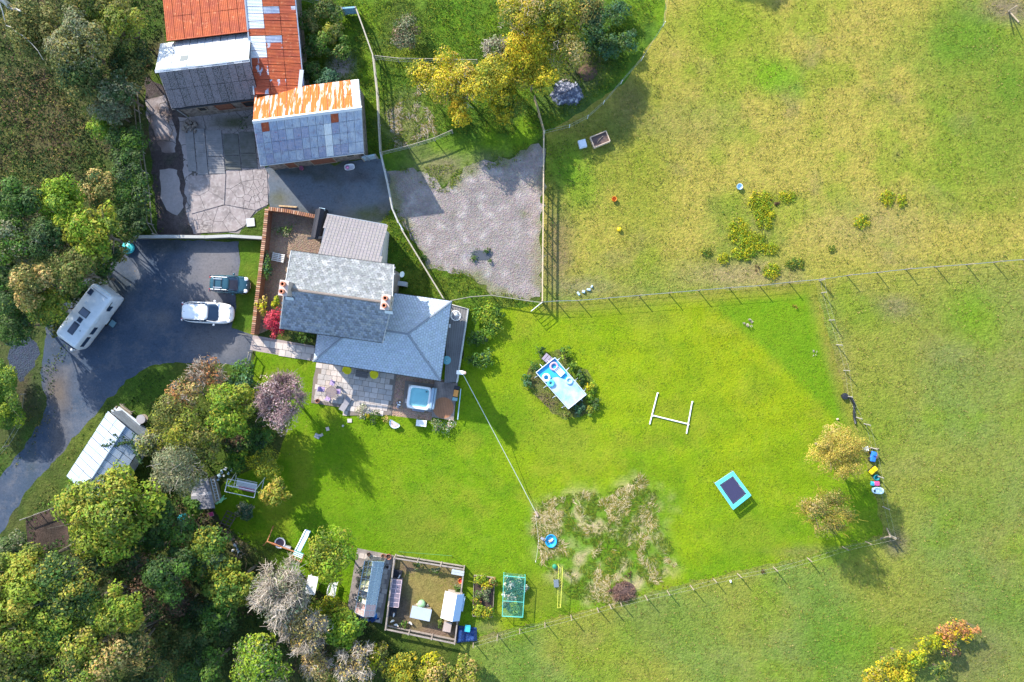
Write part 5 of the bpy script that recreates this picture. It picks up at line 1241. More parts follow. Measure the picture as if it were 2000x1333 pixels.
# ------------------------------------------------------------------ ground cover nobody could count
def scatter(name, label, cat, polys, dens, pal, size, hmax, seed, cover=.5, sc=1.2, m=None, hump=.5, not_in=()):
    rs = np.random.RandomState(seed); Xs = []
    for poly in polys:
        w2 = W2(poly); xs = [p[0] for p in w2]; ys = [p[1] for p in w2]; A_ = (max(xs) - min(xs)) * (max(ys) - min(ys)); n = int(A_ * dens)
        x = rs.uniform(min(xs), max(xs), n); y = rs.uniform(min(ys), max(ys), n); k = pip(x, y, w2)
        for q in not_in: k &= ~pip(x, y, W2(q))
        Xs.append(np.stack([x[k], y[k]], 1))
    X = np.concatenate(Xs); f = fbm(X[:, 0] / sc, X[:, 1] / sc, seed, 4); k = f > (1 - cover) * .5 + .25; X = X[k]; f = f[k]
    hh = hmax * np.clip((f - .3) * 2.2, .15, 1); z = hgt(X[:, 0], X[:, 1]) + rs.rand(len(X)) ** .6 * hh
    Cn = np.stack([X[:, 0], X[:, 1], z], 1); p = [c for q in pal for c in PAL[q]]; p = np.array(p)
    g = fbm(X[:, 0] / 2.5, X[:, 1] / 2.5, seed + 3, 3); ci = np.clip(((g - .3) * 2.4 + rs.normal(size=len(X)) * .22) * len(p), 0, len(p) - 1).astype(int)
    col = p[ci] * rs.uniform(.7, 1.25, (len(X), 1)); nr = rs.normal(size=(len(X), 3)) * .6; nr[:, 2] += .9
    V, F, cc = leaves(Cn, nr, size, np.clip(col, .005, .8), rs, .5)
    o = obj(name, np_mesh(name, V, F, m or leafdull, cc)); tag(o, label, cat, kind='stuff'); return o

def blades(name, label, cat, polys, dens, pal, L, wd, lean, seed, cover=.5, sc=1.2, swirl=None, z0=.02, not_in=()):
    rs = np.random.RandomState(seed); Xs = []
    for poly in polys:
        w2 = W2(poly); xs = [p[0] for p in w2]; ys = [p[1] for p in w2]; n = int((max(xs) - min(xs)) * (max(ys) - min(ys)) * dens)
        x = rs.uniform(min(xs), max(xs), n); y = rs.uniform(min(ys), max(ys), n); k = pip(x, y, w2)
        for q in not_in: k &= ~pip(x, y, W2(q))
        Xs.append(np.stack([x[k], y[k]], 1))
    X = np.concatenate(Xs); f = fbm(X[:, 0] / sc, X[:, 1] / sc, seed, 4); k = f > (1 - cover) * .5 + .25; X = X[k]; n = len(X)
    a = rs.uniform(0, 2 * math.pi, n)
    if swirl: a = fbm(X[:, 0] / swirl, X[:, 1] / swirl, seed + 8, 3) * 4 * math.pi + rs.normal(size=n) * .45
    d = np.stack([np.cos(a), np.sin(a)], 1); l = L * rs.uniform(.5, 1.3, n); wv = np.stack([-d[:, 1], d[:, 0]], 1) * wd
    z = hgt(X[:, 0], X[:, 1]) + z0; up = l * math.cos(lean) * rs.uniform(.4, 1.2, n); out = l * math.sin(lean)
    p0 = np.column_stack([X - wv, z]); p1 = np.column_stack([X + wv, z]); mid = X + d * (out * .55)[:, None]
    p2 = np.column_stack([mid + wv * .8, z + up * .8]); p3 = np.column_stack([mid - wv * .8, z + up * .8]); tip = X + d * out[:, None]
    p4 = np.column_stack([tip, z + up * .75])
    V = np.stack([p0, p1, p2, p3, p4], 1).reshape(-1, 3); b = (np.arange(n) * 5)[:, None]
    F = np.concatenate([b + np.array([0, 1, 2]), b + np.array([0, 2, 3]), b + np.array([3, 2, 4])])
    p = np.array([c for q in pal for c in PAL[q]]); col = p[rs.randint(0, len(p), n)] * rs.uniform(.7, 1.25, (n, 1))
    o = obj(name, np_mesh(name, V, F, leafdull, np.repeat(np.clip(col, .005, .8), 5, 0))); tag(o, label, cat, kind='stuff'); return o

scatter('undergrowth', 'low dark undergrowth and brambles of the left hand woods', 'undergrowth', [[(-60, -40), (322, -40), (312, 80), (270, 190), (285, 330), (300, 455), (215, 478), (130, 575), (80, 640), (-60, 660)], [(-60, 1010), (60, 1075), (230, 1000), (300, 930), (470, 1040), (560, 1120), (700, 1190), (740, 1240), (820, 1270), (900, 1290), (880, 1380), (-60, 1380)]], 42, ['dark', 'dark', 'olive', 'green', 'brown'], .24, 1.2, 5, cover=.92, sc=1.6)
scatter('bracken', 'brown and green bracken clearing at the left edge', 'bracken', [[(-40, 120), (110, 150), (180, 260), (180, 360), (60, 400), (-40, 380)]], 40, ['brown', 'olive', 'tan', 'green'], .2, .5, 15, cover=.8)
scatter('verge_growth', 'scruffy growth along the edges of the drive', 'undergrowth', [[(60, 740), (120, 660), (135, 680), (105, 760), (110, 810), (60, 880), (20, 930), (-20, 960), (-20, 880), (40, 840)], [(240, 760), (290, 725), (345, 715), (400, 735), (300, 860), (300, 880), (200, 800)], [(205, 805), (120, 940), (60, 1060), (20, 1060), (150, 862), (200, 802)]], 26, ['dark', 'green', 'olive'], .18, .25, 6, cover=.6)
scatter('shrubbery_floor', 'low plants and shade growth under the shrubbery', 'ground cover', [[(290, 790), (400, 720), (490, 740), (530, 860), (470, 930), (430, 940), (400, 1000), (330, 1000), (290, 940)]], 45, ['dark', 'green', 'olive', 'brown'], .2, .8, 7, cover=.8)
scatter('paddock_weeds', 'dark weeds and docks scattered through the upper paddock', 'weeds', [[(590, 0), (1290, 0), (1210, 160), (1065, 262), (890, 255), (750, 300), (742, 120), (700, 160), (596, 160)]], 42, ['green', 'dark', 'lime', 'green'], .15, .3, 8, cover=.42, sc=1.4)
scatter('pool_bed_growth', 'rough growth in the bed round the pool', 'ground cover', [Z['pool_border']], 70, ['green', 'olive', 'ygreen', 'brown'], .13, .25, 9, cover=.55, sc=.8)
scatter('back_growth', 'rough weeds behind the house and beside the gravel', 'weeds', [Z['back_grass']], 50, ['green', 'dark', 'ygreen'], .13, .28, 10, cover=.55, sc=.9, not_in=([(745, 510), (890, 560), (890, 610), (745, 600)],))
scatter('field_weeds', 'small dark docks and thistles dotted over the grazed field', 'weeds', [[(1070, 270), (1220, 170), (1300, 60), (1320, 0), (1990, 0), (1990, 500), (1600, 545), (1070, 585)]], 26, ['green', 'olive', 'dark'], .14, .14, 12, cover=.10, sc=.5)
scatter('yard_weeds', 'weeds in the gravel and along the yard fence', 'weeds', [[(930, 480), (960, 485), (962, 515), (915, 512)], [(1058, 290), (1078, 300), (1085, 500), (1060, 588)], [(265, 200), (290, 190), (322, 455), (300, 455)], [(430, 240), (505, 225), (505, 250), (430, 258)], [(1068, 262), (1150, 230), (1160, 420), (1075, 470)]], 60, ['green', 'dark', 'lime'], .12, .2, 13, cover=.42, sc=.6)
mead = [(1048, 985), (1110, 965), (1190, 962), (1250, 930), (1318, 985), (1290, 1000), (1325, 1105), (1255, 1160), (1190, 1180), (1110, 1170), (1056, 1095), (1042, 1040)]
PP = []
for pth in PATHS:
    for (ax, ay), (bx_, by_) in zip(pth, pth[1:]):
        L_ = math.hypot(bx_ - ax, by_ - ay); nx, ny_ = -(by_ - ay) / L_ * 8, (bx_ - ax) / L_ * 8; PP.append([(ax + nx, ay + ny_), (bx_ + nx, by_ + ny_), (bx_ - nx, by_ - ny_), (ax - nx, ay - ny_)])
blades('long_straw_grass', 'flattened straw coloured long grass in the unmown patch', 'long grass', [mead], 170, ['straw', 'straw', 'gold'], .5, .016, 1.46, 14, cover=.30, sc=1.3, swirl=2.4, not_in=PP)
blades('long_green_grass', 'green long grass of the unmown patch', 'long grass', [mead], 110, ['lime', 'ygreen', 'green'], .3, .018, 1.3, 15, cover=.62, sc=1.0, swirl=2.0)
blades('paddock_straw', 'pale flattened grass beside the tin roof barn fence', 'long grass', [[(748, 200), (830, 160), (850, 260), (770, 290)]], 160, ['pale', 'tan'], .5, .016, 1.4, 16, cover=.45, sc=1.2, swirl=2.0)
blades('paddock_grass', 'lush long grass of the upper paddock', 'long grass', [[(590, 0), (1300, 0), (1210, 160), (1065, 262), (890, 262), (750, 305), (712, 305), (700, 160), (596, 160)], Z['back_grass']], 60, ['green', 'lime', 'green', 'ygreen'], .28, .022, .9, 17, cover=.75, sc=1.2)
blades('pasture_tussocks', 'uneven tussocks of the grazed fields', 'pasture grass', [[(1066, 262), (1220, 170), (1300, 60), (1320, 0), (2010, 0), (2010, 505), (1600, 546), (1066, 588)], [(1610, 550), (2010, 510), (2010, 1340), (890, 1340), (940, 1262), (1240, 1180), (1740, 1052)]], 24, ['ygreen', 'tan', 'olive', 'ygreen'], .16, .024, .8, 18, cover=.55, sc=.7)
blades('fence_line_grass', 'longer pale grass left along the garden fence', 'long grass', [[(1062, 589), (1330, 569), (1600, 546), (1650, 690), (1690, 860), (1740, 1046), (1728, 1050), (1675, 862), (1628, 700), (1586, 560), (1330, 577), (1062, 600)], [(905, 1268), (1240, 1176), (1740, 1052), (1720, 1040), (1348, 1132), (1180, 1170), (930, 1238)]], 22, ['tan', 'ygreen', 'ygreen'], .26, .016, 1.15, 19, cover=.8, sc=.7)
blades('gravel_edge_grass', 'ragged grass creeping over the edges of the gravel yard', 'grass', [[(758, 330), (900, 320), (1050, 270), (1062, 300), (1000, 320), (915, 340), (870, 380), (800, 350)], [(770, 400), (800, 440), (845, 520), (910, 528), (960, 570), (1058, 580), (1058, 592), (940, 590), (830, 540), (780, 450)]], 90, ['green', 'lime', 'ygreen'], .22, .02, 1.0, 27, cover=.5, sc=.8)
blades('lawn_grass', 'slightly longer blades scattered through the mown lawn', 'grass', [Z['lawn']], 26, ['lime', 'ygreen', 'lime'], .11, .018, 1.1, 28, cover=.55, sc=.9)
scatter('fallen_leaves', 'small fallen leaves on the lawn below the shrubs and trees', 'fallen leaves', [[(500, 700), (620, 800), (700, 950), (640, 1060), (560, 1110), (470, 1050), (540, 900)], [(1540, 820), (1720, 820), (1730, 1040), (1540, 1080)], [(480, 1060), (700, 1060), (690, 1170), (560, 1130)]], 5, ['tan', 'gorse', 'rust'], .09, .02, 29, cover=.6)
scatter('drive_litter', 'leaf litter and grit collected along the edges of the drive', 'leaf litter', [[(215, 490), (300, 480), (240, 620), (200, 700), (110, 860), (60, 930), (40, 900), (90, 780), (90, 660), (150, 590)], [(262, 468), (466, 472), (466, 486), (262, 482)], [(345, 700), (488, 700), (486, 714), (345, 712)]], 7, ['tan', 'brown', 'olive'], .09, .02, 31, cover=.45, sc=.7)
# ------------------------------------------------------------------ vehicles
def oval(n, a, b, p=2.6):
    out = []
    for i in range(n):
        t = 2 * math.pi * i / n; c, s = math.cos(t), math.sin(t)
        out.append((a * math.copysign(abs(c) ** (2 / p), c), b * math.copysign(abs(s) ** (2 / p), s)))
    return out

def car(name, label, px, py, ang, L, Wd, paint_, roof_bars=False, group=None, h=1.62, silver=None):
    X, Y = P(px, py, .9); t = thing(name, label, 'car', (X, Y, H1(X, Y)), ang, group)
    lg = L / 2; wg = Wd / 2
    # lower body: stacked outlines, bonnet lower than the waist
    def ring(z, lx0, lx1, wy, p=4.5):
        pts = oval(36, 1, 1, p); cx_ = (lx0 + lx1) / 2; hx = (lx1 - lx0) / 2
        return [(cx_ + x * hx, y * wy * (1 - .10 * max(0, x) ** 4 - .05 * max(0, -x) ** 6), z if not callable(z) else z(cx_ + x * hx)) for x, y in pts]
    hood = lambda x: .98 - .20 * max(0, (x - lg * .28) / (lg * .72)) ** 1.4
    body = MB().loft([ring(.22, -lg * .95, lg * .93, wg * .90), ring(.34, -lg * .985, lg * .985, wg * .97), ring(.60, -lg, lg, wg), ring(lambda x: hood(x) - .10, -lg * .985, lg * .975, wg * .985), ring(hood, -lg * .94, lg * .90, wg * .93), ring(lambda x: hood(x) + .03, -lg * .85, lg * .72, wg * .80)])
    bo = body.build('body', paint_, t, smooth=True)
    # cabin: glass band and roof
    def cab(z, x0, x1, wy, p=5): return [((x0 + x1) / 2 + x * (x1 - x0) / 2, y * wy, z) for x, y in oval(28, 1, 1, p)]
    q_ = L / 4.72; x0, x1 = -lg * .93, lg * .50
    MB().loft([cab(.93, x0, x1, wg * .90), cab(1.20, x0 + .10, x1 - .38 * q_, wg * .84), cab(h - .10, x0 + .24, x1 - .84 * q_, wg * .76)]).build('glasshouse', glass_dark, t, smooth=False)
    MB().loft([cab(h - .115, x0 + .20, x1 - .80 * q_, wg * .735), cab(h - .03, x0 + .26, x1 - .88 * q_, wg * .70), cab(h, x0 + .42, x1 - 1.05 * q_, wg * .58)]).build('roof_panel', paint_, t, smooth=True)
    for s in (-1, 1):
        MB().tube([(x1 - .06, s * wg * .86, .98), (x1 - .45 * q_, s * wg * .825, 1.28), (x1 - .88 * q_, s * wg * .765, h - .06)], .045, 5).build('pillar', paint_, t)
        MB().tube([(x0 + .02, s * wg * .84, 1.0), (x0 + .22, s * wg * .775, h - .08)], .07, 5).build('pillar', paint_, t)
        MB().box((-.35, s * wg * .825, 1.22), (.09, .07, .5), rx=s * .25).build('pillar', paint_, t)
        MB().tube([(x0 + .32, s * wg * .68, h + .02), (x1 - 1.05 * q_, s * wg * .68, h + .02)], .028, 5).build('roof_rail', silver or metal, t)
        mir = MB().loft([[(x1 - .42 + x, s * (wg + .09) + y, z) for x, y in oval(10, .10 * k, .10 * k, 3)] for z, k in ((.98, .6), (1.03, 1), (1.10, 1), (1.14, .7))]).build('wing_mirror', paint_, t, smooth=True)
        hl = MB().loft([[(lg * .86 + x - abs(y) * .3, s * wg * .66 + y, z) for x, y in oval(12, .17 * k, .17 * k, 3)] for z, k in ((.70, 1), (.84, 1.05), (.885, .8))]).build('headlight', mat('headlight', (.75, .78, .8), .12, spec=.8), t, smooth=True)
        MB().box((-lg * .955, s * wg * .74, .86), (.1, .26, .2)).build('tail_light', mat('tail_red', (.4, .02, .02), .3), t)
        for xx in (lg * .60, -lg * .60):
            wl = MB().lathe([(.0001, -.1), (.20, -.1), (.33, -.095), (.345, -.05), (.345, .05), (.33, .095), (.2, .1), (.0001, .1)], (0, 0, 0), 20)
            o = wl.build('wheel', mat('tyre', (.02, .02, .02), .85), t); o.location = (xx, s * (wg - .13), .345); o.rotation_euler = (math.radians(90), 0, 0)
            r_ = MB().lathe([(.0001, -.11), (.2, -.108), (.215, -.09), (.215, .09), (.2, .108), (.0001, .11)], (0, 0, 0), 16).build('rim', metal, o)
    for s in (-1, 1): MB().tube([(x1 + .08, s * wg * .78, .985), (lg * .80, s * wg * .70, .90)], .012, 4).build('panel_gap', black, t)
    MB().tube([(lg * .87, -wg * .62, .87), (lg * .93, 0, .84), (lg * .87, wg * .62, .87)], .014, 4).build('panel_gap', black, t)
    MB().box((lg * .90, 0, .86), (.06, .14, .03)).build('badge', metal, t); MB().tube([(x0 + .5, 0, h), (x0 + .42, 0, h + .12)], .012, 4).build('aerial', black, t)
    MB().tube([(x1 + .02, -wg * .5, .955), (x1 - .12, 0, 1.03), (x1 - .02, wg * .1, .99)], .012, 4).build('wiper', black, t)
    MB().box((lg * .955, 0, .48), (.1, wg * 1.1, .22)).build('grille', black, t)
    MB().box((lg * .975, 0, .36), (.04, .5, .11)).build('number_plate', white_paint, t)
    if roof_bars:
        for xx in (-1.05, -.4): MB().box((xx, 0, h + .06), (.05, wg * 1.36, .03)).build('cross_bar', black, t)
        for s in (-1, 1): MB().box((-.7, s * .38, h + .09), (.8, .045, .03)).build('rack_bar', mat('bright_rack', (.8, .8, .82), .3, .5), t)
    return t
car_white = mat('car_white', (.80, .80, .80), .22, spec=.6)
car_teal = mat('car_teal', (.035, .105, .14), .25, .35, spec=.6)
car('estate_car', 'white estate car with dark blue windscreen parked nose to the brick wall', 404, 611, math.radians(-3), 4.72, 1.98, car_white, h=1.6)
car('estate_car', 'teal estate car with roof bars parked beside the grass strip', 447, 555.5, math.radians(-3), 3.62, 1.66, car_teal, True, h=1.6)

cvx, cvy = P(166, 619, 2.2); cv = thing('caravan', 'white touring caravan parked under the trees with its step out', 'caravan', (cvx, cvy, 0), math.radians(180 + 53))
cw = mat('caravan_white', (.74, .76, .80), .35, col2=(.62, .66, .70), ns=2.0, grime=.2, spec=.5)
def cr(z, x0, x1, wy, p=14): return [((x0 + x1) / 2 + x * (x1 - x0) / 2, y * wy, z) for x, y in oval(40, 1, 1, p)]
MB().loft([cr(.45, -2.95, 2.75, 1.06), cr(.7, -3.02, 2.95, 1.12), cr(1.5, -3.02, 3.05, 1.13), cr(2.2, -3.0, 2.85, 1.12), cr(2.5, -2.97, 2.65, 1.10), cr(2.58, -2.9, 2.5, 1.04)]).build('body', cw, cv, smooth=True)
roofw = MB()
for x, y, sx_, sy_, nm, mt in ((.15, -.05, .72, .86, 'rooflight', 'w'), (.92, .02, .46, .44, 'roof_vent', 'd'), (1.85, -.0, 1.15, .60, 'rooflight', 'd'), (-2.2, -.72, .55, .42, 'solar_panel', 'd')):
    x = x - .55 if nm != 'solar_panel' else x
    fr_ = MB().box((x, y, 2.60), (sx_, sy_, .07)).build(nm, mat('caravan_frame', (.06, .08, .11), .4), cv, bevel=.02)
    MB().box((x, y, 2.645), (sx_ - .14, sy_ - .14, .04)).build('pane', mat('caravan_pane', (.16, .19, .26), .2, spec=.6) if mt == 'w' else mat('smoked_pane', (.035, .05, .09), .15, spec=.6), fr_)
MB().box((-2.62, 0, 2.585), (.05, 1.7, .03)).build('roof_rail', metal, cv)
MB().box((-2.9, 0, 2.35), (.18, 1.55, .2), ry=-.5).build('rear_rail', mat('pale_blue_trim', (.42, .58, .68), .4), cv)
MB().lathe([(.12, 2.58), (.12, 2.64), (.0001, 2.65)], (-1.2, -.55, 0), 12).build('aerial_base', cw, cv); MB().lathe([(.07, 2.58), (.07, 2.68), (.0001, 2.69)], (1.15, .62, 0), 10).build('flue_cap', metal, cv)
for x, ln, z in ((2.0, 1.1, 1.65), (.75, .8, 1.65), (-1.75, .55, 1.75)):
    for s in (-1, 1):
        w_ = MB().box((x, s * 1.125, z), (ln, .05, .55)).build('window', black, cv, bevel=.02); MB().box((x, s * 1.152, z), (ln - .1, .01, .45)).build('pane', glass_dark, w_)
for x in (-2.15, -1.95): MB().box((x, 1.13, 2.08), (.62, .04, .07)).build('vent', black, cv)
MB().box((-.35, 1.13, 1.4), (.62, .05, 1.75)).build('door', cw, cv, bevel=.02)
MB().box((-.35, 1.42, .25), (.55, .5, .08)).build('step', mat('step_teal', (.12, .22, .26), .6), cv)
MB().box((3.08, 0, 1.7), (.06, 1.5, .6), ry=-.15).build('front_window', glass_dark, cv)
for s in (-1, 1):
    MB().tube([(2.7, s * .7, .45), (3.9, 0, .45)], .05, 5).build('drawbar', metal, cv)
    wh = MB().lathe([(.0001, -.1), (.3, -.1), (.34, -.05), (.34, .05), (.3, .1), (.0001, .1)], (0, 0, 0), 18).build('wheel', mat('tyre', (.02, .02, .02), .85), cv); wh.location = (-.1, s * 1.0, .34); wh.rotation_euler = (math.pi / 2, 0, 0)
MB().lathe([(.12, .3), (.14, .55), (.09, .62), (.0001, .63)], (3.75, 0, 0), 10).build('hitch', mat('hitch_silver', (.6, .62, .65), .4, .4), cv)
MB().box((3.25, 0, .62), (.45, .32, .35)).build('gas_locker', cw, cv, bevel=.04); MB().tube([(3.55, .12, .0), (3.55, .12, .75)], .03, 6).build('jockey_wheel', metal, cv)

# ------------------------------------------------------------------ fences, gates, walls
post_m = mat('fence_post', (.34, .28, .20), .85, col2=(.24, .2, .15), ns=6, grime=.3); grey_post = mat('grey_post', (.33, .31, .27), .85, col2=(.24, .22, .19), ns=5, grime=.3)
wire_m = mat('fence_wire', (.40, .39, .34), .6)
def fence(label, pts, h=1.15, step=2.4, posts=None, rails=0, m=None, wires=3, name='fence', wr=.011, pr=.055, group=None, railm=None, top=False, mesh=False, rt=.035):
    """posts every step along the pixel polyline, with wires or wooden rails"""
    W_ = [P3(x, y, 0) for x, y in pts]; o = thing(name, label, 'fence', (W_[0].x, W_[0].y, 0), 0, group); off = wloc(o); m = m or post_m
    PP = []
    if posts: PP = [P3(x, y, 0) for x, y in posts]
    else:
        for a, b in zip(W_, W_[1:]):
            n = max(1, round((b - a).length / step)); PP += [a.lerp(b, i / n) for i in range(n)]
        PP.append(W_[-1])
    me = MB().tube([(0, 0, -.1), (0, 0, h * .5), (0, 0, h)], pr, 7, pr * .92).mesh('post', m)
    for p in PP: 
        q = piece('post', me, o, (p.x - off.x + R.uniform(-.02, .02), p.y - off.y + R.uniform(-.02, .02), H1(p.x, p.y)), (R.uniform(-.035, .035), R.uniform(-.035, .035), R.random() * 3)); q.scale = (1, 1, R.uniform(.93, 1.06))
    if rails:
        for a, b in zip(PP, PP[1:]):
            for k in range(rails):
                z = h * (.35 + .6 * k / max(1, rails - 1)) if rails > 1 else h * .93
                d_ = (b - a); MB().box(((a.x + b.x) / 2, (a.y + b.y) / 2, z + R.uniform(-.02, .02)), (d_.length + .02, rt, .10), math.atan2(d_.y, d_.x)).build('rail', railm or m, o, True)
        if top:
            for a, b in zip(PP, PP[1:]):
                d_ = (b - a); MB().box(((a.x + b.x) / 2, (a.y + b.y) / 2, h + .03), (d_.length + .01, .11, .035), math.atan2(d_.y, d_.x) + R.uniform(-.006, .006)).build('top_board', railm or m, o, True)
    if wires:
        w_ = MB()
        for k in range(wires):
            z = h * (.25 + .7 * k / max(1, wires - 1)) if wires > 1 else h * .95
            w_.tube([Vector((p.x, p.y, z)) for p in PP], wr, 3)
        w_.build('wire', wire_m, o, True)
    if mesh:
        n_ = MB()
        for a, b in zip(PP, PP[1:]):
            L_ = (b - a).length; k = int(L_ / 1.2)
            for i in range(k):
                p = a.lerp(b, (i + .5) / k); n_.tube([(p.x, p.y, .05), (p.x, p.y, h * .85)], .003, 3, caps=False)
        n_.build('stock_netting', wire_m, o, True, kind='stuff')
    return o
gfd = 'wire fences round the garden and fields'
fence('post and wire fence between the lawn and the grazed field, running to the right edge', [(1061, 591), (1330, 569), (1600, 547), (2010, 506)], posts=[(1061, 591), (1086, 589), (1128, 588), (1188, 583), (1248, 578), (1306, 573), (1364, 568), (1424, 563), (1483, 559), (1540, 552), (1600, 547), (1654, 539), (1712, 533), (1769, 527), (1827, 522), (1886, 518), (1940, 513), (1998, 508)], group=gfd, mesh=True, wires=3, wr=.012)
fence('post and wire fence down the right side of the lawn', [(1600, 548), (1737, 1045)], posts=[(1600, 549), (1604, 573), (1619, 626), (1634, 674), (1648, 724), (1654, 774), (1672, 815), (1688, 828), (1700, 874), (1712, 930), (1724, 990), (1737, 1045)], group=gfd, mesh=True, wires=2, wr=.004, m=grey_post)
fence('post and wire fence along the bottom of the lawn', [(1737, 1048), (905, 1265)], posts=[(1737, 1048), (1690, 1058), (1646, 1068), (1577, 1090), (1510, 1108), (1440, 1121), (1393, 1131), (1348, 1143), (1303, 1154), (1260, 1163), (1211, 1175), (1190, 1180), (1166, 1187), (1115, 1202), (1064, 1216), (1015, 1228), (972, 1240), (925, 1254)], group=gfd, mesh=True, wires=2, wr=.004)
fence('pale post and rail fence along the right side of the gravel yard', [(1061, 262), (1058, 590)], step=1.75, h=1.3, rails=3, m=wood_new, wires=0, name='rail_fence', top=True, pr=.07, railm=mat('new_rail', (.55, .43, .29), .8, col2=(.45, .34, .22), ns=4))
fence('short rail fence running up from the gravel yard into the trees', [(1061, 262), (1043, 197)], step=1.7, h=1.3, rails=2, m=wood_new, wires=0, name='rail_fence', top=True, pr=.06)
fence('thin pale electric fence curving up to the top edge', [(1063, 262), (1108, 250), (1147, 232), (1178, 205), (1212, 165), (1252, 120), (1294, 52), (1302, -10)], posts=[(1063, 262), (1112, 250), (1147, 232), (1178, 204), (1212, 164), (1252, 119), (1294, 52), (1302, -12)], h=1.0, name='electric_fence', pr=.03, m=white_plastic, wires=2, wr=.009)
fence('rail fence on the right of the tin roof barn, top to gate', [(700, 26), (716, 70), (733, 118), (741, 190), (747, 302)], step=2.2, h=1.25, rails=3, wires=0, name='rail_fence', top=True, m=grey_post, railm=mat('grey_rail', (.42, .38, .30), .85, col2=(.33, .29, .23), ns=4))
fence('rail fence between the farm court and the gravel yard', [(747, 304), (760, 360), (770, 412), (782, 440)], step=1.8, h=1.2, rails=3, wires=0, name='rail_fence', top=True, m=grey_post, railm=mat('pale_grey_rail', (.44, .44, .42), .8, col2=(.36, .34, .3), ns=4))
fence('rail fence from the small gate down to the back corner of the house', [(788, 452), (820, 505), (868, 584)], step=1.9, h=1.2, rails=3, wires=0, name='rail_fence', top=True, m=grey_post, railm=MATS['grey_rail'])
fence('curved wire fence from the barn gate to the autumn trees', [(747, 304), (800, 291), (850, 276), (884, 261)], step=2.0, h=1.1, rails=1, wires=3, name='fence', m=grey_post, railm=MATS['grey_rail'])
fence('cross fence of netting below the upper paddock', [(736, 118), (780, 123), (835, 124), (880, 125), (932, 126)], step=2.2, h=1.1, rails=1, wires=3, name='fence', m=grey_post, railm=MATS['grey_rail'], mesh=True)
fence('wire fence from the lean to roof to the blue gate', [(588, 2), (640, 16), (674, 26)], step=2.0, h=1.1, wires=3, m=grey_post, rails=1, railm=MATS['grey_rail'])
fence('low wire fence between the house corner and the gravel yard', [(884, 588), (920, 581), (960, 578), (1000, 584), (1040, 590), (1058, 592)], step=2.2, h=.9, wires=2, m=grey_post, rails=1, railm=MATS['grey_rail'], pr=.04)
fence('weathered post and rail fence on the left of the earth yard', [(272, 182), (284, 300), (296, 380), (300, 440), (312, 460)], step=2.0, h=1.2, rails=2, wires=2, name='rail_fence', m=grey_post, railm=mat('dark_rail', (.22, .19, .15), .9, grime=.4))
fence('small fence beside the front path at the garden gate', [(494, 688), (486, 716)], step=1.3, h=1.0, rails=2, wires=0, name='rail_fence', m=grey_post)
fence('broken rail fence above the brown mulch heap', [(50, 1012), (106, 992)], step=1.6, h=.8, rails=1, wires=0, name='rail_fence', m=grey_post)
fence('thin wire fence curving round the clipped hedge', [(-10, 900), (20, 870), (44, 830), (50, 770)], step=2.2, h=.9, wires=2, m=grey_post)
fence('low white wire edging beside the unmown grass', [(1046, 1008), (1052, 1055), (1046, 1095)], step=1.6, h=.5, wires=1, m=white_plastic, pr=.02, wr=.014)

sw = thing('concrete_wall', 'long pale topped low wall between the driveway and the concrete yard', 'wall', (*P(390, 465), 0))
pw = [P3(258, 463, .9), P3(330, 462, .9), P3(400, 463, .9), P3(450, 461, .9), P3(512, 465, .9)]
for a, b in zip(pw, pw[1:]):
    d_ = b - a; c_ = (a + b) / 2
    MB().box((c_.x, c_.y, .4), (d_.length, .2, .9), math.atan2(d_.y, d_.x)).build('wall_panel', mat('block_wall', (.2, .195, .18), .9, grime=.5), sw, True)
    MB().box((c_.x, c_.y, .88), (d_.length - .02, .27, .06), math.atan2(d_.y, d_.x) + .002).build('coping', mat('pale_coping', (.42, .42, .40), .85, grime=.5), sw, True)

def gate(label, a, b, h, m, name='gate', bars=5):
    A_ = P3(*a, 0); B_ = P3(*b, 0); d_ = B_ - A_; L_ = d_.length; t = thing(name, label, 'gate', (A_.x, A_.y, H1(A_.x, A_.y)), math.atan2(d_.y, d_.x))
    MB().tube([(0, 0, .15), (0, 0, h)], .03, 5).build('stile', m, t); MB().tube([(L_, 0, .15), (L_, 0, h)], .03, 5).build('stile', m, t)
    for k in range(bars): MB().tube([(0, 0, .15 + (h - .15) * k / (bars - 1)), (L_, 0, .15 + (h - .15) * k / (bars - 1))], .03 if k == bars - 1 else .022, 5).build('bar', m, t)
    MB().tube([(0, 0, .2), (L_ / 2, 0, h - .05), (L_, 0, .2)], .018, 4).build('brace', m, t)
    return t
def board_gate(label, a, b, h, m, z0=.1):
    A_ = P3(*a, 0); B_ = P3(*b, 0); d_ = B_ - A_; L_ = d_.length; t = thing('gate', label, 'gate', (A_.x, A_.y, H1(A_.x, A_.y)), math.atan2(d_.y, d_.x))
    for k in range(7): MB().box((L_ * (k + .5) / 7, 0, (z0 + h) / 2), (L_ / 7 - .015, .04, h - z0)).build('board', m, t)
    for s in (.2, .8): MB().box((L_ / 2, -.04, z0 + (h - z0) * s), (L_, .035, .1)).build('rail', m, t)
    MB().box((0.0, 0, h / 2), (.12, .12, h + .1)).build('gate_post', grey_post, t); MB().box((L_ , 0, h / 2), (.12, .12, h + .1)).build('gate_post', grey_post, t)
    MB().box((L_ / 2, 0, h + .02), (L_, .14, .05)).build('capping', m, t)
    return t
blg = mat('blue_paint', (.22, .42, .55), .6, col2=(.16, .33, .46), ns=4, grime=.3)
board_gate('blue boarded gate in the upper paddock fence', (674, 30), (700, 28), 1.3, blg)
board_gate('blue grey boarded gate at the right end of the tin roof barn', (712, 315), (738, 310), 1.3, mat('blue_grey_paint', (.36, .46, .52), .6, grime=.3))
gate('white metal gate standing open at the gravel yard corner', (1058, 592), (1037, 609), 1.3, mat('gate_white', (.7, .72, .72), .4), bars=6)
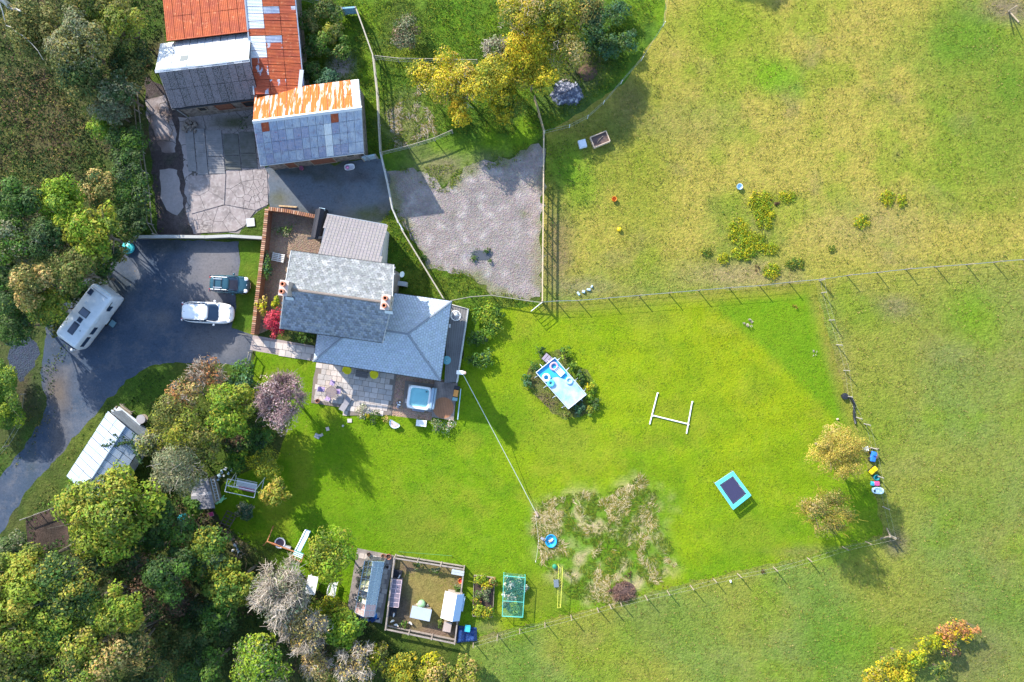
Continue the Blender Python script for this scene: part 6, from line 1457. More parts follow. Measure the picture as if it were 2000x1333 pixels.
gate('small pale metal gate in the fence behind the rear wing', (783, 440), (789, 452), 1.2, mat('gate_white', (.7, .72, .72), .4), bars=5)
gate('garden gate at the end of the front path', (486, 655), (473, 652), 1.0, mat('gate_dark', (.12, .12, .12), .5), bars=5)
MB
# brace rails at the bottom right fence corner
bx = thing('corner_brace', 'crossed timber braces at the bottom right corner of the lawn fence', 'fence post', (*P(1737, 1045), 0)); o_ = wloc(bx)
for a, b in (((1737, 1048, 1.0), (1720, 1052, .1)), ((1740, 1050, 1.1), (1732, 1032, .1)), ((1737, 1048, 0), (1738, 1049, 1.35))): MB().tube([P3(*a), P3(*b)], .07, 6).build('brace', wood_pale, bx, True)
bx2 = thing('corner_brace', 'pale crossed timbers in the top right corner of the photo', 'fence post', (*P(1975, 20), 0))
for a, b in (((1970, 22, .2), (1986, 12, 1.0)), ((1971, 22, .1), (1990, 44, .9)), ((1970, 22, 0), (1970, 22, 1.2))): MB().tube([P3(*a), P3(*b)], .06, 6).build('brace', wood_pale, bx2, True)

# ------------------------------------------------------------------ the tin shed and what leans on it
shp = P3(205, 870); shed = thing('tin_shed', 'long shed roofed in pale blue white sheets beside the drive, half under the trees', 'shed', (shp.x, shp.y, 0))
A, B = P3(246, 833, 3.2), P3(163, 962, 3.2); El = P3(212, 803, 2.3); Er = P3(283, 862, 2.5)
d_ = B - A
stm = [mat('pale_blue_sheet', (.34, .41, .50), .45, .1, col2=(.26, .34, .45), ns=1.2, lo=.45, hi=.6, grime=.25), mat('white_blue_sheet', (.44, .50, .57), .45, .1, col2=(.34, .42, .52), ns=1.0, grime=.2)]
rc = random.Random(2)
f = [El + Vector((.2, -.1, 0)), Er + Vector((-.2, 0.0, 0)), Er + d_ + Vector((-.2, .2, 0)), El + d_ + Vector((.2, .1, 0))]
wall_ring(shed, f, 2.2, .1, mat('shed_boards', (.30, .32, .35), .85, col2=(.42, .45, .48), ns=2, lo=.5, hi=.55, stretch=(1, 1, 9), grime=.4))
for p in (El, Er): MB().slab([A - dn, B - dn, p + d_ - dn, p - dn], .05).build('roof_deck', darkbox, shed, True)
sheets(shed, B, A, El + d_, 10, 2, lambda i, j: mat('sunside_blue_sheet', (.24, .30, .39), .5, .1, col2=(.19, .26, .36), ns=1.2, grime=.25)); sheets(shed, A, B, Er, 10, 2, lambda i, j: rc.choice(stm))  # same sheeting both sides; sun-facing slope coloured darker to offset the sunlight
MB().tube([A + Vector((0, 0, .05)), B + Vector((0, 0, .05))], .06, 5).build('ridge_cap', stm[0], shed, True)
iv = thing('roof_ivy', 'dark creeper trailing across the pale shed roof', 'creeper', (*P(245, 872, 2.9), 2.9)); rs = np.random.RandomState(4)
pts = []
for (x0, y0, x1, y1, n) in ((200, 872, 262, 862, 150), (222, 850, 248, 858, 40), (255, 862, 276, 905, 200), (212, 860, 225, 866, 20), (262, 850, 268, 856, 16)):
    t_ = rs.rand(n); pts += [P3(x0 + (x1 - x0) * a + rs.normal() * 2.2, y0 + (y1 - y0) * a + rs.normal() * 2.2, 3.05 + rs.uniform(0, .3)) for a in t_]
nr = rs.normal(size=(len(pts), 3)) * .4; nr[:, 2] += 1
cp = np.array(PAL['dark'] + PAL['blue']); V, F, cc = leaves(np.array([tuple(p - wloc(iv)) for p in pts]), nr, .2, cp[rs.randint(0, len(cp), len(pts))], rs)
obj('foliage', np_mesh('foliage', V, F, leafdull, cc), iv)
MB().tube([p - wloc(iv) for p in (P3(200, 872, 3.0), P3(235, 864, 3.1), P3(270, 862, 2.9), P3(276, 905, 2.8))], .02, 4).build('stem', bark, iv)
def stack(name, label, cat, px, py, ang, items, z=0, group=None):
    X, Y = P(px, py); t = thing(name, label, cat, (X, Y, H1(X, Y) + z), math.radians(ang), group)
    for nm, c_, d__, m_, *rot in items: MB().box(c_, d__, *(rot or [])).build(nm, m_, t, bevel=.008)
    return t
stack('pallet_stack', 'stack of weathered grey planks behind the top end of the tin shed', 'planks', 246, 822, -37, [('plank', (0, -.5 + .3 * k, .3 + .02 * (k % 2)), (3.5 - .2 * k, .17, .05), mat('grey_plank', (.40, .43, .46), .8, grime=.3)) for k in range(4)] + [('bearer', (s, 0, .14), (.12, 1.3, .26), wood_pale) for s in (-1.4, 0, 1.4)])
stack('timber_bench', 'short grey wooden bench at the shed corner furthest from the trees', 'bench', 251, 800, -37, [('seat_board', (0, -.15, .42), (1.3, .16, .05), wood_pale), ('seat_board', (0, .05, .42), (1.3, .16, .05), wood_pale), ('back_board', (0, .24, .72), (1.3, .05, .22), wood_pale)] + [('leg', (s, y, .2), (.07, .07, .4), wood_pale) for s in (-.55, .55) for y in (-.18, .2)])
stack('white_sheeting', 'two bluish white boards lying between the planks and the bench', 'boards', 256, 815, -37, [('board', (0, .1, .5), (2.6, .42, .04), mat('pale_board', (.55, .62, .68), .6, grime=.3)), ('board', (-.2, -.3, .47), (2.2, .28, .04), mat('pale_board', (.55, .62, .68), .6)), ('bearer', (-.8, 0, .22), (.1, .9, .44), wood_pale), ('bearer', (.8, 0, .22), (.1, .9, .44), wood_pale)])
rd = thing('cable_drum', 'round grey wooden drum beside the tin shed', 'drum', (*P(281, 818), 0))
MB().lathe([(.42, .5), (.42, .56), (.0001, .565)], n=24).build('top_disc', mat('drum_grey', (.34, .33, .36), .8, grime=.4), rd); MB().lathe([(.2, .06), (.2, .5)], n=14).build('core', wood_pale, rd); MB().lathe([(.42, 0), (.42, .06), (.0001, .065)], n=24).build('base_disc', wood_pale, rd)

# curved garden shed, pergola bits
cs = P3(400, 962); gsd = thing('curved_shed', 'small grey boarded shed with a curved left side beside the ladder frame', 'shed', (cs.x, cs.y, 0))
rp = [(405, 934), (418, 987), (376, 998), (378, 985), (374, 965), (380, 950), (390, 940)]
r3 = [P3(x, y, 2.1) for x, y in rp]; 
gb = [mat('grey_felt', (.26, .26, .30), .85, col2=(.20, .20, .23), ns=2, grime=.5), mat('pale_felt', (.44, .42, .44), .85, grime=.3)]
MB().prism([(p.x, p.y) for p in r3], 2.0, 2.06).build('roof_base', gb[0], gsd, True)
MB().prism([(p.x + (cs.x - p.x) * .08, p.y + (cs.y - p.y) * .08) for p in r3], -.05, 1.995).build('shed_walls', wood_pale, gsd, True)
for k in range(9):
    y0 = 936 + k * 6.6; y1 = y0 + 6.2; xr = 405 + (y0 - 934) * .24; t_ = (y0 - 934) / 60; xl = 393 - 20 * math.sin(min(1, t_ * 1.8 + .1) * math.pi / 2)
    q = [P(xl, y0 + 1.5, 2.12), P(xr, y0 - 2, 2.12), P(xr + 1.4, y1 - 2, 2.12), P(xl, y1 + 1.5, 2.12)]
    MB().prism(q, 2.06, 2.10 + .004 * (k % 3)).build('roof_board', gb[1] if k == 4 else gb[0], gsd, True)
lad = thing('ladder_frame', 'white timber ladder frame leaning along the curved shed', 'ladder', (*P(417, 960), 0))
for s in (0, 7): MB().tube([P3(411 + s, 935, 1.7), P3(422 + s, 980 - s * .3, 1.3)], .04, 5).build('rail', mat('frame_white', (.5, .52, .56), .6), lad, True)
for k in range(8): 
    t_ = (k + .5) / 8; MB().tube([P3(411 + 11 * t_, 935 + 45 * t_, 1.7 - .4 * t_), P3(418 + 11 * t_, 935 + 43 * t_, 1.7 - .4 * t_)], .03, 4).build('rung', mat('frame_white', (.5, .52, .56), .6), lad, True)
for (x, y) in ((411, 936), (426, 978)): MB().tube([P3(x, y, 0), P3(x, y, 1.7)], .04, 5).build('post', wood_pale, lad, True)
per = thing('timber_pergola', 'dark slatted timber frame lying by the shrub bed below the swing', 'frame', (*P(442, 1015), 0))
for k in range(3): MB().tube([P3(428 + 9 * k, 1028 + 3 * k, .4), P3(444 + 9 * k, 998 + 4 * k, .4)], .05, 4).build('rail', mat('dark_timber', (.10, .08, .07), .9), per, True)
for k in range(6): 
    t_ = k / 5; MB().tube([P3(428 + 16 * t_, 1028 - 30 * t_, .45), P3(446 + 16 * t_, 1034 - 28 * t_, .45)], .04, 4).build('slat', mat('dark_timber', (.10, .08, .07), .9), per, True)
for (x, y) in ((428, 1028), (446, 1034), (444, 998), (462, 1006)): MB().tube([P3(x, y, 0), P3(x, y, .45)], .05, 4).build('leg', mat('dark_timber', (.10, .08, .07), .9), per, True)
for i in range(5):
    t = thing('paving_stone', ['upper left', 'upper right', 'middle', 'lower left', 'lowest'][i] + ' brownish stone of the small paved corner below the dark frame', 'stone', (*P(*[(436, 1036), (447, 1040), (444, 1050), (454, 1052), (460, 1062)][i]), 0), .5, 'stones below the dark timber frame')
    MB().box((0, 0, .03), (.42, .38, .08)).build('stone_top', mat('brown_stone', (.28, .2, .15), .9, grime=.4), t, bevel=.02)

# garden swing: white frame with bench seat and striped canopy rails
gsw = thing('garden_swing', 'white framed garden swing seat with pinkish cushions', 'swing seat', (*P(479, 947, .9), 0), math.radians(-12))
wf = mat('swing_white', (.72, .74, .78), .4)
for s in (-1, 1):
    MB().tube([(s * 1.35, -.75, 0), (s * 1.25, -.15, 1.75), (s * 1.35, .75, 0)], .035, 6).build('end_frame', wf, gsw)
    MB().tube([(s * 1.3, -.62, .0), (s * 1.3, .62, .0)], .03, 5).build('foot_bar', wf, gsw); MB().tube([(s * 1.0, -.1, 1.7), (s * .95, -.1, .55)], .015, 4).build('hanger', wf, gsw)
MB().tube([(-1.25, -.15, 1.75), (1.25, -.15, 1.75)], .035, 6).build('top_bar', wf, gsw)
cf = MB()
for y in (-.72, -.15, .45): cf.tube([(-1.35, y, 1.85), (1.35, y, 1.85)], .028, 5)
for x in (-1.35, 1.35): cf.tube([(x, -.72, 1.85), (x, .45, 1.85)], .028, 5)
cf.build('canopy_frame', wf, gsw)
for k in range(5): MB().box((0, -.35 + .12 * k, .5), (1.9, .09, .03)).build('seat_slat', wf, gsw)
for k in range(4): MB().box((0, .33 + .03 * k, .62 + .12 * k), (1.9, .03, .09)).build('back_slat', wf, gsw)
MB().box((.1, -.5, .56), (1.5, .3, .07)).build('cushion', mat('pink_cushion', (.45, .16, .26), .8), gsw, bevel=.03)
MB().tube([(-.95, -.45, .52), (.95, -.45, .52)], .03, 5).build('front_rail', wf, gsw)

# small toys and pots
def dome(name, label, cat, px, py, r, h, m, parts=None, z=0, group=None):
    t = thing(name, label, cat, (*P(px, py), H1(*P(px, py)) + z), 0, group)
    MB().lathe([(r * .9, 0), (r, h * .4), (r * .96, h * .75), (r * .7, h * .95), (.0001, h)], n=22).build('shell', m, t, smooth=True)
    return t
def bowl(name, label, cat, px, py, r, h, m, fill=None, z=0, group=None, n=22):
    t = thing(name, label, cat, (*P(px, py), H1(*P(px, py)) + z), 0, group)
    MB().lathe([(r * .8, 0), (r * .98, h * .9), (r, h), (r * .9, h), (r * .75, h * .25), (.0001, h * .25)], n=n).build('bowl', m, t, smooth=True)
    if fill: MB().lathe([(r * .86, h * .7), (.0001, h * .72)], n=n).build('contents', fill, t)
    return t
cyan = mat('cyan_plastic', (.05, .42, .55), .35, spec=.5); blue = mat('blue_plastic', (.03, .16, .55), .35); turq = mat('turquoise_plastic', (.06, .50, .52), .4)
pink = mat('pink_plastic', (.60, .08, .22), .4); red = mat('red_plastic', (.55, .05, .03), .4); yellow = mat('yellow_plastic', (.75, .50, .01), .4); orange = mat('orange_plastic', (.70, .20, .02), .4); lime = mat('mint_plastic', (.30, .65, .35), .45)
tc = thing('turquoise_sandpit', 'turquoise lidded round sandpit at the shaded top left corner of the drive', 'sandpit', (*P(253, 485), .02))
MB().lathe([(.50, 0), (.55, .12), (.55, .2), (.5, .22)], n=26).build('base', turq, tc, smooth=True); MB().lathe([(.57, .2), (.57, .26), (.45, .34), (.25, .33), (.2, .38), (.0001, .38)], n=26).build('lid', turq, tc, smooth=True)
bb = thing('blue_barrel', 'bright blue water barrel in the dark under the wood', 'barrel', (*P(352, 1013, 1.0), 0))
MB().lathe([(.24, 0), (.29, .3), (.30, .5), (.29, .75), (.25, .95), (.25, 1.0)], n=22).build('barrel_side', cyan, bb, smooth=True); MB().lathe([(.27, 1.0), (.27, 1.04), (.0001, 1.05)], n=22).build('lid', cyan, bb); MB().box((.05, .02, 1.07), (.12, .07, .04)).build('bung', black, bb)
din = thing('mint_toy', 'mint green plastic ride on toy beside the ladder frame', 'toy', (*P(433, 976), 0), math.radians(35))
MB().loft([[(x0_, y * w_, .25 + z * h_) for y, z in oval(10, 1, 1, 2)] for x0_, w_, h_ in ((-.35, .05, .05), (-.25, .16, .16), (0, .2, .2), (.25, .14, .14), (.4, .05, .05))]).build('body', lime, din, smooth=True)
for s in (-1, 1): MB().tube([(.2, s * .1, .3), (.6, s * .16, .34)], .045, 6).build('handle', lime, din); MB().tube([(-.15, s * .16, .2), (-.2, s * .2, 0)], .05, 6).build('foot', lime, din)
MB().lathe([(.13, .0), (.15, .2), (.1, .3), (.0001, .32)], (-.42, 0, .1), 12).build('head', lime, din, smooth=True)
pk = thing('toddler_toy', 'pink toddler seat on the dark ground below the curved shed', 'toy seat', (*P(414, 1004), 0), .3)
MB().box((0, 0, .15), (.4, .35, .08)).build('seat', pink, pk, bevel=.03); MB().box((0, .17, .3), (.4, .06, .35)).build('backrest', pink, pk, bevel=.03); MB().box((0, -.05, .06), (.3, .3, .1)).build('base', white_plastic, pk)
def litter(name, label, cat, spots, mats_, sz=.22, group=None):
    t = thing(name, label, cat, (*P(*spots[0]), 0), 0, group); rr = random.Random(len(label))
    for i, (x, y) in enumerate(spots):
        q = P3(x, y, .1) - wloc(t); s = sz * rr.uniform(.6, 1.3)
        MB().box((q.x, q.y, .1), (s, s * rr.uniform(.5, 1), .16), rr.random() * 3, taper=.8).build('piece', mats_[i % len(mats_)], t, bevel=.03)
    return t
lblue = mat('pale_blue_plastic', (.40, .55, .68), .45)
litter('crockery_pile', 'heap of pale blue and white pots above the curved shed', 'pots', [(433, 922), (440, 916), (446, 925), (428, 930), (437, 930), (452, 918), (424, 938)], [lblue, white_plastic, lblue], .3)
litter('white_chair_heap', 'white broken plastic chair by the brown compost edge', 'chair', [(459, 1066), (463, 1072), (456, 1076), (466, 1078)], [white_plastic, lblue], .3)
cmp_ = thing('compost_heap', 'tan twiggy compost heap at the lawn edge under the clumpy tree', 'heap', (*P(470, 1076), 0))
twiggy(cmp_, (0, 0, 0), .7, 1.0, .35, PAL['pale'] + PAL['tan'], 260, 77, .02, name='brushwood', length=1.0)

# ------------------------------------------------------------------ play area
mt = thing('mini_trampoline', 'small round trampoline with white rim beside the slide', 'trampoline', (*P(547, 1061, .35), 0))
MB().torus((0, 0, .36), .46, .06, 24, 8).build('rim', mat('soft_white', (.72, .68, .72), .5), mt, smooth=True); MB().lathe([(.42, .345), (.0001, .34)], n=24).build('mat', mat('dark_mat', (.10, .07, .10), .7), mt)
for k in range(6): a = k * 1.047; MB().tube([(.44 * math.cos(a), .44 * math.sin(a), .35), (.44 * math.cos(a), .44 * math.sin(a), 0)], .02, 5).build('leg', metal, mt)
wood_o = mat('orange_timber', (.42, .19, .08), .75, col2=(.32, .14, .06), ns=4)
pf = thing('climbing_frame', 'wooden climbing frame with white slide, striped top and swing beam', 'climbing frame', (*P(583, 1082), 0)); o_ = wloc(pf)
def wt(nm, a, b, r_, m_, n=5): return MB().tube([P3(*a), P3(*b)], r_, n).build(nm, m_, pf, True)
for (x, y) in ((577, 1076), (594, 1084), (571, 1090), (588, 1098)): wt('post', (x, y, 0), (x, y, 1.9), .05, wood_o)
for a, b in (((577, 1076), (594, 1084)), ((594, 1084), (588, 1098)), ((588, 1098), (571, 1090)), ((571, 1090), (577, 1076))):
    wt('rail', (*a, 1.1), (*b, 1.1), .045, wood_o); wt('rail', (*a, 1.85), (*b, 1.85), .04, wood_o)
mgs = [mat('awning_teal', (.10, .38, .36), .7), mat('awning_white', (.75, .74, .7), .7)]
for k in range(6):
    y0 = k / 6; q = [P3(577 + 6 * 0 - 4 * y0 * 0 + 0, 0)] if False else None
    a, b = P3(575, 1074, 1.95), P3(593, 1082, 1.95); c_, e_2 = P3(570, 1088, 1.85), P3(588, 1095, 1.85)
    p0, p1 = a.lerp(c_, y0 * .75), a.lerp(c_, (y0 + .16) * .75); p2, p3 = b.lerp(e_2, (y0 + .16) * .75), b.lerp(e_2, y0 * .75)
    MB().slab([p0, p1, p2, p3], .03).build('awning_stripe', mgs[k % 2], pf, True)
s0, s1 = P3(582, 1076, 1.15), P3(602, 1036, .12); sd = (s1 - s0); sn = Vector((-sd.y, sd.x, 0)).normalized() * .24
slm = mat('slide_white', (.72, .78, .82), .25, spec=.6); slb = mat('slide_side', (.16, .36, .42), .4)
mid = s0.lerp(s1, .55) - Vector((0, 0, .1))
sl_o = MB(); 
for a, b in ((s0, mid), (mid, s1)): sl_o.slab([a - sn, b - sn, b + sn, a + sn], .04)
sl_ = sl_o.build('slide', slm, pf, True)
for s in (-1, 1): MB().tube([s0 + sn * s + Vector((0, 0, .08)), mid + sn * s + Vector((0, 0, .08)), s1 + sn * s + Vector((0, 0, .06))], .05, 5).build('slide_side', slb if s < 0 else slm, sl_, True)
wt('swing_beam', (575, 1078, 1.9), (522, 1058, 1.9), .06, wood_o)
wt('leg', (522, 1058, 1.9), (534, 1028, 0), .05, wood_o); wt('leg', (522, 1058, 1.9), (514, 1066, 0), .05, wood_o)
for x, y in ((532, 1062), (538, 1064)): wt('rope', (x, y, 1.85), (x, y, .5), .012, white_plastic, 4)
MB().box(tuple(P3(535, 1063, .48)), (.42, .2, .04), -.35).build('swing_seat', red, pf, True)
tub = thing('metal_drum', 'shiny grey tube lying between the mini trampoline and the slide', 'drum', (*P(562, 1068), 0), math.radians(-20))
MB().tube([(-.38, 0, .22), (.38, 0, .22)], .2, 16).build('tube_side', mat('tube_grey', (.42, .40, .42), .35, .4), tub); MB().torus((.38, 0, .22), .18, .03, 16, 5, Matrix.Rotation(math.pi / 2, 3, 'Y')).build('rim', black, tub)
stack('garden_table', 'white rectangular garden table under the yellow green tree', 'table', 613, 1138, -12, [('table_board', (-.36 + .24 * k, 0, .72), (.23, 1.7, .04), white_paint) for k in range(4)] + [('leg', (x, y, .35), (.07, .07, .7), white_paint) for x in (-.35, .35) for y in (-.7, .7)])
bn = thing('garden_bench', 'white garden bench with a curved back below the table', 'bench', (*P(650, 1152, .5), 0), math.radians(78))
for k in range(4): MB().box((0, -.25 + .13 * k, .45), (1.35, .1, .04)).build('seat_slat', white_paint, bn)
MB().tube([(-.65, .3, .6), (-.35, .36, .88), (0, .38, .97), (.35, .36, .88), (.65, .3, .6)], .035, 6).build('back_rail', white_paint, bn)
for k in range(9): x = -.52 + .13 * k; MB().tube([(x, .28, .45), (x, .35, .62 + .32 * math.cos(x * 1.6))], .015, 4).build('spindle', white_paint, bn)
for x in (-.6, .6):
    for y in (-.25, .28): MB().box((x, y, .22), (.06, .06, .44)).build('leg', white_paint, bn)
    MB().tube([(x, -.28, .65), (x, .3, .68)], .03, 5).build('armrest', white_paint, bn)

# ------------------------------------------------------------------ greenhouse
gpad = MB().prism(W2([(698, 1071), (769, 1085), (746, 1218), (676, 1204)]), -.05, .05).build('greenhouse_base', mat('pad_concrete', (.30, .26, .24), .9, col2=(.2, .17, .16), ns=1.5, grime=.3), kind='structure')
lay(gpad, W2([(699, 1072), (769, 1086), (765, 1104), (700, 1098), (690, 1140), (684, 1190), (692, 1202), (677, 1203), (687, 1135)]), math.radians(-11), (0, 0), .5, [.5, .6], .06, 12)
lay(gpad, W2([(748, 1098), (766, 1102), (744, 1216), (728, 1212)]), math.radians(-11), (0, 0), .45, [.45, .5], .055, 13)
gh_ = thing('greenhouse', 'long aluminium greenhouse with a blue reflecting glass slope and pink panels at its lower end', 'greenhouse', (*P(722, 1150), 0)); o_ = wloc(gh_)
ga, gb_ = P3(728.5, 1097, 2.3), P3(710.5, 1205, 2.3); ea, eb = P3(750, 1098, 1.5), P3(731, 1205, 1.5); wa, wb = P3(712, 1096, 1.5), P3(693, 1197, 1.5)
gfm = mat('greenhouse_frame', (.42, .52, .60), .4, .3)
gls = glass_mat('greenhouse_glass', (.82, .90, .95), (.30, .45, .60), .30, .04); glr = glass_mat('clear_panel', (.9, .93, .92), (.5, .52, .5), .12, .05); gpk = glass_mat('pink_panel', (.8, .6, .6), (.65, .38, .38), .55, .2)  # east slope glass has the sky reflection's blue painted in as haze
nb = 9
for side, (p0, p1) in enumerate(((ea, eb), (wa, wb))):
    for k in range(nb):
        t0, t1 = k / nb, (k + 1) / nb; a, b = ga.lerp(gb_, t0), ga.lerp(gb_, t1); c_, e_3 = p0.lerp(p1, t1), p0.lerp(p1, t0)
        n_ = Vector((0, 0, -.012)); g_ = .02
        m_ = gls if side == 0 and k < nb - 2 else (gpk if k >= nb - 2 else glr)
        if side == 1 and k == 5: continue
        for (u0, u1) in ((0, .5), (.5, 1)):
            q = [a.lerp(e_3, u0), b.lerp(c_, u0), b.lerp(c_, u1 - .02), a.lerp(e_3, u1 - .02)]
            MB().add([tuple(v + n_) for v in q], [(0, 1, 2, 3)]).build('pane', m_, gh_, True)
        lowA, lowB = Vector((e_3.x, e_3.y, .15)), Vector((c_.x, c_.y, .15))
        MB().add([tuple(e_3), tuple(c_), tuple(lowB), tuple(lowA)], [(0, 1, 2, 3)]).build('side_pane', glr, gh_, True)
    fm = MB()
    for k in range(nb + 1):
        t0 = k / nb; a = ga.lerp(gb_, t0); c_ = p0.lerp(p1, t0); fm.tube([a, c_, Vector((c_.x, c_.y, .05))], .02, 4)
    fm.tube([p0, p1], .035, 5); fm.tube([p0.lerp(ga, .5), p1.lerp(gb_, .5)], .014, 4); fm.build('glazing_bars', gfm, gh_, True)
MB().tube([ga, gb_], .04, 6).build('ridge_bar', gfm, gh_, True)
for a, b, c_ in ((ga, ea, wa), (gb_, eb, wb)):
    z_ = Vector((0, 0, .02)); MB().add([tuple(a), tuple(b), (b.x, b.y, .1), (c_.x, c_.y, .1), tuple(c_)], [(0, 1, 2, 3, 4)]).build('end_pane', glr, gh_, True)
for a, b in ((wa, wb), (ea, eb)):
    d_ = b - a; c_ = (a + b) / 2; MB().box((c_.x + (.4 if a is wa else -.4), c_.y, .75), (d_.length * .92, .55, .05), math.atan2(d_.y, d_.x)).build('staging', mat('staging_grey', (.30, .30, .30), .7), gh_, True)
gx = 'pots and plants inside the greenhouse'
for i, (x, y, r_, lab) in enumerate(((706, 1118, 12, 'leafy tomato plant near the top end inside the greenhouse'), (704, 1134, 12, 'second leafy plant on the left staging of the greenhouse'), (736, 1112, 9, 'small green plant under the blue glass at the top'), (700, 1146, 8, 'grey leaved plant at the middle of the greenhouse'))):
    T('greenhouse_plant', lab, 'plant', x, y, r_, 1.4, ['green', 'grey', 'blue'], dens=90, nl=4, group=gx, size=.16)
bowl('white_bucket', 'white bucket standing on the greenhouse staging', 'bucket', 701, 1161, .14, .25, white_plastic, black, z=.8)
bowl('terracotta_pot', 'round terracotta pot on the paving at the top of the greenhouse', 'pot', 760, 1086, .26, .35, mat('terracotta', (.5, .2, .12), .8), MATS['bare_soil'] if 'bare_soil' in MATS else mat('pot_soil', (.06, .04, .03), .95))
bowl('orange_trough', 'orange clay bowl left of the round terracotta pot', 'pot', 749, 1085, .2, .25, mat('pale_terracotta', (.55, .27, .15), .8), mat('pot_soil', (.06, .04, .03), .95))
bowl('dark_pot', 'dark plant pot on the paving above the greenhouse', 'pot', 721, 1082, .17, .25, mat('brown_pot', (.14, .08, .06), .8), mat('pot_soil', (.06, .04, .03), .95))
bowl('small_pot', 'small dark pot below the terracotta one beside the run fence', 'pot', 757, 1107, .13, .2, black, mat('pot_soil', (.06, .04, .03), .95))
tarp_b = mat('dark_blue_tarp', (.015, .045, .16), .4, bump=.04, bs=5)
litter('blue_sheet', 'dark blue plastic sheets and bag at the foot of the greenhouse', 'tarpaulin', [(704, 1208), (712, 1211), (720, 1212), (728, 1210), (734, 1206), (733, 1202), (738, 1209)], [tarp_b, tarp_b, tarp_b, tarp_b, mat('bright_blue_bag', (.02, .20, .60), .4), mat('bright_blue_bag', (.02, .20, .60), .4), tarp_b], .42)

# ------------------------------------------------------------------ chicken run
rf = thing('run_fence', 'weathered board fence enclosing the chicken run', 'fence', (*P(830, 1170), 0)); o_ = wloc(rf)
cor = [(770, 1090), (906, 1112), (888, 1257), (753, 1229)]
rfm = mat('run_board', (.36, .31, .27), .85, col2=(.25, .21, .19), ns=3, grime=.3)
for i in range(4):
    a, b = P3(*cor[i], 1.0), P3(*cor[(i + 1) % 4], 1.0); d_ = b - a; n_ = max(2, int(d_.length / 1.7)); ang = math.atan2(d_.y, d_.x)
    for k in range(n_):
        p = a.lerp(b, k / n_); MB().box((p.x, p.y, .6), (.1, .1, 1.25)).build('post', rfm, rf, True)
        q = a.lerp(b, (k + .5) / n_)
        for z in (.12, .30, .95): MB().box((q.x, q.y, z + .003 * i), (d_.length / n_ - .1, .03, .15), ang).build('board', rfm, rf, True)
        MB().box((q.x, q.y, 1.06), (d_.length / n_ - .01, .12, .03), ang).build('capping', rfm, rf, True)
    nm_ = MB()
    for k in range(int(d_.length / .12)): p = a.lerp(b, k / int(d_.length / .12)); nm_.tube([(p.x, p.y, .3), (p.x, p.y, 1.0)], .004, 3, caps=False)
    nm_.build('wire_netting', wire_m, rf, True, kind='stuff')
stack('door_board', 'grey boards laid across the top right corner of the chicken run fence', 'boards', 896, 1111, -10, [('plank', (0, -.12 + .24 * k, 1.12), (1.15, .22, .04), mat('grey_plank', (.40, .43, .46), .8)) for k in range(2)] + [('bearer', (s, 0, .55), (.08, .1, 1.1), wood_pale) for s in (-.45, .45)])
jf = thing('jumping_pole', 'green netting frame with two posts above the chicken run', 'net', (*P(830, 1080), 0)); o_ = wloc(jf)
gpl = mat('thin_green', (.05, .20, .08), .6)
for x, y in ((779, 1078), (882, 1086)): MB().tube([P3(x, y, 0), P3(x, y, 1.6)], .025, 5).build('post', gpl, jf, True)
MB().tube([P3(779, 1078, 1.55), P3(830, 1082, 1.5), P3(882, 1086, 1.55)], .014, 4).build('top_rope', gpl, jf, True)
cfm = mat('cold_frame_bar', (.55, .42, .46), .6); cfg = glass_mat('polycarbonate', (.70, .64, .68), (.42, .34, .40), .42, .3)
cfr = thing('cold_frame', 'pinkish glazed cold frame along the left side of the chicken run', 'cold frame', (*P(772, 1160), 0))
c4 = [P3(767, 1132, .75), P3(785, 1134, .75), P3(778, 1187, .75), P3(758, 1185, .75)]
MB().prism([(p.x, p.y) for p in c4], 0, .68).build('box', mat('cold_box', (.13, .11, .12), .9), cfr, True)
for j in range(6):
    for i in range(2):
        def q(u, v): return c4[0].lerp(c4[1], u).lerp(c4[3].lerp(c4[2], u), v)
        e = .012; MB().slab([q(i / 2 + e, j / 6 + e), q((i + 1) / 2 - e, j / 6 + e), q((i + 1) / 2 - e, (j + 1) / 6 - e), q(i / 2 + e, (j + 1) / 6 - e)], .02).build('pane', cfg, cfr, True)
fb = MB()
for i in range(3): fb.tube([q(i / 2, 0) + Vector((0, 0, .01)), q(i / 2, 1) + Vector((0, 0, .01))], .03, 4)
for j in range(7): fb.tube([q(0, j / 6) + Vector((0, 0, .01)), q(1, j / 6) + Vector((0, 0, .01))], .025, 4)
fb.build('frame_bars', cfm, cfr, True)
for k, (x, y, nm) in enumerate(((776, 1121, 'black slatted crate above the cold frame'), (766, 1194, 'black slatted crate below the cold frame'))):
    stack('slatted_crate', nm, 'crate', x, y, -11, [('slat', (-.36 + .18 * i, 0, .3), (.08, .8, .04), black) for i in range(5)] + [('base', (0, 0, .1), (.85, .8, .18), mat('dark_boarding', (.035, .035, .045), .7))])
ht = P3(822, 1199, .9); hut = thing('chicken_hutch', 'low hutch with a blue grey flat roof in the chicken run', 'hutch', (ht.x, ht.y, 0), math.radians(-12))
MB().box((0, 0, .45), (1.6, .85, .75)).build('box', wood_pale, hut); MB().box((0, 0, .88), (1.85, 1.08, .05), rx=-.06).build('roof', mat('hutch_roof', (.38, .43, .50), .6, grime=.25), hut, bevel=.01)
for x in (-.7, .7):
    for y in (-.35, .35): MB().box((x, y, .06), (.08, .08, .2)).build('leg', wood_pale, hut)
MB().box((0, -.44, .45), (.6, .03, .5)).build('door', wood_red, hut)
cp_ = P3(886, 1185, 1.2); coop = thing('chicken_coop', 'white roofed coop with a blue right slope beside the run fence', 'coop', (cp_.x, cp_.y, 0), math.radians(-10))
MB().box((-.1, 0, .6), (1.35, 2.1, 1.1)).build('box', mat('coop_board', (.42, .36, .32), .8, grime=.2), coop)
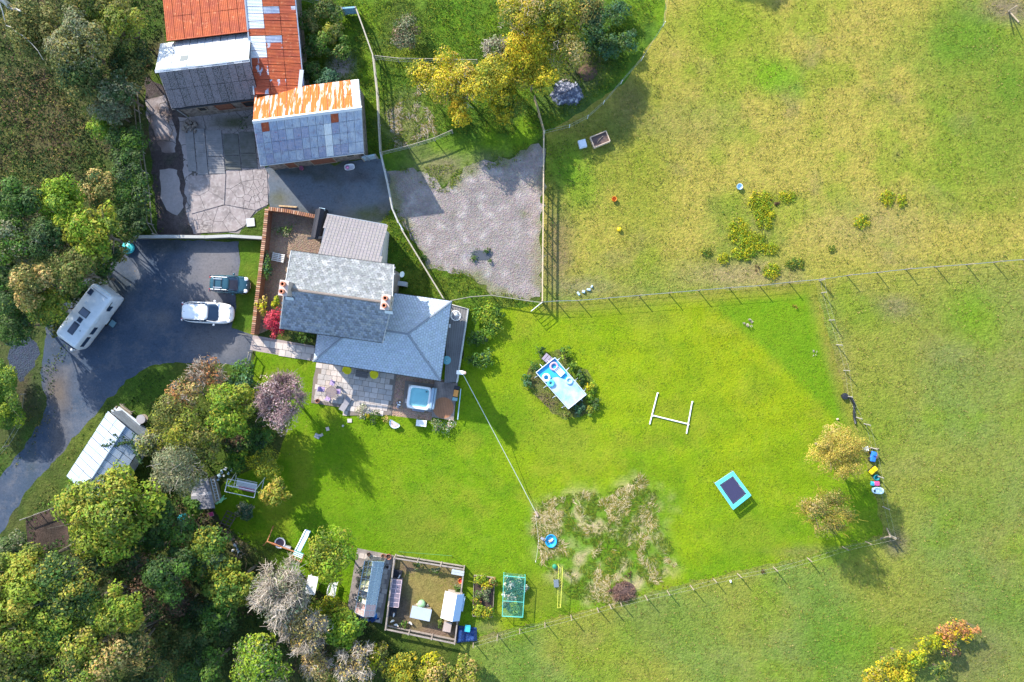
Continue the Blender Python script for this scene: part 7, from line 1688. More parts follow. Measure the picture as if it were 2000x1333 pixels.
MB().slab([(-1.0, -1.25, 1.15), (.12, -1.25, 1.55), (.12, 1.25, 1.55), (-1.0, 1.25, 1.15)], .04).build('roof_slope', mat('coop_white', (.78, .77, .76), .5), coop)
MB().slab([(.125, -1.25, 1.55), (.75, -1.25, 1.12), (.75, 1.25, 1.12), (.125, 1.25, 1.55)], .04).build('roof_slope', mat('coop_blue', (.30, .42, .58), .5), coop)
MB().box((.75, .2, .7), (.3, 1.2, .5)).build('nest_box', lblue, coop)
stack('nest_crate', 'small brownish box standing below the white roofed coop', 'box', 875, 1219, -10, [('box_side', (0, -.45, .35), (.75, .04, .65), wood_pale), ('box_side', (0, .45, .35), (.75, .04, .65), wood_pale), ('box_end', (-.36, 0, .35), (.04, .86, .65), wood_pale), ('box_end', (.36, 0, .35), (.04, .86, .65), wood_pale), ('lid', (0, 0, .69), (.72, .9, .03), mat('tan_lid', (.42, .34, .30), .8, grime=.3))])
dome('green_feeder', 'pale green domed feeder above the hutch', 'feeder', 824, 1178, .38, .6, mat('pale_green_plastic', (.28, .48, .26), .5))
bowl('orange_bucket', 'orange bucket in the right corner of the chicken run', 'bucket', 900, 1133, .24, .35, orange, red)
litter('stone_pair', 'two cream stones beside the green feeder', 'stones', [(816, 1182), (835, 1183), (812, 1184)], [mat('cream_stone', (.55, .48, .40), .9)], .3)
hen_m = mat('hen_white', (.75, .73, .70), .8)
def hen(label, px, py, ang, brown=False):
    t = thing('hen', label, 'hen', (*P(px, py), H1(*P(px, py))), ang, 'white hens in the run')
    m_ = hen_m
    pr = [(-.24, .015, .36, .02), (-.18, .05, .32, .05), (-.08, .095, .25, .09), (.03, .105, .23, .10), (.12, .075, .27, .08), (.17, .045, .36, .05), (.185, .038, .43, .04), (.21, .03, .47, .032), (.245, .008, .465, .01)]
    MB().loft([[(x, w_ * math.cos(a), z + h_ * math.sin(a)) for a in [2 * math.pi * k / 10 for k in range(10)]] for x, w_, z, h_ in pr]).build('body', m_, t, smooth=True)
    for s in (-1, 1):
        MB().tube([(.0, s * .045, .18), (.02, s * .045, .09), (.01, s * .045, 0)], .01, 4).build('leg', yellow, t)
    MB().box((.215, 0, .51), (.05, .012, .035)).build('comb', red, t); MB().tube([(.24, 0, .465), (.275, 0, .455)], .01, 4, .003).build('beak', yellow, t)
    return t
for x, y, a, lb in ((770, 1198, 1.4, 'white hen nearest the lower black crate'), (768, 1211, .4, 'white hen near the left fence of the run'), (775, 1219, -.3, 'white hen at the bottom left corner of the run'), (802, 1215, 2.6, 'white hen just left of the hutch'), (781, 1124, 1.0, 'white hen beside the upper black crate')):
    hen(lb, x, y, a)
T('run_plant', 'straggly green plant along the top of the chicken run', 'plant', 815, 1107, 10, .6, ['grey', 'green'], ry=7, dens=130, nl=4); T('run_plant', 'dark plant tuft in the middle of the run top edge', 'plant', 850, 1114, 14, .6, ['grey', 'dark', 'green'], ry=7, dens=130, nl=5)
T('run_plant', 'low weeds right side of the run above the coop', 'plant', 893, 1150, 10, .5, ['grey', 'green'], ry=9, dens=110, nl=4); T('run_plant', 'low weeds left of the small brownish box', 'plant', 858, 1217, 7, .5, ['green', 'olive'], ry=12, dens=130, nl=4)
T('run_plant', 'weeds at the bottom left of the run by the hens', 'plant', 789, 1222, 9, .4, ['olive', 'green'], ry=7, dens=110, nl=4)

# trailer heap, beds, net cage
tr = thing('tarpaulin_heap', 'crumpled dark blue tarpaulin outside the lower right corner of the run', 'tarpaulin', (*P(912, 1240), 0)); o_ = wloc(tr)
n_ = 15; vs = []; fs = []
q4_ = [P3(895, 1222, 0), P3(931, 1226, 0), P3(932, 1252, 0), P3(892, 1256, 0)]
for j in range(n_):
    for i in range(n_):
        u, v = i / (n_ - 1), j / (n_ - 1); p = q4_[0].lerp(q4_[1], u).lerp(q4_[3].lerp(q4_[2], u), v); e = min(u, 1 - u, v, 1 - v)
        vs.append((p.x, p.y, .02 + min(1, e * 6) * (.18 + .35 * float(fbm(u * 5, v * 5, 9, 3)))))
for j in range(n_ - 1):
    for i in range(n_ - 1): a = j * n_ + i; fs.append((a, a + n_, a + n_ + 1, a + 1))
MB().add(vs, fs).build('sheet', tarp_b, tr, True)
stack('cyan_crate', 'cyan crate standing on the dark blue tarpaulin', 'crate', 914, 1223, -8, [('crate_side', (s * .24, 0, .55), (.03, .5, .3), cyan) for s in (-1, 1)] + [('crate_end', (0, s * .25, .55), (.45, .03, .3), cyan) for s in (-1, 1)] + [('crate_base', (0, 0, .42), (.45, .48, .03), cyan), ('contents', (0, 0, .62), (.44, .46, .1), mat('cyan_fill', (.06, .45, .70), .6))])
litter('red_cans', 'red petrol can and dark bits left of the cyan crate', 'can', [(903, 1236), (899, 1240), (903, 1228)], [red, black, mat('brown_pot', (.14, .08, .06), .8)], .32)
def bed(label, poly, m_, nm='raised_bed'):
    t = thing(nm, label, 'raised bed', (*P(*poly[0]), 0)); pp = [P3(x, y, .3) for x, y in poly]
    for i in range(len(pp)):
        a, b = pp[i], pp[(i + 1) % len(pp)]; d_ = b - a; c_ = (a + b) / 2; MB().box((c_.x, c_.y, .15 + .002 * i), (d_.length - .05, .05, .32), math.atan2(d_.y, d_.x)).build('board', m_, t, True)
    MB().prism([(p.x + (pp[0].x + pp[2].x - 2 * p.x) * .02, p.y + (pp[0].y + pp[2].y - 2 * p.y) * .02) for p in pp], -.03, .24).build('soil', mat('pot_soil', (.06, .04, .03), .95), t, True)
    return t
bed('raised flower bed of yellow flowers right of the chicken run', [(926, 1125), (966, 1130), (962, 1206), (923, 1204)], wood_pale)
for x, y, r_, pal, lb in ((940, 1130, 14, ['gorse', 'lime'], 'yellow leafy plant at the top of the flower bed'), (950, 1144, 11, ['gorse', 'yellow'], 'brightest lemon plant in the flower bed'), (963, 1136, 9, ['tan', 'rust', 'green'], 'orange pink flower clump on the right of the flower bed'), (945, 1163, 15, ['grey', 'green'], 'grey green plant in the middle of the flower bed'), (930, 1172, 9, ['rust', 'green', 'gorse'], 'small mixed plant on the left of the flower bed'), (935, 1194, 14, ['gorse', 'lime'], 'yellow plant at the bottom left of the flower bed'), (953, 1198, 13, ['gorse', 'yellow', 'lime'], 'yellow plant at the bottom right of the flower bed')):
    T('flower_clump', lb, 'plant', x, y, r_, .75, pal, size=.15, dens=240, nl=6, group='plants of the flower bed')
nc = thing('net_cage', 'vegetable cage covered in turquoise green netting', 'net cage', (*P(1004, 1166), 0)); o_ = wloc(nc)
nb4 = [P3(984, 1125, .95), P3(1026, 1129, .95), P3(1021, 1206, .95), P3(981, 1204, .95)]; tq = mat('turquoise_bar', (.10, .46, .40), .5)
nm_ = MB()
for p in nb4: nm_.tube([Vector((p.x, p.y, 0)), p], .03, 5)
for i in range(4): nm_.tube([nb4[i], nb4[(i + 1) % 4]], .035, 5)
nm_.tube([nb4[0].lerp(nb4[3], .62), nb4[1].lerp(nb4[2], .62)], .03, 5); nm_.build('frame', tq, nc, True)
net = MB()
def qn(u, v): return nb4[0].lerp(nb4[1], u).lerp(nb4[3].lerp(nb4[2], u), v)
for i in range(1, 18): net.tube([qn(i / 18, 0) , qn(i / 18, .5) - Vector((0, 0, .05)), qn(i / 18, 1)], .004, 3, caps=False)
for j in range(1, 34): net.tube([qn(0, j / 34), qn(.5, j / 34) - Vector((0, 0, .05)), qn(1, j / 34)], .004, 3, caps=False)
for i in range(4):
    for k in range(24): p = nb4[i].lerp(nb4[(i + 1) % 4], k / 24); net.tube([p, Vector((p.x, p.y, .05))], .006, 3, caps=False)
net.build('netting', tq, nc, True, kind='stuff')
for x, y, r_, pal, lb in ((995, 1140, 13, ['blue', 'pale', 'blue', 'blue'], 'top left cabbage plant under the netting'), (1013, 1143, 15, ['blue', 'pale', 'blue'], 'top right cabbage plant under the netting'), (996, 1160, 15, ['blue', 'pale', 'blue'], 'left middle cabbage plant under the netting'), (1013, 1160, 9, ['blue', 'green'], 'right middle cabbage plant under the netting'), (990, 1184, 9, ['blue', 'grey'], 'lower left grey green plant under the netting'), (1006, 1190, 11, ['lime', 'green'], 'bright green plant at the lower end under the netting')):
    T('cabbage_plant', lb, 'plant', x, y, r_, .75, pal, size=.3, dens=170, nl=7, group='plants under the turquoise netting')
yg = thing('yellow_net', 'narrow yellow tubular net goal standing on the rough grass', 'goal', (*P(1095, 1150), 0)); ym = mat('yellow_tube', (.62, .62, .10), .5)
g4 = [P3(1091, 1107, .8), P3(1099, 1113, .8), P3(1095, 1187, .8), P3(1089, 1188, .1)]
MB().tube([g4[0], g4[1], g4[2], g4[3]], .025, 5).build('top_tube', ym, yg, True); MB().tube([P3(1091, 1107, .1), P3(1089, 1188, .1)], .02, 5).build('base_tube', ym, yg, True)
for p in g4[:3]: MB().tube([p, Vector((p.x, p.y, 0))], .022, 5).build('leg', ym, yg, True)
nn = MB()
for k in range(1, 26): nn.tube([P3(1099 - 4 * k / 26, 1113 + 74 * k / 26, .8), P3(1091 - 2 * k / 26, 1107 + 81 * k / 26, .1)], .005, 3, caps=False)
nn.build('netting', ym, yg, True, kind='stuff')
dome('green_cone', 'small dark green tub at the top of the yellow net', 'tub', 1083, 1106, .22, .3, mat('green_plastic', (.03, .22, .12), .5)); stack('grey_step', 'dark grey plastic step left of the yellow net', 'step', 1086, 1138, 5, [('tread', (0, 0, .28), (.45, .7, .06), mat('grey_plastic', (.14, .17, .2), .6)), ('side', (-.2, 0, .13), (.04, .68, .26), mat('grey_plastic', (.14, .17, .2), .6)), ('side', (.2, 0, .13), (.04, .68, .26), mat('grey_plastic', (.14, .17, .2), .6))])
# ------------------------------------------------------------------ pool, lawn games, patio furniture
pl = [P3(1047, 728, .85), P3(1084, 699, .85), P3(1145, 771, .85), P3(1110, 799, .85)]
pool = thing('swimming_pool', 'rectangular frame pool with blue walls half covered in a pale blue white sheet', 'pool', (*P(1096, 749), 0))
pw_ = mat('pool_blue', (.02, .26, .60), .35, spec=.5); pin = mat('pool_liner', (.04, .36, .66), .3); pfm = mat('pool_frame', (.55, .62, .70), .35)
def pq(u, v): return pl[0].lerp(pl[1], u).lerp(pl[3].lerp(pl[2], u), v)
for i in range(4):
    a, b = pl[i], pl[(i + 1) % 4]; c_ = (pl[0] + pl[2]) / 2; ia, ib = a.lerp(c_, .04), b.lerp(c_, .04)
    MB().prism([(a.x, a.y), (b.x, b.y), (ib.x, ib.y), (ia.x, ia.y)], 0, .8 + .001 * i).build('pool_wall', pw_, pool, True)
    MB().tube([a, b], .038, 7).build('frame_rail', pfm, pool, True)
MB().prism([(p.lerp((pl[0] + pl[2]) / 2, .035).x, p.lerp((pl[0] + pl[2]) / 2, .035).y) for p in pl], .02, .1).build('pool_floor', pin, pool, True)
wm = bpy.data.materials.new('pool_water'); wm.use_nodes = True; b_ = wm.node_tree.nodes['Principled BSDF']; b_.inputs['Base Color'].default_value = (.06, .50, .85, 1); b_.inputs['Roughness'].default_value = .06; b_.inputs['Alpha'].default_value = .75; b_.inputs['Specular IOR Level'].default_value = .6
MB().prism([(p.lerp((pl[0] + pl[2]) / 2, .042).x, p.lerp((pl[0] + pl[2]) / 2, .042).y) for p in pl], .62, .68).build('water', wm, pool, True)
# crumpled cover over the lower right part
n_ = 22; vs = []; fs = []
for j in range(n_):
    for i in range(n_):
        u = i / (n_ - 1); v0 = .30 + .22 * (float(fbm(u * 3, 1.3, 5, 2)) - .3) * 1.6 - .08 * math.sin(u * 5); v = v0 + (1.0 - v0) * j / (n_ - 1)
        p = pq(.03 + .94 * u, v); vs.append((p.x, p.y, .80 + .10 * float(fbm(u * 6, v * 6, 8, 3)) - .06 * math.sin(math.pi * u) * (1 - abs(v - .6))))
for j in range(n_ - 1):
    for i in range(n_ - 1): a = j * n_ + i; fs.append((a, a + n_, a + n_ + 1, a + 1))
MB().add(vs, fs).build('pool_cover', mat('cover_white', (.24, .42, .60), .4, col2=(.42, .54, .66), ns=1.1, lo=.4, hi=.6), pool, True, smooth=True)
cpts = []
for v in (.08, .36, .64, .92):
    for u, s in ((0, -1), (1, 1)):
        p = pq(u, v); o2 = (pq(1, v) - pq(0, v)).normalized() * s * .42
        MB().tube([p, Vector((p.x + o2.x, p.y + o2.y, .02)), Vector((p.x, p.y, .03))], .03, 5).build('strut', pfm, pool, True)
for v, s in ((0, -1), (1, 1)):
    for u in (.35, .7):
        p = pq(u, v); o2 = (pq(u, 1) - pq(u, 0)).normalized() * s * .35
        MB().tube([p, Vector((p.x + o2.x, p.y + o2.y, .02))], .03, 5).build('strut', pfm, pool, True)
def ring(label, px, py, R0, m_, z=.85, r_=.10):
    t = thing('swim_ring', label, 'swim ring', (*P(px, py, z), z), 0, 'swim rings in the pool'); MB().torus((0, 0, 0), R0, r_, 22, 8).build('tube', m_, t, smooth=True); MB().tube([(R0 + r_ * .8, 0, .03), (R0 + r_ + .03, 0, .06)], .02, 5).build('valve', white_plastic, t)
ring('white swim ring on the left side of the pool', 1067, 738, .30, white_plastic); ring('pink and white swim ring at the top end of the pool', 1082, 716, .32, mat('ring_mauve', (.50, .34, .45), .4), z=.76)
ring('pale blue swim ring on the right side of the pool', 1112, 744, .26, mat('ring_blue', (.35, .62, .72), .4)); ring('turquoise swim ring below the white one in the pool', 1076, 749, .24, mat('ring_turq', (.10, .50, .60), .4), z=.9, r_=.13)
lt = thing('pool_float', 'white inflatable float crumpled at the right edge of the pool', 'float', (*P(1093, 726, .8), .8), -.8)
for k in range(4): MB().tube([(-.45, -.24 + .16 * k, .05), (0, -.22 + .15 * k, .12), (.4, -.2 + .14 * k, .03)], .07, 8).build('float_tube', white_plastic, lt, smooth=True)
stack('pool_step', 'mauve grey wooden step at the top corner of the pool', 'step', 1069, 701, -40, [('tread', (-.3 + .3 * k, 0, .5), (.26, .7, .04), mat('mauve_step', (.30, .25, .30), .8)) for k in range(3)] + [('side', (0, s * .32, .25), (.85, .04, .5), mat('mauve_step', (.30, .25, .30), .8)) for s in (-1, 1)])

gp_m = mat('goal_white', (.80, .80, .82), .35)
rg = thing('rugby_posts', 'white rugby goal posts lying flat on the lawn', 'goal posts', (*P(1310, 808), 0)); o_ = wloc(rg)
def wr_(nm, a, b, r_): 
    p, q = P3(*a, .09), P3(*b, .09); MB().tube([p, q], r_, 10).build(nm, gp_m, rg, True)
wr_('upright', (1284.5, 768), (1269, 829), .06); wr_('upright', (1352, 785), (1341, 847), .06); wr_('crossbar', (1275, 812), (1343, 828.5), .06)
for x, y in ((1275, 812), (1344, 829)): MB().lathe([(.075, 0), (.075, .155), (.0001, .16)], tuple(P3(x, y, 0)), 12).build('joint', gp_m, rg, True)
for x, y, z in ((1284.5, 768, .09), (1352, 785, .09)): MB().lathe([(.06, 0), (.06, .15), (.0001, .151)], tuple(P3(x, y, 0)), 10).build('end_cap', gp_m, rg, True)

tp4 = [P3(1431.5, 920.5, .75), P3(1467, 968, .75), P3(1432, 996, .75), P3(1396, 944, .75)]; tr_ = thing('trampoline', 'rectangular trampoline with cyan padding on the lawn', 'trampoline', (*P(1431, 957), 0)); cc_ = sum(tp4, Vector()) / 4
inn = [p.lerp(cc_, .25) for p in tp4]; tcy = mat('cyan_pad', (.10, .62, .74), .5, spec=.4)
for i in range(4):
    a, b, c_, e_4 = tp4[i], tp4[(i + 1) % 4], inn[(i + 1) % 4], inn[i]; q = [a, b, c_, e_4]
    MB().slab([p + Vector((0, 0, .04 + .002 * i)) for p in q], .05).build('pad', tcy, tr_, True, bevel=.012)
    MB().tube([a, b], .03, 6).build('frame_tube', metal, tr_, True)
    MB().tube([a, Vector((a.x, a.y, 0)) + (cc_ - a).normalized() * .12], .03, 6).build('leg', metal, tr_, True)
spr = MB()
for i in range(4):
    for k in range(1, 14): p_, q_ = inn[i].lerp(inn[(i + 1) % 4], k / 14), None; q_ = p_.lerp(cc_, .12); spr.tube([p_ + Vector((0, 0, .015)), q_ + Vector((0, 0, .0))], .012, 3)
spr.build('springs', metal, tr_, True, kind='stuff')
MB().slab([p.lerp(cc_, .05) + Vector((0, 0, -.02)) for p in inn], .01).build('jump_mat', mat('jump_mat', (.035, .035, .085), .75), tr_, True)

# unmown patch things
sb = thing('sandpit_shell', 'blue shell sandpit with faded toys inside in the unmown grass', 'sandpit', (*P(1076, 1056), 0))
MB().lathe([(.42, 0), (.52, .18), (.55, .2), (.5, .2), (.42, .06), (.0001, .06)], n=24, sy=1.15).build('shell', mat('shell_blue', (.02, .34, .62), .4), sb, smooth=True)
MB().box((-.05, 0, .16), (.3, .2, .12), .4).build('toy', mat('toy_peach', (.6, .35, .25), .5), sb, bevel=.03); MB().box((.12, .12, .14), (.2, .15, .1), 1).build('toy', white_plastic, sb, bevel=.03)
stack('grey_scooter', 'faded grey plastic ride on toy left of the blue sandpit', 'toy', 1061, 1052, -30, [('body', (0, 0, .2), (.5, .22, .12), mat('faded_grey', (.30, .30, .33), .6)), ('seat', (-.1, 0, .3), (.25, .2, .08), mat('faded_grey', (.30, .30, .33), .6)), ('handle', (.2, 0, .4), (.04, .32, .04), black), ('stem', (.2, 0, .3), (.04, .04, .2), black), ('wheel', (.22, 0, .08), (.16, .05, .16), black), ('wheel', (-.2, 0, .08), (.16, .2, .16), black)])
br = thing('brush_pile', 'heap of reddish brown brushwood beside the bottom fence', 'brush pile', (*P(1219, 1154), 0))
twiggy(br, (0, 0, 0), 1.4, 1.0, .7, [(.17, .09, .07), (.24, .14, .10), (.12, .07, .06), (.3, .2, .15)], 900, 81, .02, name='brushwood', length=1.1, up=.5)
MB().lathe([(1.1, 0), (.9, .15), (.5, .3), (.0001, .36)], n=18, sy=.8).build('core', mat('brush_core', (.10, .06, .05), .95, bump=.1, bs=6), br)
br2 = thing('dead_thistle', 'small dark brown dead plant above the brushwood heap', 'plant', (*P(1226, 1124), 0)); twiggy(br2, (0, 0, 0), .45, .5, .5, PAL['brown'], 160, 82, .015, name='stems')
def tuftthing(nm, label, cat, px, py, r_, pal, n=160, seed=1): t = thing(nm, label, cat, (*P(px, py), H1(*P(px, py)))); twiggy(t, (0, 0, 0), r_, r_, r_ * .8, PAL[pal], n, seed, .014, name='stems'); return t
tuftthing('grass_tuft', 'pale dead grass tuft in the unmown corner of the lawn', 'grass tuft', 1461, 631, .5, 'pale', 200, 3); tuftthing('grass_tuft', 'orange yellow tuft near the top right lawn corner', 'grass tuft', 1552, 600, .35, 'gold', 120, 4); tuftthing('grass_tuft', 'dark red brown tuft below the bottom fence', 'grass tuft', 1490, 1115, .35, 'brown', 120, 5)
tuftthing('grass_tuft', 'pale tuft on the lawn near the right fence', 'grass tuft', 1590, 690, .3, 'pale', 90, 6); tuftthing('grass_tuft', 'brown dead patch at the big weed patch edge', 'grass tuft', 1513, 394, .5, 'brown', 200, 7); tuftthing('grass_tuft', 'brown dead stems beside the round yellow weed clump', 'grass tuft', 1480, 525, .4, 'brown', 120, 8)
litter('ball_white', 'small white ball on the pasture below the bottom fence', 'ball', [(1427, 1136)], [white_plastic], .2); litter('ball_tan', 'tan ball on the lawn beside the golden willow', 'ball', [(1636, 819)], [mat('tan_ball', (.5, .4, .3), .7)], .28)

# toys along the right fence
gtz = 'toys along the right hand fence'
t = thing('toy_tractor', 'blue plastic ride on toy by the right hand fence', 'toy', (*P(1702, 891), 0), 1.4, gtz); MB().box((0, 0, .3), (.95, .45, .35)).build('body', blue, t, bevel=.08); MB().box((.1, -.3, .2), (.5, .22, .3)).build('side_panel', mat('toy_salmon', (.62, .28, .22), .5), t, bevel=.04); MB().box((.25, 0, .55), (.3, .3, .2)).build('seat', blue, t, bevel=.04)
for x in (-.3, .3):
    for s in (-1, 1): w_ = MB().lathe([(.16, -.05), (.16, .05), (.0001, .05)], n=12).build('wheel', black, t); w_.location = (x, s * .26, .16); w_.rotation_euler = (math.pi / 2, 0, 0)
t = thing('toy_car', 'yellow plastic toy car by the right hand fence', 'toy', (*P(1702, 919), 0), .7, gtz); MB().box((0, 0, .28), (.75, .4, .28)).build('body', yellow, t, bevel=.09); MB().box((.2, .12, .5), (.35, .4, .25)).build('cab', yellow, t, bevel=.06)
for x in (-.25, .25):
    for s in (-1, 1): w_ = MB().lathe([(.12, -.04), (.12, .04), (.0001, .04)], n=12).build('wheel', black, t); w_.location = (x, s * .22, .12); w_.rotation_euler = (math.pi / 2, 0, 0)
t = thing('toy_box', 'dark teal tub between the yellow and pink toys', 'toy', (*P(1709, 932), 0), .1, gtz); MB().lathe([(.22, 0), (.27, .35), (.22, .35), (.2, .1), (.0001, .1)], n=16).build('tub', mat('teal_tub', (.02, .20, .25), .5), t)
t = thing('toy_slide', 'pink and blue toy seat above the white one', 'toy', (*P(1707, 944), 0), 0, gtz); MB().box((.12, 0, .22), (.5, .42, .3)).build('seat', pink, t, bevel=.08); MB().box((-.25, 0, .2), (.25, .36, .35)).build('side_piece', cyan, t, bevel=.05)
t = thing('toy_boat', 'pale blue white oval toy, lowest of the row by the fence', 'toy', (*P(1711, 957), 0), -.1, gtz); MB().loft([[(x, y, z) for x, y in oval(20, .55 * k, .32 * k, 2.6)] for z, k in ((.02, .8), (.3, 1), (.42, .95), (.45, .8), (.36, .6))]).build('hull', mat('toy_pale', (.55, .72, .80), .4), t, smooth=True); MB().box((-.35, -.05, .44), (.14, .18, .06)).build('cockpit', black, t)
t = thing('white_box', 'small white box at the top of the toy row', 'box', (*P(1688, 876), 0), .2, gtz); MB().box((0, 0, .17), (.38, .38, .32)).build('box_body', white_plastic, t, bevel=.02); MB().box((0, 0, .35), (.42, .42, .05)).build('lid', white_plastic, t)
t = thing('timber_pole', 'pale timber pole lying beside the white box', 'pole', (*P(1705, 876), 0), -.05, gtz); MB().tube([(-.5, 0, .08), (.5, 0, .09)], .05, 6).build('shaft', wood_pale, t); MB().box((-.5, 0, .08), (.06, .14, .14)).build('end_plate', wood_pale, t)
hp_ = thing('black_pipe', 'wavy black pipe lying along the right hand fence', 'pipe', (*P(1660, 790), 0)); MB().tube([P3(x, y, .12) for x, y in ((1643, 774), (1652, 772), (1662, 777), (1668, 787), (1668, 800), (1668, 814), (1671, 828))], .11, 7).build('hose', black, hp_, True, smooth=True); MB().lathe([(.2, 0), (.3, .1), (.3, .3), (.15, .34), (.0001, .34)], tuple(P3(1648, 774, 0)), 14).build('coil', black, hp_, True)
t = thing('wood_stake', 'pale stake standing on the lawn left of the lower willow', 'stake', (*P(1565, 978), 0)); MB().tube([(0, -.5, .1), (.0, 0.5, 1.3)], .04, 5).build('shaft', wood_pale, t); MB().tube([(0, 0, 0), (0, 0, .7)], .03, 5).build('prop', wood_pale, t)

# ------------------------------------------------------------------ field things
pb = thing('planter_box', 'wooden box planter of soil in the grazed field by the gravel yard', 'planter', (*P(1171, 275), 0), math.radians(22)); 
for c_, d_ in (((0, .5, .25), (1.6, .07, .5)), ((0, -.5, .25), (1.6, .07, .5)), ((-.78, 0, .25), (.07, .93, .5)), ((.78, 0, .25), (.07, .93, .5))): MB().box(c_, d_).build('side', mat('box_pine', (.52, .40, .30), .8, grime=.2), pb)
MB().box((0, 0, .16), (1.48, .92, .3)).build('soil', mat('planter_soil', (.13, .09, .08), .95, bump=.08, bs=5), pb); MB().tube([(-.4, -.2, .33), (0, .05, .38), (.4, .2, .34)], .03, 5).build('branch', wood_pale, pb)
stack('white_block', 'pale blue white block left of the wooden planter', 'block', 1137, 283, 15, [('block_body', (0, 0, .2), (.7, .72, .38), mat('block_pale', (.55, .60, .66), .7)), ('lid', (.02, 0, .41), (.55, .6, .05), mat('block_pale', (.55, .60, .66), .7))])
ash = thing('ash_heap', 'blue grey heap of ash and rubbish below the autumn trees', 'ash heap', (*P(1108, 183), 0)); o_ = wloc(ash)
n_ = 20; vs = []; fs = []; cxy = P(1108, 183)
for j in range(n_):
    for i in range(n_):
        u, v = i / (n_ - 1) * 2 - 1, j / (n_ - 1) * 2 - 1; rr_ = math.hypot(u, v); k = max(abs(u), abs(v)) / max(rr_, .01) if rr_ > .01 else 1
        x, y = u * k, v * k; wob = 1 + .25 * (float(fbm(u * 2 + 5, v * 2, 3, 3)) - .5) * 2
        vs.append((cxy[0] + x * 1.45 * wob, cxy[1] + y * 1.2 * wob, .02 + max(0, 1 - max(abs(u), abs(v))) * .5 * (.5 + float(fbm(u * 6, v * 6, 4, 3)))))
for j in range(n_ - 1):
    for i in range(n_ - 1): a = j * n_ + i; fs.append((a, a + 1, a + n_ + 1, a + n_))
MB().add(vs, fs).build('heap', mat('ash', (.085, .095, .14), .95, col2=(.36, .36, .42), ns=3.2, lo=.48, hi=.64, bump=.1, bs=7, col3=(.06, .06, .08), ns3=5, lo3=.58, hi3=.66), ash, True)
for k in range(14): 
    a = R.random() * 6.28; q = R.uniform(.5, 1.5); MB().box((cxy[0] + math.cos(a) * q, cxy[1] + math.sin(a) * q * .8, .15), (R.uniform(.1, .4), R.uniform(.05, .15), .06), R.random() * 3).build('scrap', mat('ash_scrap', (.45, .44, .46), .7), ash, True)
rub = thing('rubble_mound', 'low brown soil mound right of the autumn trees', 'soil heap', (*P(1146, 142), 0)); mbm = MB(); mbm.lathe([(.95, 0), (.8, .12), (.55, .26), (.28, .34), (.0001, .37)], n=26)
mbm.v = [(x * (1 + .5 * (float(fbm(x * 2.2 + 3, y * 2.2, 12, 3)) - .5)) + .05, y * (.8 + .6 * (float(fbm(x * 2 + 9, y * 2, 14, 3)) - .5)), z + (.16 * (float(fbm(x * 4, y * 4, 13, 3)) - .5) if z > .05 else 0)) for x, y, z in mbm.v]
mbm.build('mound', mat('brown_mound', (.105, .068, .05), .98, col2=(.07, .085, .025), ns=3.5, lo=.5, hi=.6, bump=.15, bs=9, spec=.05), rub)
litter('pale_sticks', 'small heap of pale sticks above the ash heap', 'sticks', [(1100, 157), (1106, 156), (1112, 158)], [wood_pale], .3)
def tubtrug(label, px, py, r_, m_): bowl('feed_tub', label, 'tub', px, py, r_, .3, m_)
tubtrug('small pale blue tub in the grazed field', 1443, 366, .28, mat('tub_blue', (.40, .60, .75), .5)); tubtrug('small orange tub in the grazed field', 1199, 390, .24, orange)
dome('yellow_ball', 'small yellow ball in the grazed field', 'ball', 1209, 449, .2, .32, yellow)
litter('white_scraps', 'few white plastic scraps on the field near the fence', 'plastic scraps', [(1130, 574), (1140, 570), (1150, 566), (1156, 560)], [lblue], .3)
pud = MB().prism([(P(942, 499)[0] + .95 * math.cos(a) * (1 + .2 * math.sin(3 * a)), P(942, 499)[1] + .55 * math.sin(a) * (1 + .2 * math.cos(2 * a))) for a in [k * .3927 for k in range(16)]], -.03, .035).build('puddle', mat('puddle_water', (.07, .075, .085), .12, spec=.6), kind='structure')
for x, y, r_, lb in ((951, 490, 7, 'weed tuft on the upper right of the puddle'), (925, 507, 7, 'weed tuft on the left of the puddle'), (958, 508, 5, 'tiny weed tuft on the lower right of the puddle'), (829, 507, 10, 'leafy weed on the gravel beside the fence')): T('gravel_weed', lb, 'weeds', x, y, r_, .3, ['green', 'dark'], size=.15, nl=3, dens=150, group='weeds on the gravel yard')

# pallet, toy by the barn, court bits
stack('pallet', 'white pallet leaning among the climbers in the pebble court', 'pallet', 545, 504, -12, [('slat', (0, -.32 + .16 * k, .3), (1.15, .10, .03), mat('pallet_white', (.66, .64, .60), .8)) for k in range(5)] + [('bearer', (s, 0, .2), (.09, .8, .14), mat('pallet_white', (.66, .64, .60), .8)) for s in (-.52, 0, .52)])
tb = thing('toy_pram', 'white toy tub with a pink ball by the tin roof barn wall', 'toy', (*P(683, 327, .2), 0), math.radians(8)); MB().loft([[(x, y, z) for x, y in oval(20, .48 * k, .3 * k, 3)] for z, k in ((0, .7), (.3, 1), (.3, .86), (.08, .66))]).build('tub', white_plastic, tb, smooth=True); MB().lathe([(.0001, 0), (.12, .03), (.17, .17), (.12, .3), (.0001, .34)], (-.2, 0, .1), 14).build('ball', mat('pink_ball', (.65, .25, .45), .5), tb, smooth=True)
bowl('pink_bucket', 'small dark pink bucket at the foot of the tin roof barn', 'bucket', 590, 330, .2, .3, mat('dusky_pink', (.32, .10, .17), .6), mat('dusky_pink', (.32, .10, .17), .6))
stack('timber_plank', 'pale plank lying along the top of the brick wall court', 'plank', 563, 404, -4, [('board', (0, 0, .08), (1.7, .14, .05), wood_new), ('board', (.1, -.03, .13), (1.4, .1, .04), wood_new)])
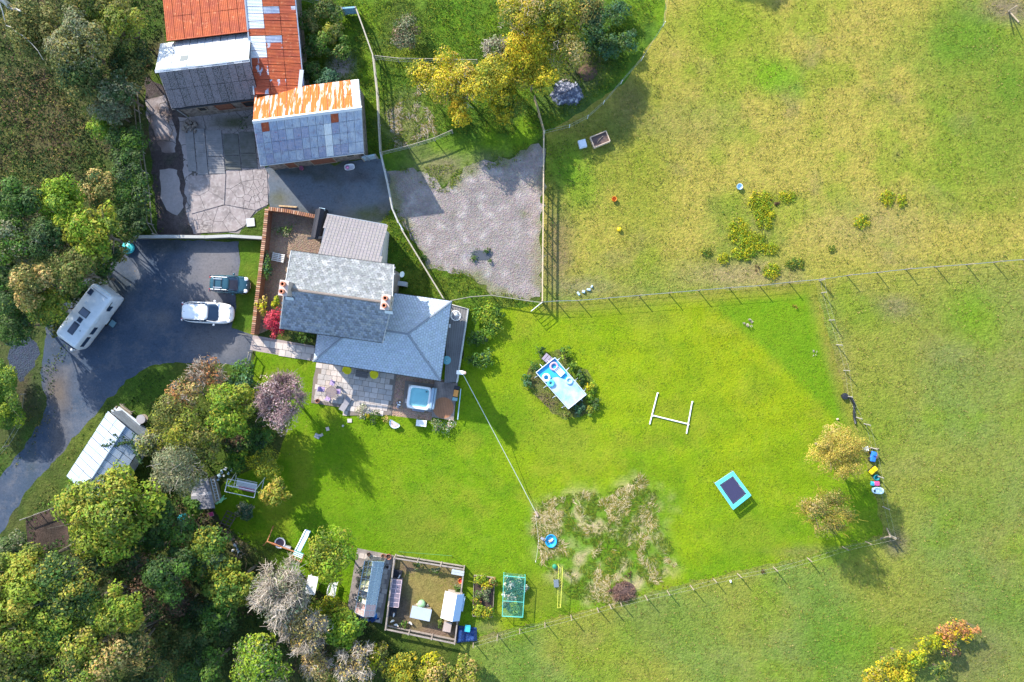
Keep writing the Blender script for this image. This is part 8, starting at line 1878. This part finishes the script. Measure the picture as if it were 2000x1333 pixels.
wd_ = thing('oil_tank', 'pale blue topped tank beside the dark side porch', 'tank', (*P(629, 413, 1.0), 0), -.15); MB().box((0, 0, .55), (.6, .6, 1.0)).build('tank_body', black, wd_, bevel=.06); MB().box((0, 0, 1.08), (.55, .55, .08)).build('lid', mat('tank_lid', (.40, .56, .66), .5), wd_, bevel=.02)
wl = thing('wall_stones', 'tumbled stones at the corner of the stone barn', 'stones', (*P(370, 248), 0)); o_ = wloc(wl)
for k in range(16): q = P3(358 + R.random() * 26, 238 + R.random() * 22, 0); MB().box((q.x, q.y, .12), (R.uniform(.2, .4), R.uniform(.18, .3), R.uniform(.15, .3)), R.random() * 3, R.uniform(-.2, .2), taper=.85).build('stone', stone, wl, True, bevel=.02)
for i, (x, y) in enumerate(((683, 822), (670, 832), (640, 838), (620, 852), (628, 850))):
    t = thing('stepping_stone', ['pale square slab on the lawn below the patio', 'tiny pale stone left of the square slab', 'buff stone of the lawn group in the tree shade', 'blue grey slab in the tree shade on the lawn', 'brownish stone touching the blue grey slab'][i], 'stone', (*P(x, y), H1(*P(x, y))), i * .9); s = (.42, .2, .35, .5, .3)[i]
    MB().box((0, 0, .04), (s, s * .85, .08)).build('stone_top', [slabm[2], slabm[2], slabm[0], mat('blue_stone', (.20, .22, .27), .8), slabm[0]][i], t, bevel=.015)

# ------------------------------------------------------------------ patio and deck furniture
ht_ = P3(818.5, 777, .95); tubx = thing('hot_tub', 'square white rimmed hot tub full of aqua water', 'hot tub', (ht_.x, ht_.y, .07), math.radians(-8))
shell = mat('tub_cabinet', (.16, .18, .22), .6, grime=.2); acr = mat('tub_acrylic', (.78, .80, .80), .2, spec=.6)
def sq(k, z, p=7): return [(x, y, z) for x, y in oval(40, k, k, p)]
MB().loft([sq(1.02, 0), sq(1.02, .78)], caps=False).build('cabinet', shell, tubx)
MB().loft([sq(1.06, .78), sq(1.08, .84), sq(1.04, .90), sq(.90, .90), sq(.86, .84), sq(.80, .45), sq(.7, .25)], caps=False).build('rim', acr, tubx, smooth=True)
MB().loft([sq(.79, .26), sq(.79, .3)]).build('tub_floor', mat('tub_aqua', (.30, .68, .72), .3), tubx)
for x, y, w_, d_ in ((-.55, 0, .3, 1.0), (0, .58, 1.0, .26), (.1, -.58, .9, .26)): MB().box((x, y, .5), (w_, d_, .3)).build('seat', mat('tub_aqua2', (.42, .76, .80), .3), tubx, bevel=.08)
MB().lathe([(.36, .3), (.33, .52), (.0001, .54)], n=24).build('footwell', mat('tub_aqua3', (.22, .60, .66), .3), tubx, smooth=True)
wt_ = bpy.data.materials.new('tub_water'); wt_.use_nodes = True; b_ = wt_.node_tree.nodes['Principled BSDF']; b_.inputs['Base Color'].default_value = (.35, .78, .84, 1); b_.inputs['Roughness'].default_value = .04; b_.inputs['Alpha'].default_value = .42; b_.inputs['Specular IOR Level'].default_value = .5
MB().loft([sq(.845, .72), sq(.85, .76)]).build('water', wt_, tubx)
MB().box((.62, .62, .91), (.16, .1, .03)).build('control_panel', black, tubx); MB().box((0, -1.2, .12), (1.1, .3, .25)).build('step', mat('step_grey', (.25, .27, .33), .7), tubx, bevel=.02)
cvr = thing('tub_cover', 'blue grey folded cover hanging on the right side of the hot tub', 'cover', (*P(844, 779, .8), .1), math.radians(-8)); ccm = mat('tub_cover_vinyl', (.26, .36, .46), .5, spec=.4)
MB().box((0, 0, .6), (.26, 2.0, .9)).build('panel', ccm, cvr, bevel=.08); MB().box((.22, .02, .55), (.14, 1.95, .85)).build('panel', ccm, cvr, bevel=.06); MB().tube([(-.2, -.9, .2), (-.16, -.9, 1.05), (.1, -.9, 1.05)], .025, 5).build('lifter_arm', black, cvr)
pat_t = thing('patio_table', 'round glass patio table between the four mauve chairs', 'table', (*P(651, 765), .06))
MB().lathe([(.5, .70), (.5, .72), (.0001, .722)], n=28).build('glass_top', glass_mat('table_glass', (.75, .66, .62), (.42, .34, .32), .4, .1), pat_t); MB().torus((0, 0, .71), .5, .02, 28, 6).build('rim', mat('bronze', (.2, .15, .13), .5), pat_t)
for k in range(4): a = k * 1.571 + .4; MB().tube([(.42 * math.cos(a), .42 * math.sin(a), .7), (.1 * math.cos(a), .1 * math.sin(a), .35), (.42 * math.cos(a), .42 * math.sin(a), 0)], .018, 5).build('leg', mat('bronze', (.2, .15, .13), .5), pat_t)
mv = mat('mauve_mesh', (.40, .30, .50), .7); brz = mat('bronze', (.2, .15, .13), .5)
def chair(label, px, py, ang, m_, group, name='patio_chair'):
    t = thing(name, label, 'chair', (*P(px, py), .06), ang, group)
    MB().box((0, 0, .42), (.46, .46, .04)).build('seat', m_, t, bevel=.01); MB().box((0, .25, .68), (.46, .04, .46), rx=-.18).build('backrest', m_, t, bevel=.01)
    for x in (-.21, .21):
        for y in (-.2, .22): MB().tube([(x, y, .42), (x * 1.05, y * 1.1, 0)], .015, 5).build('leg', brz, t)
        MB().tube([(x * 1.12, -.2, .42), (x * 1.12, -.18, .62), (x * 1.12, .24, .64)], .015, 5).build('armrest', brz, t)
    return t
gc = 'mauve chairs round the patio table'
chair('mauve patio chair on the left of the glass table', 632, 760, math.radians(80), mv, gc); chair('mauve patio chair above the glass table', 652, 748, math.radians(-20), mv, gc); chair('mauve patio chair on the right of the glass table', 663, 764, math.radians(-95), mv, gc); chair('mauve patio chair below the glass table', 645, 775, math.radians(160), mv, gc)
yl = mat('yellow_chair', (.72, .62, .01), .45)
def round_chair(label, px, py, ang):
    t = thing('round_chair', label, 'chair', (*P(px, py), .06), ang, 'yellow round chairs under the eaves')
    MB().lathe([(.18, .36), (.34, .40), (.40, .48), (.36, .5), (.2, .44), (.0001, .42)], n=22).build('seat', yl, t, smooth=True)
    MB().add([(.40 * math.cos(a), .40 * math.sin(a), z) for z in (.45, .8) for a in [k * math.pi / 10 for k in range(11)]] + [(.36 * math.cos(a), .36 * math.sin(a), z) for z in (.45, .8) for a in [k * math.pi / 10 for k in range(11)]],
             [(k, k + 1, k + 12, k + 11) for k in range(10)] + [(22 + k, 33 + k, 34 + k, 23 + k) for k in range(10)] + [(11 + k, 12 + k, 34 + k, 33 + k) for k in range(10)]).build('backrest', yl, t, smooth=True)
    for k in range(3): a = k * 2.09; MB().tube([(.15 * math.cos(a), .15 * math.sin(a), .4), (.28 * math.cos(a), .28 * math.sin(a), 0)], .018, 5).build('leg', brz, t)
    return t
round_chair('yellow round chair under the eave, left of the pair', 681, 723, math.radians(20)); round_chair('yellow round chair under the eave, right of the pair', 733, 731.5, math.radians(-20))
stack('coffee_table', 'low dark table in the eave shade between the yellow chairs', 'table', 708, 731, -9, [('top_board', (0, -.15 + .3 * k, .4), (1.1, .28, .04), mat('dark_table', (.12, .11, .11), .6)) for k in range(2)] + [('leg', (x, y, .19), (.06, .06, .38), mat('dark_table', (.12, .11, .11), .6)) for x in (-.5, .5) for y in (-.22, .22)])
sl2 = stack('sun_lounger', 'dark mesh lounger lying on the sunny part of the patio', 'lounger', 676, 789, 60, [('back_panel', (-.35, 0, .28), (.7, .55, .04), mat('lounger_grey', (.26, .25, .27), .7), 0, 0, .25), ('seat_panel', (.35, 0, .2), (.75, .55, .04), mat('lounger_grey', (.26, .25, .27), .7))] + [('leg', (x, y, .1), (.04, .04, .2), brz) for x in (-.5, .6) for y in (-.25, .25)], z=.06)
litter('fire_bowl', 'small pile of chrome stones and pots on the chippings by the tub', 'pots', [(776, 787), (779, 791), (777, 795), (781, 786)], [mat('chrome_pot', (.32, .30, .33), .3, .5), white_plastic], .26)
bowl('clay_pot', 'brown clay pot with a dry plant at the bottom left patio corner', 'pot', 622, 783, .2, .3, terracotta, mat('pot_soil', (.06, .04, .03), .95), z=.06)
pn = thing('kidney_planter', 'kidney shaped pale blue rimmed planter on the lawn below the patio', 'planter', (*P(771, 828), H1(*P(771, 828))), math.radians(-30))
kp = lambda k: [((.55 * k) * math.cos(a), (.30 * k) * math.sin(a) + .09 * math.cos(2 * a), 0) for a in [2 * math.pi * i / 24 for i in range(24)]]
MB().loft([[(x, y, 0) for x, y, z in kp(.85)], [(x, y, .35) for x, y, z in kp(1)], [(x, y, .37) for x, y, z in kp(.94)], [(x, y, .30) for x, y, z in kp(.82)]]).build('rim', mat('pale_rim', (.55, .66, .72), .5), pn, smooth=False)
MB().loft([[(x, y, .29) for x, y, z in kp(.80)], [(x, y, .33) for x, y, z in kp(.6)]]).build('soil', mat('pale_sand', (.50, .40, .36), .9), pn)
stack('white_bench', 'white slatted box bench below the stone chippings', 'bench', 824, 826, -6, [('slat', (0, -.24 + .12 * k, .45), (.95, .10, .03), white_paint) for k in range(5)] + [('side', (s * .44, 0, .22), (.05, .56, .44), white_paint) for s in (-1, 1)] + [('shelf', (0, 0, .15), (.84, .5, .03), white_paint)])
stack('bbq', 'black gas barbecue with orange lid standing beside the lower deck', 'barbecue', 892, 767, 80, [('body', (0, 0, .75), (1.3, .5, .3), black), ('hood', (0, 0, .97), (.6, .42, .16), mat('bbq_orange', (.62, .26, .06), .4)), ('shelf', (-.55, 0, .92), (.3, .46, .03), mat('bbq_teal', (.20, .35, .36), .5)), ('shelf', (.5, 0, .92), (.3, .46, .03), black)] + [('leg', (x, y, .3), (.05, .05, .6), black) for x in (-.55, .55) for y in (-.2, .2)])
# deck things
ec = P3(890, 617, 1.2); egg = thing('egg_chair', 'white rattan egg chair with cushions on the raised deck', 'chair', (ec.x, ec.y, .5)); rat = mat('rattan_white', (.70, .68, .68), .6)
MB().torus((0, 0, .95), .44, .04, 24, 6).build('rim', rat, egg, smooth=True)
for k in range(12):
    a = k * math.pi / 12; MB().tube([(.44 * math.cos(a), .44 * math.sin(a), .95), (.36 * math.cos(a), .36 * math.sin(a), .6), (0, 0, .42), (-.36 * math.cos(a), -.36 * math.sin(a), .6), (-.44 * math.cos(a), -.44 * math.sin(a), .95)], .012, 4, caps=False).build('rib', rat, egg)
MB().lathe([(.0001, .46), (.28, .5), (.34, .62), (.2, .68), (.0001, .66)], n=18).build('cushion', mat('cushion_grey', (.34, .34, .38), .9), egg, smooth=True)
MB().lathe([(.0001, 0), (.14, .05), (.17, .14), (.0001, .24)], (.06, .12, .72), 12, sy=1.3).build('cushion', white_plastic, egg, smooth=True); MB().torus((0, 0, .03), .42, .03, 24, 5).build('base_ring', rat, egg); MB().tube([(.42, 0, .03), (.5, 0, .9), (.3, 0, 1.6)], .03, 6).build('stand', rat, egg)
gt_ = P3(872.5, 704, 1.2); tt = thing('bistro_table', 'round turquoise glass table on the raised deck', 'table', (gt_.x, gt_.y, .5)); MB().lathe([(.39, .70), (.39, .715), (.0001, .717)], n=28).build('glass_top', mat('turquoise_glass', (.16, .42, .46), .12, spec=.6), tt); MB().lathe([(.04, .1), (.04, .7)], n=10).build('pedestal', metal, tt); MB().lathe([(.22, 0), (.2, .04), (.04, .1)], n=18).build('base', metal, tt); MB().lathe([(.04, .717), (.03, .78), (.0001, .79)], n=10).build('candle', white_plastic, tt)
stack('white_stool', 'small white cube stool on the deck below the egg chair', 'stool', 878, 637, -8, [('top', (0, 0, .95), (.34, .34, .05), white_paint)] + [('leg', (x, y, .72), (.05, .05, .44), white_paint) for x in (-.13, .13) for y in (-.13, .13)])
# pole with the overhead line
up = P3(899, 728, 3.3); pole = thing('utility_pole', 'utility pole with a white box on top beside the raised deck', 'pole', (up.x, up.y, 0)); MB().tube([(0, 0, -.1), (0, 0, 3.15)], .12, 9, .09).build('shaft', wood_pale, pole); MB().box((-.02, 0, 3.25), (.62, .34, .3), -.1).build('box', white_paint, pole, bevel=.03); MB().lathe([(.14, 3.12), (.15, 3.3), (.1, 3.38), (.0001, 3.4)], (.38, -.03, 0), 12).build('insulator', mat('peach_cap', (.62, .42, .34), .6), pole); MB().box((0, 0, 3.0), (.8, .08, .08), -.1).build('cross_arm', wood_pale, pole)
for k in range(2): MB().tube([(.12, 0, 1.5 + .6 * k), (.28, 0, 1.5 + .6 * k)], .02, 4).build('step_bolt', metal, pole)
st = P3(1048, 1004, .05)
cab = thing('overhead_cable', 'pale cable running from the pole down across the lawn to its anchor', 'cable', (st.x, st.y, 0)); c0_ = up + Vector((.2, -.1, -.15)); pts = [c0_.lerp(st, t) - Vector((0, 0, .25 * math.sin(math.pi * t))) * (1 if t < .8 else .2) for t in [k / 14 for k in range(15)]]
MB().tube(pts, .028, 5).build('wire', mat('cable_pale', (.55, .58, .50), .6), cab, True); MB().box((0, 0, .12), (.5, .18, .12), -1.1).build('anchor', mat('anchor_tan', (.40, .30, .24), .8), cab)
hl = thing('handrail_posts', 'pale metal rail leaning beside the lower deck', 'rail', (*P(898, 800), 0)); MB().tube([P3(900, 760, .9), P3(894, 820, .5)], .04, 5).build('bar', mat('pale_blue_trim', (.42, .58, .68), .4), hl, True)
for a in ((900, 762), (895, 818)): MB().tube([P3(*a, .0), P3(*a, .7)], .025, 5).build('post', metal, hl, True)
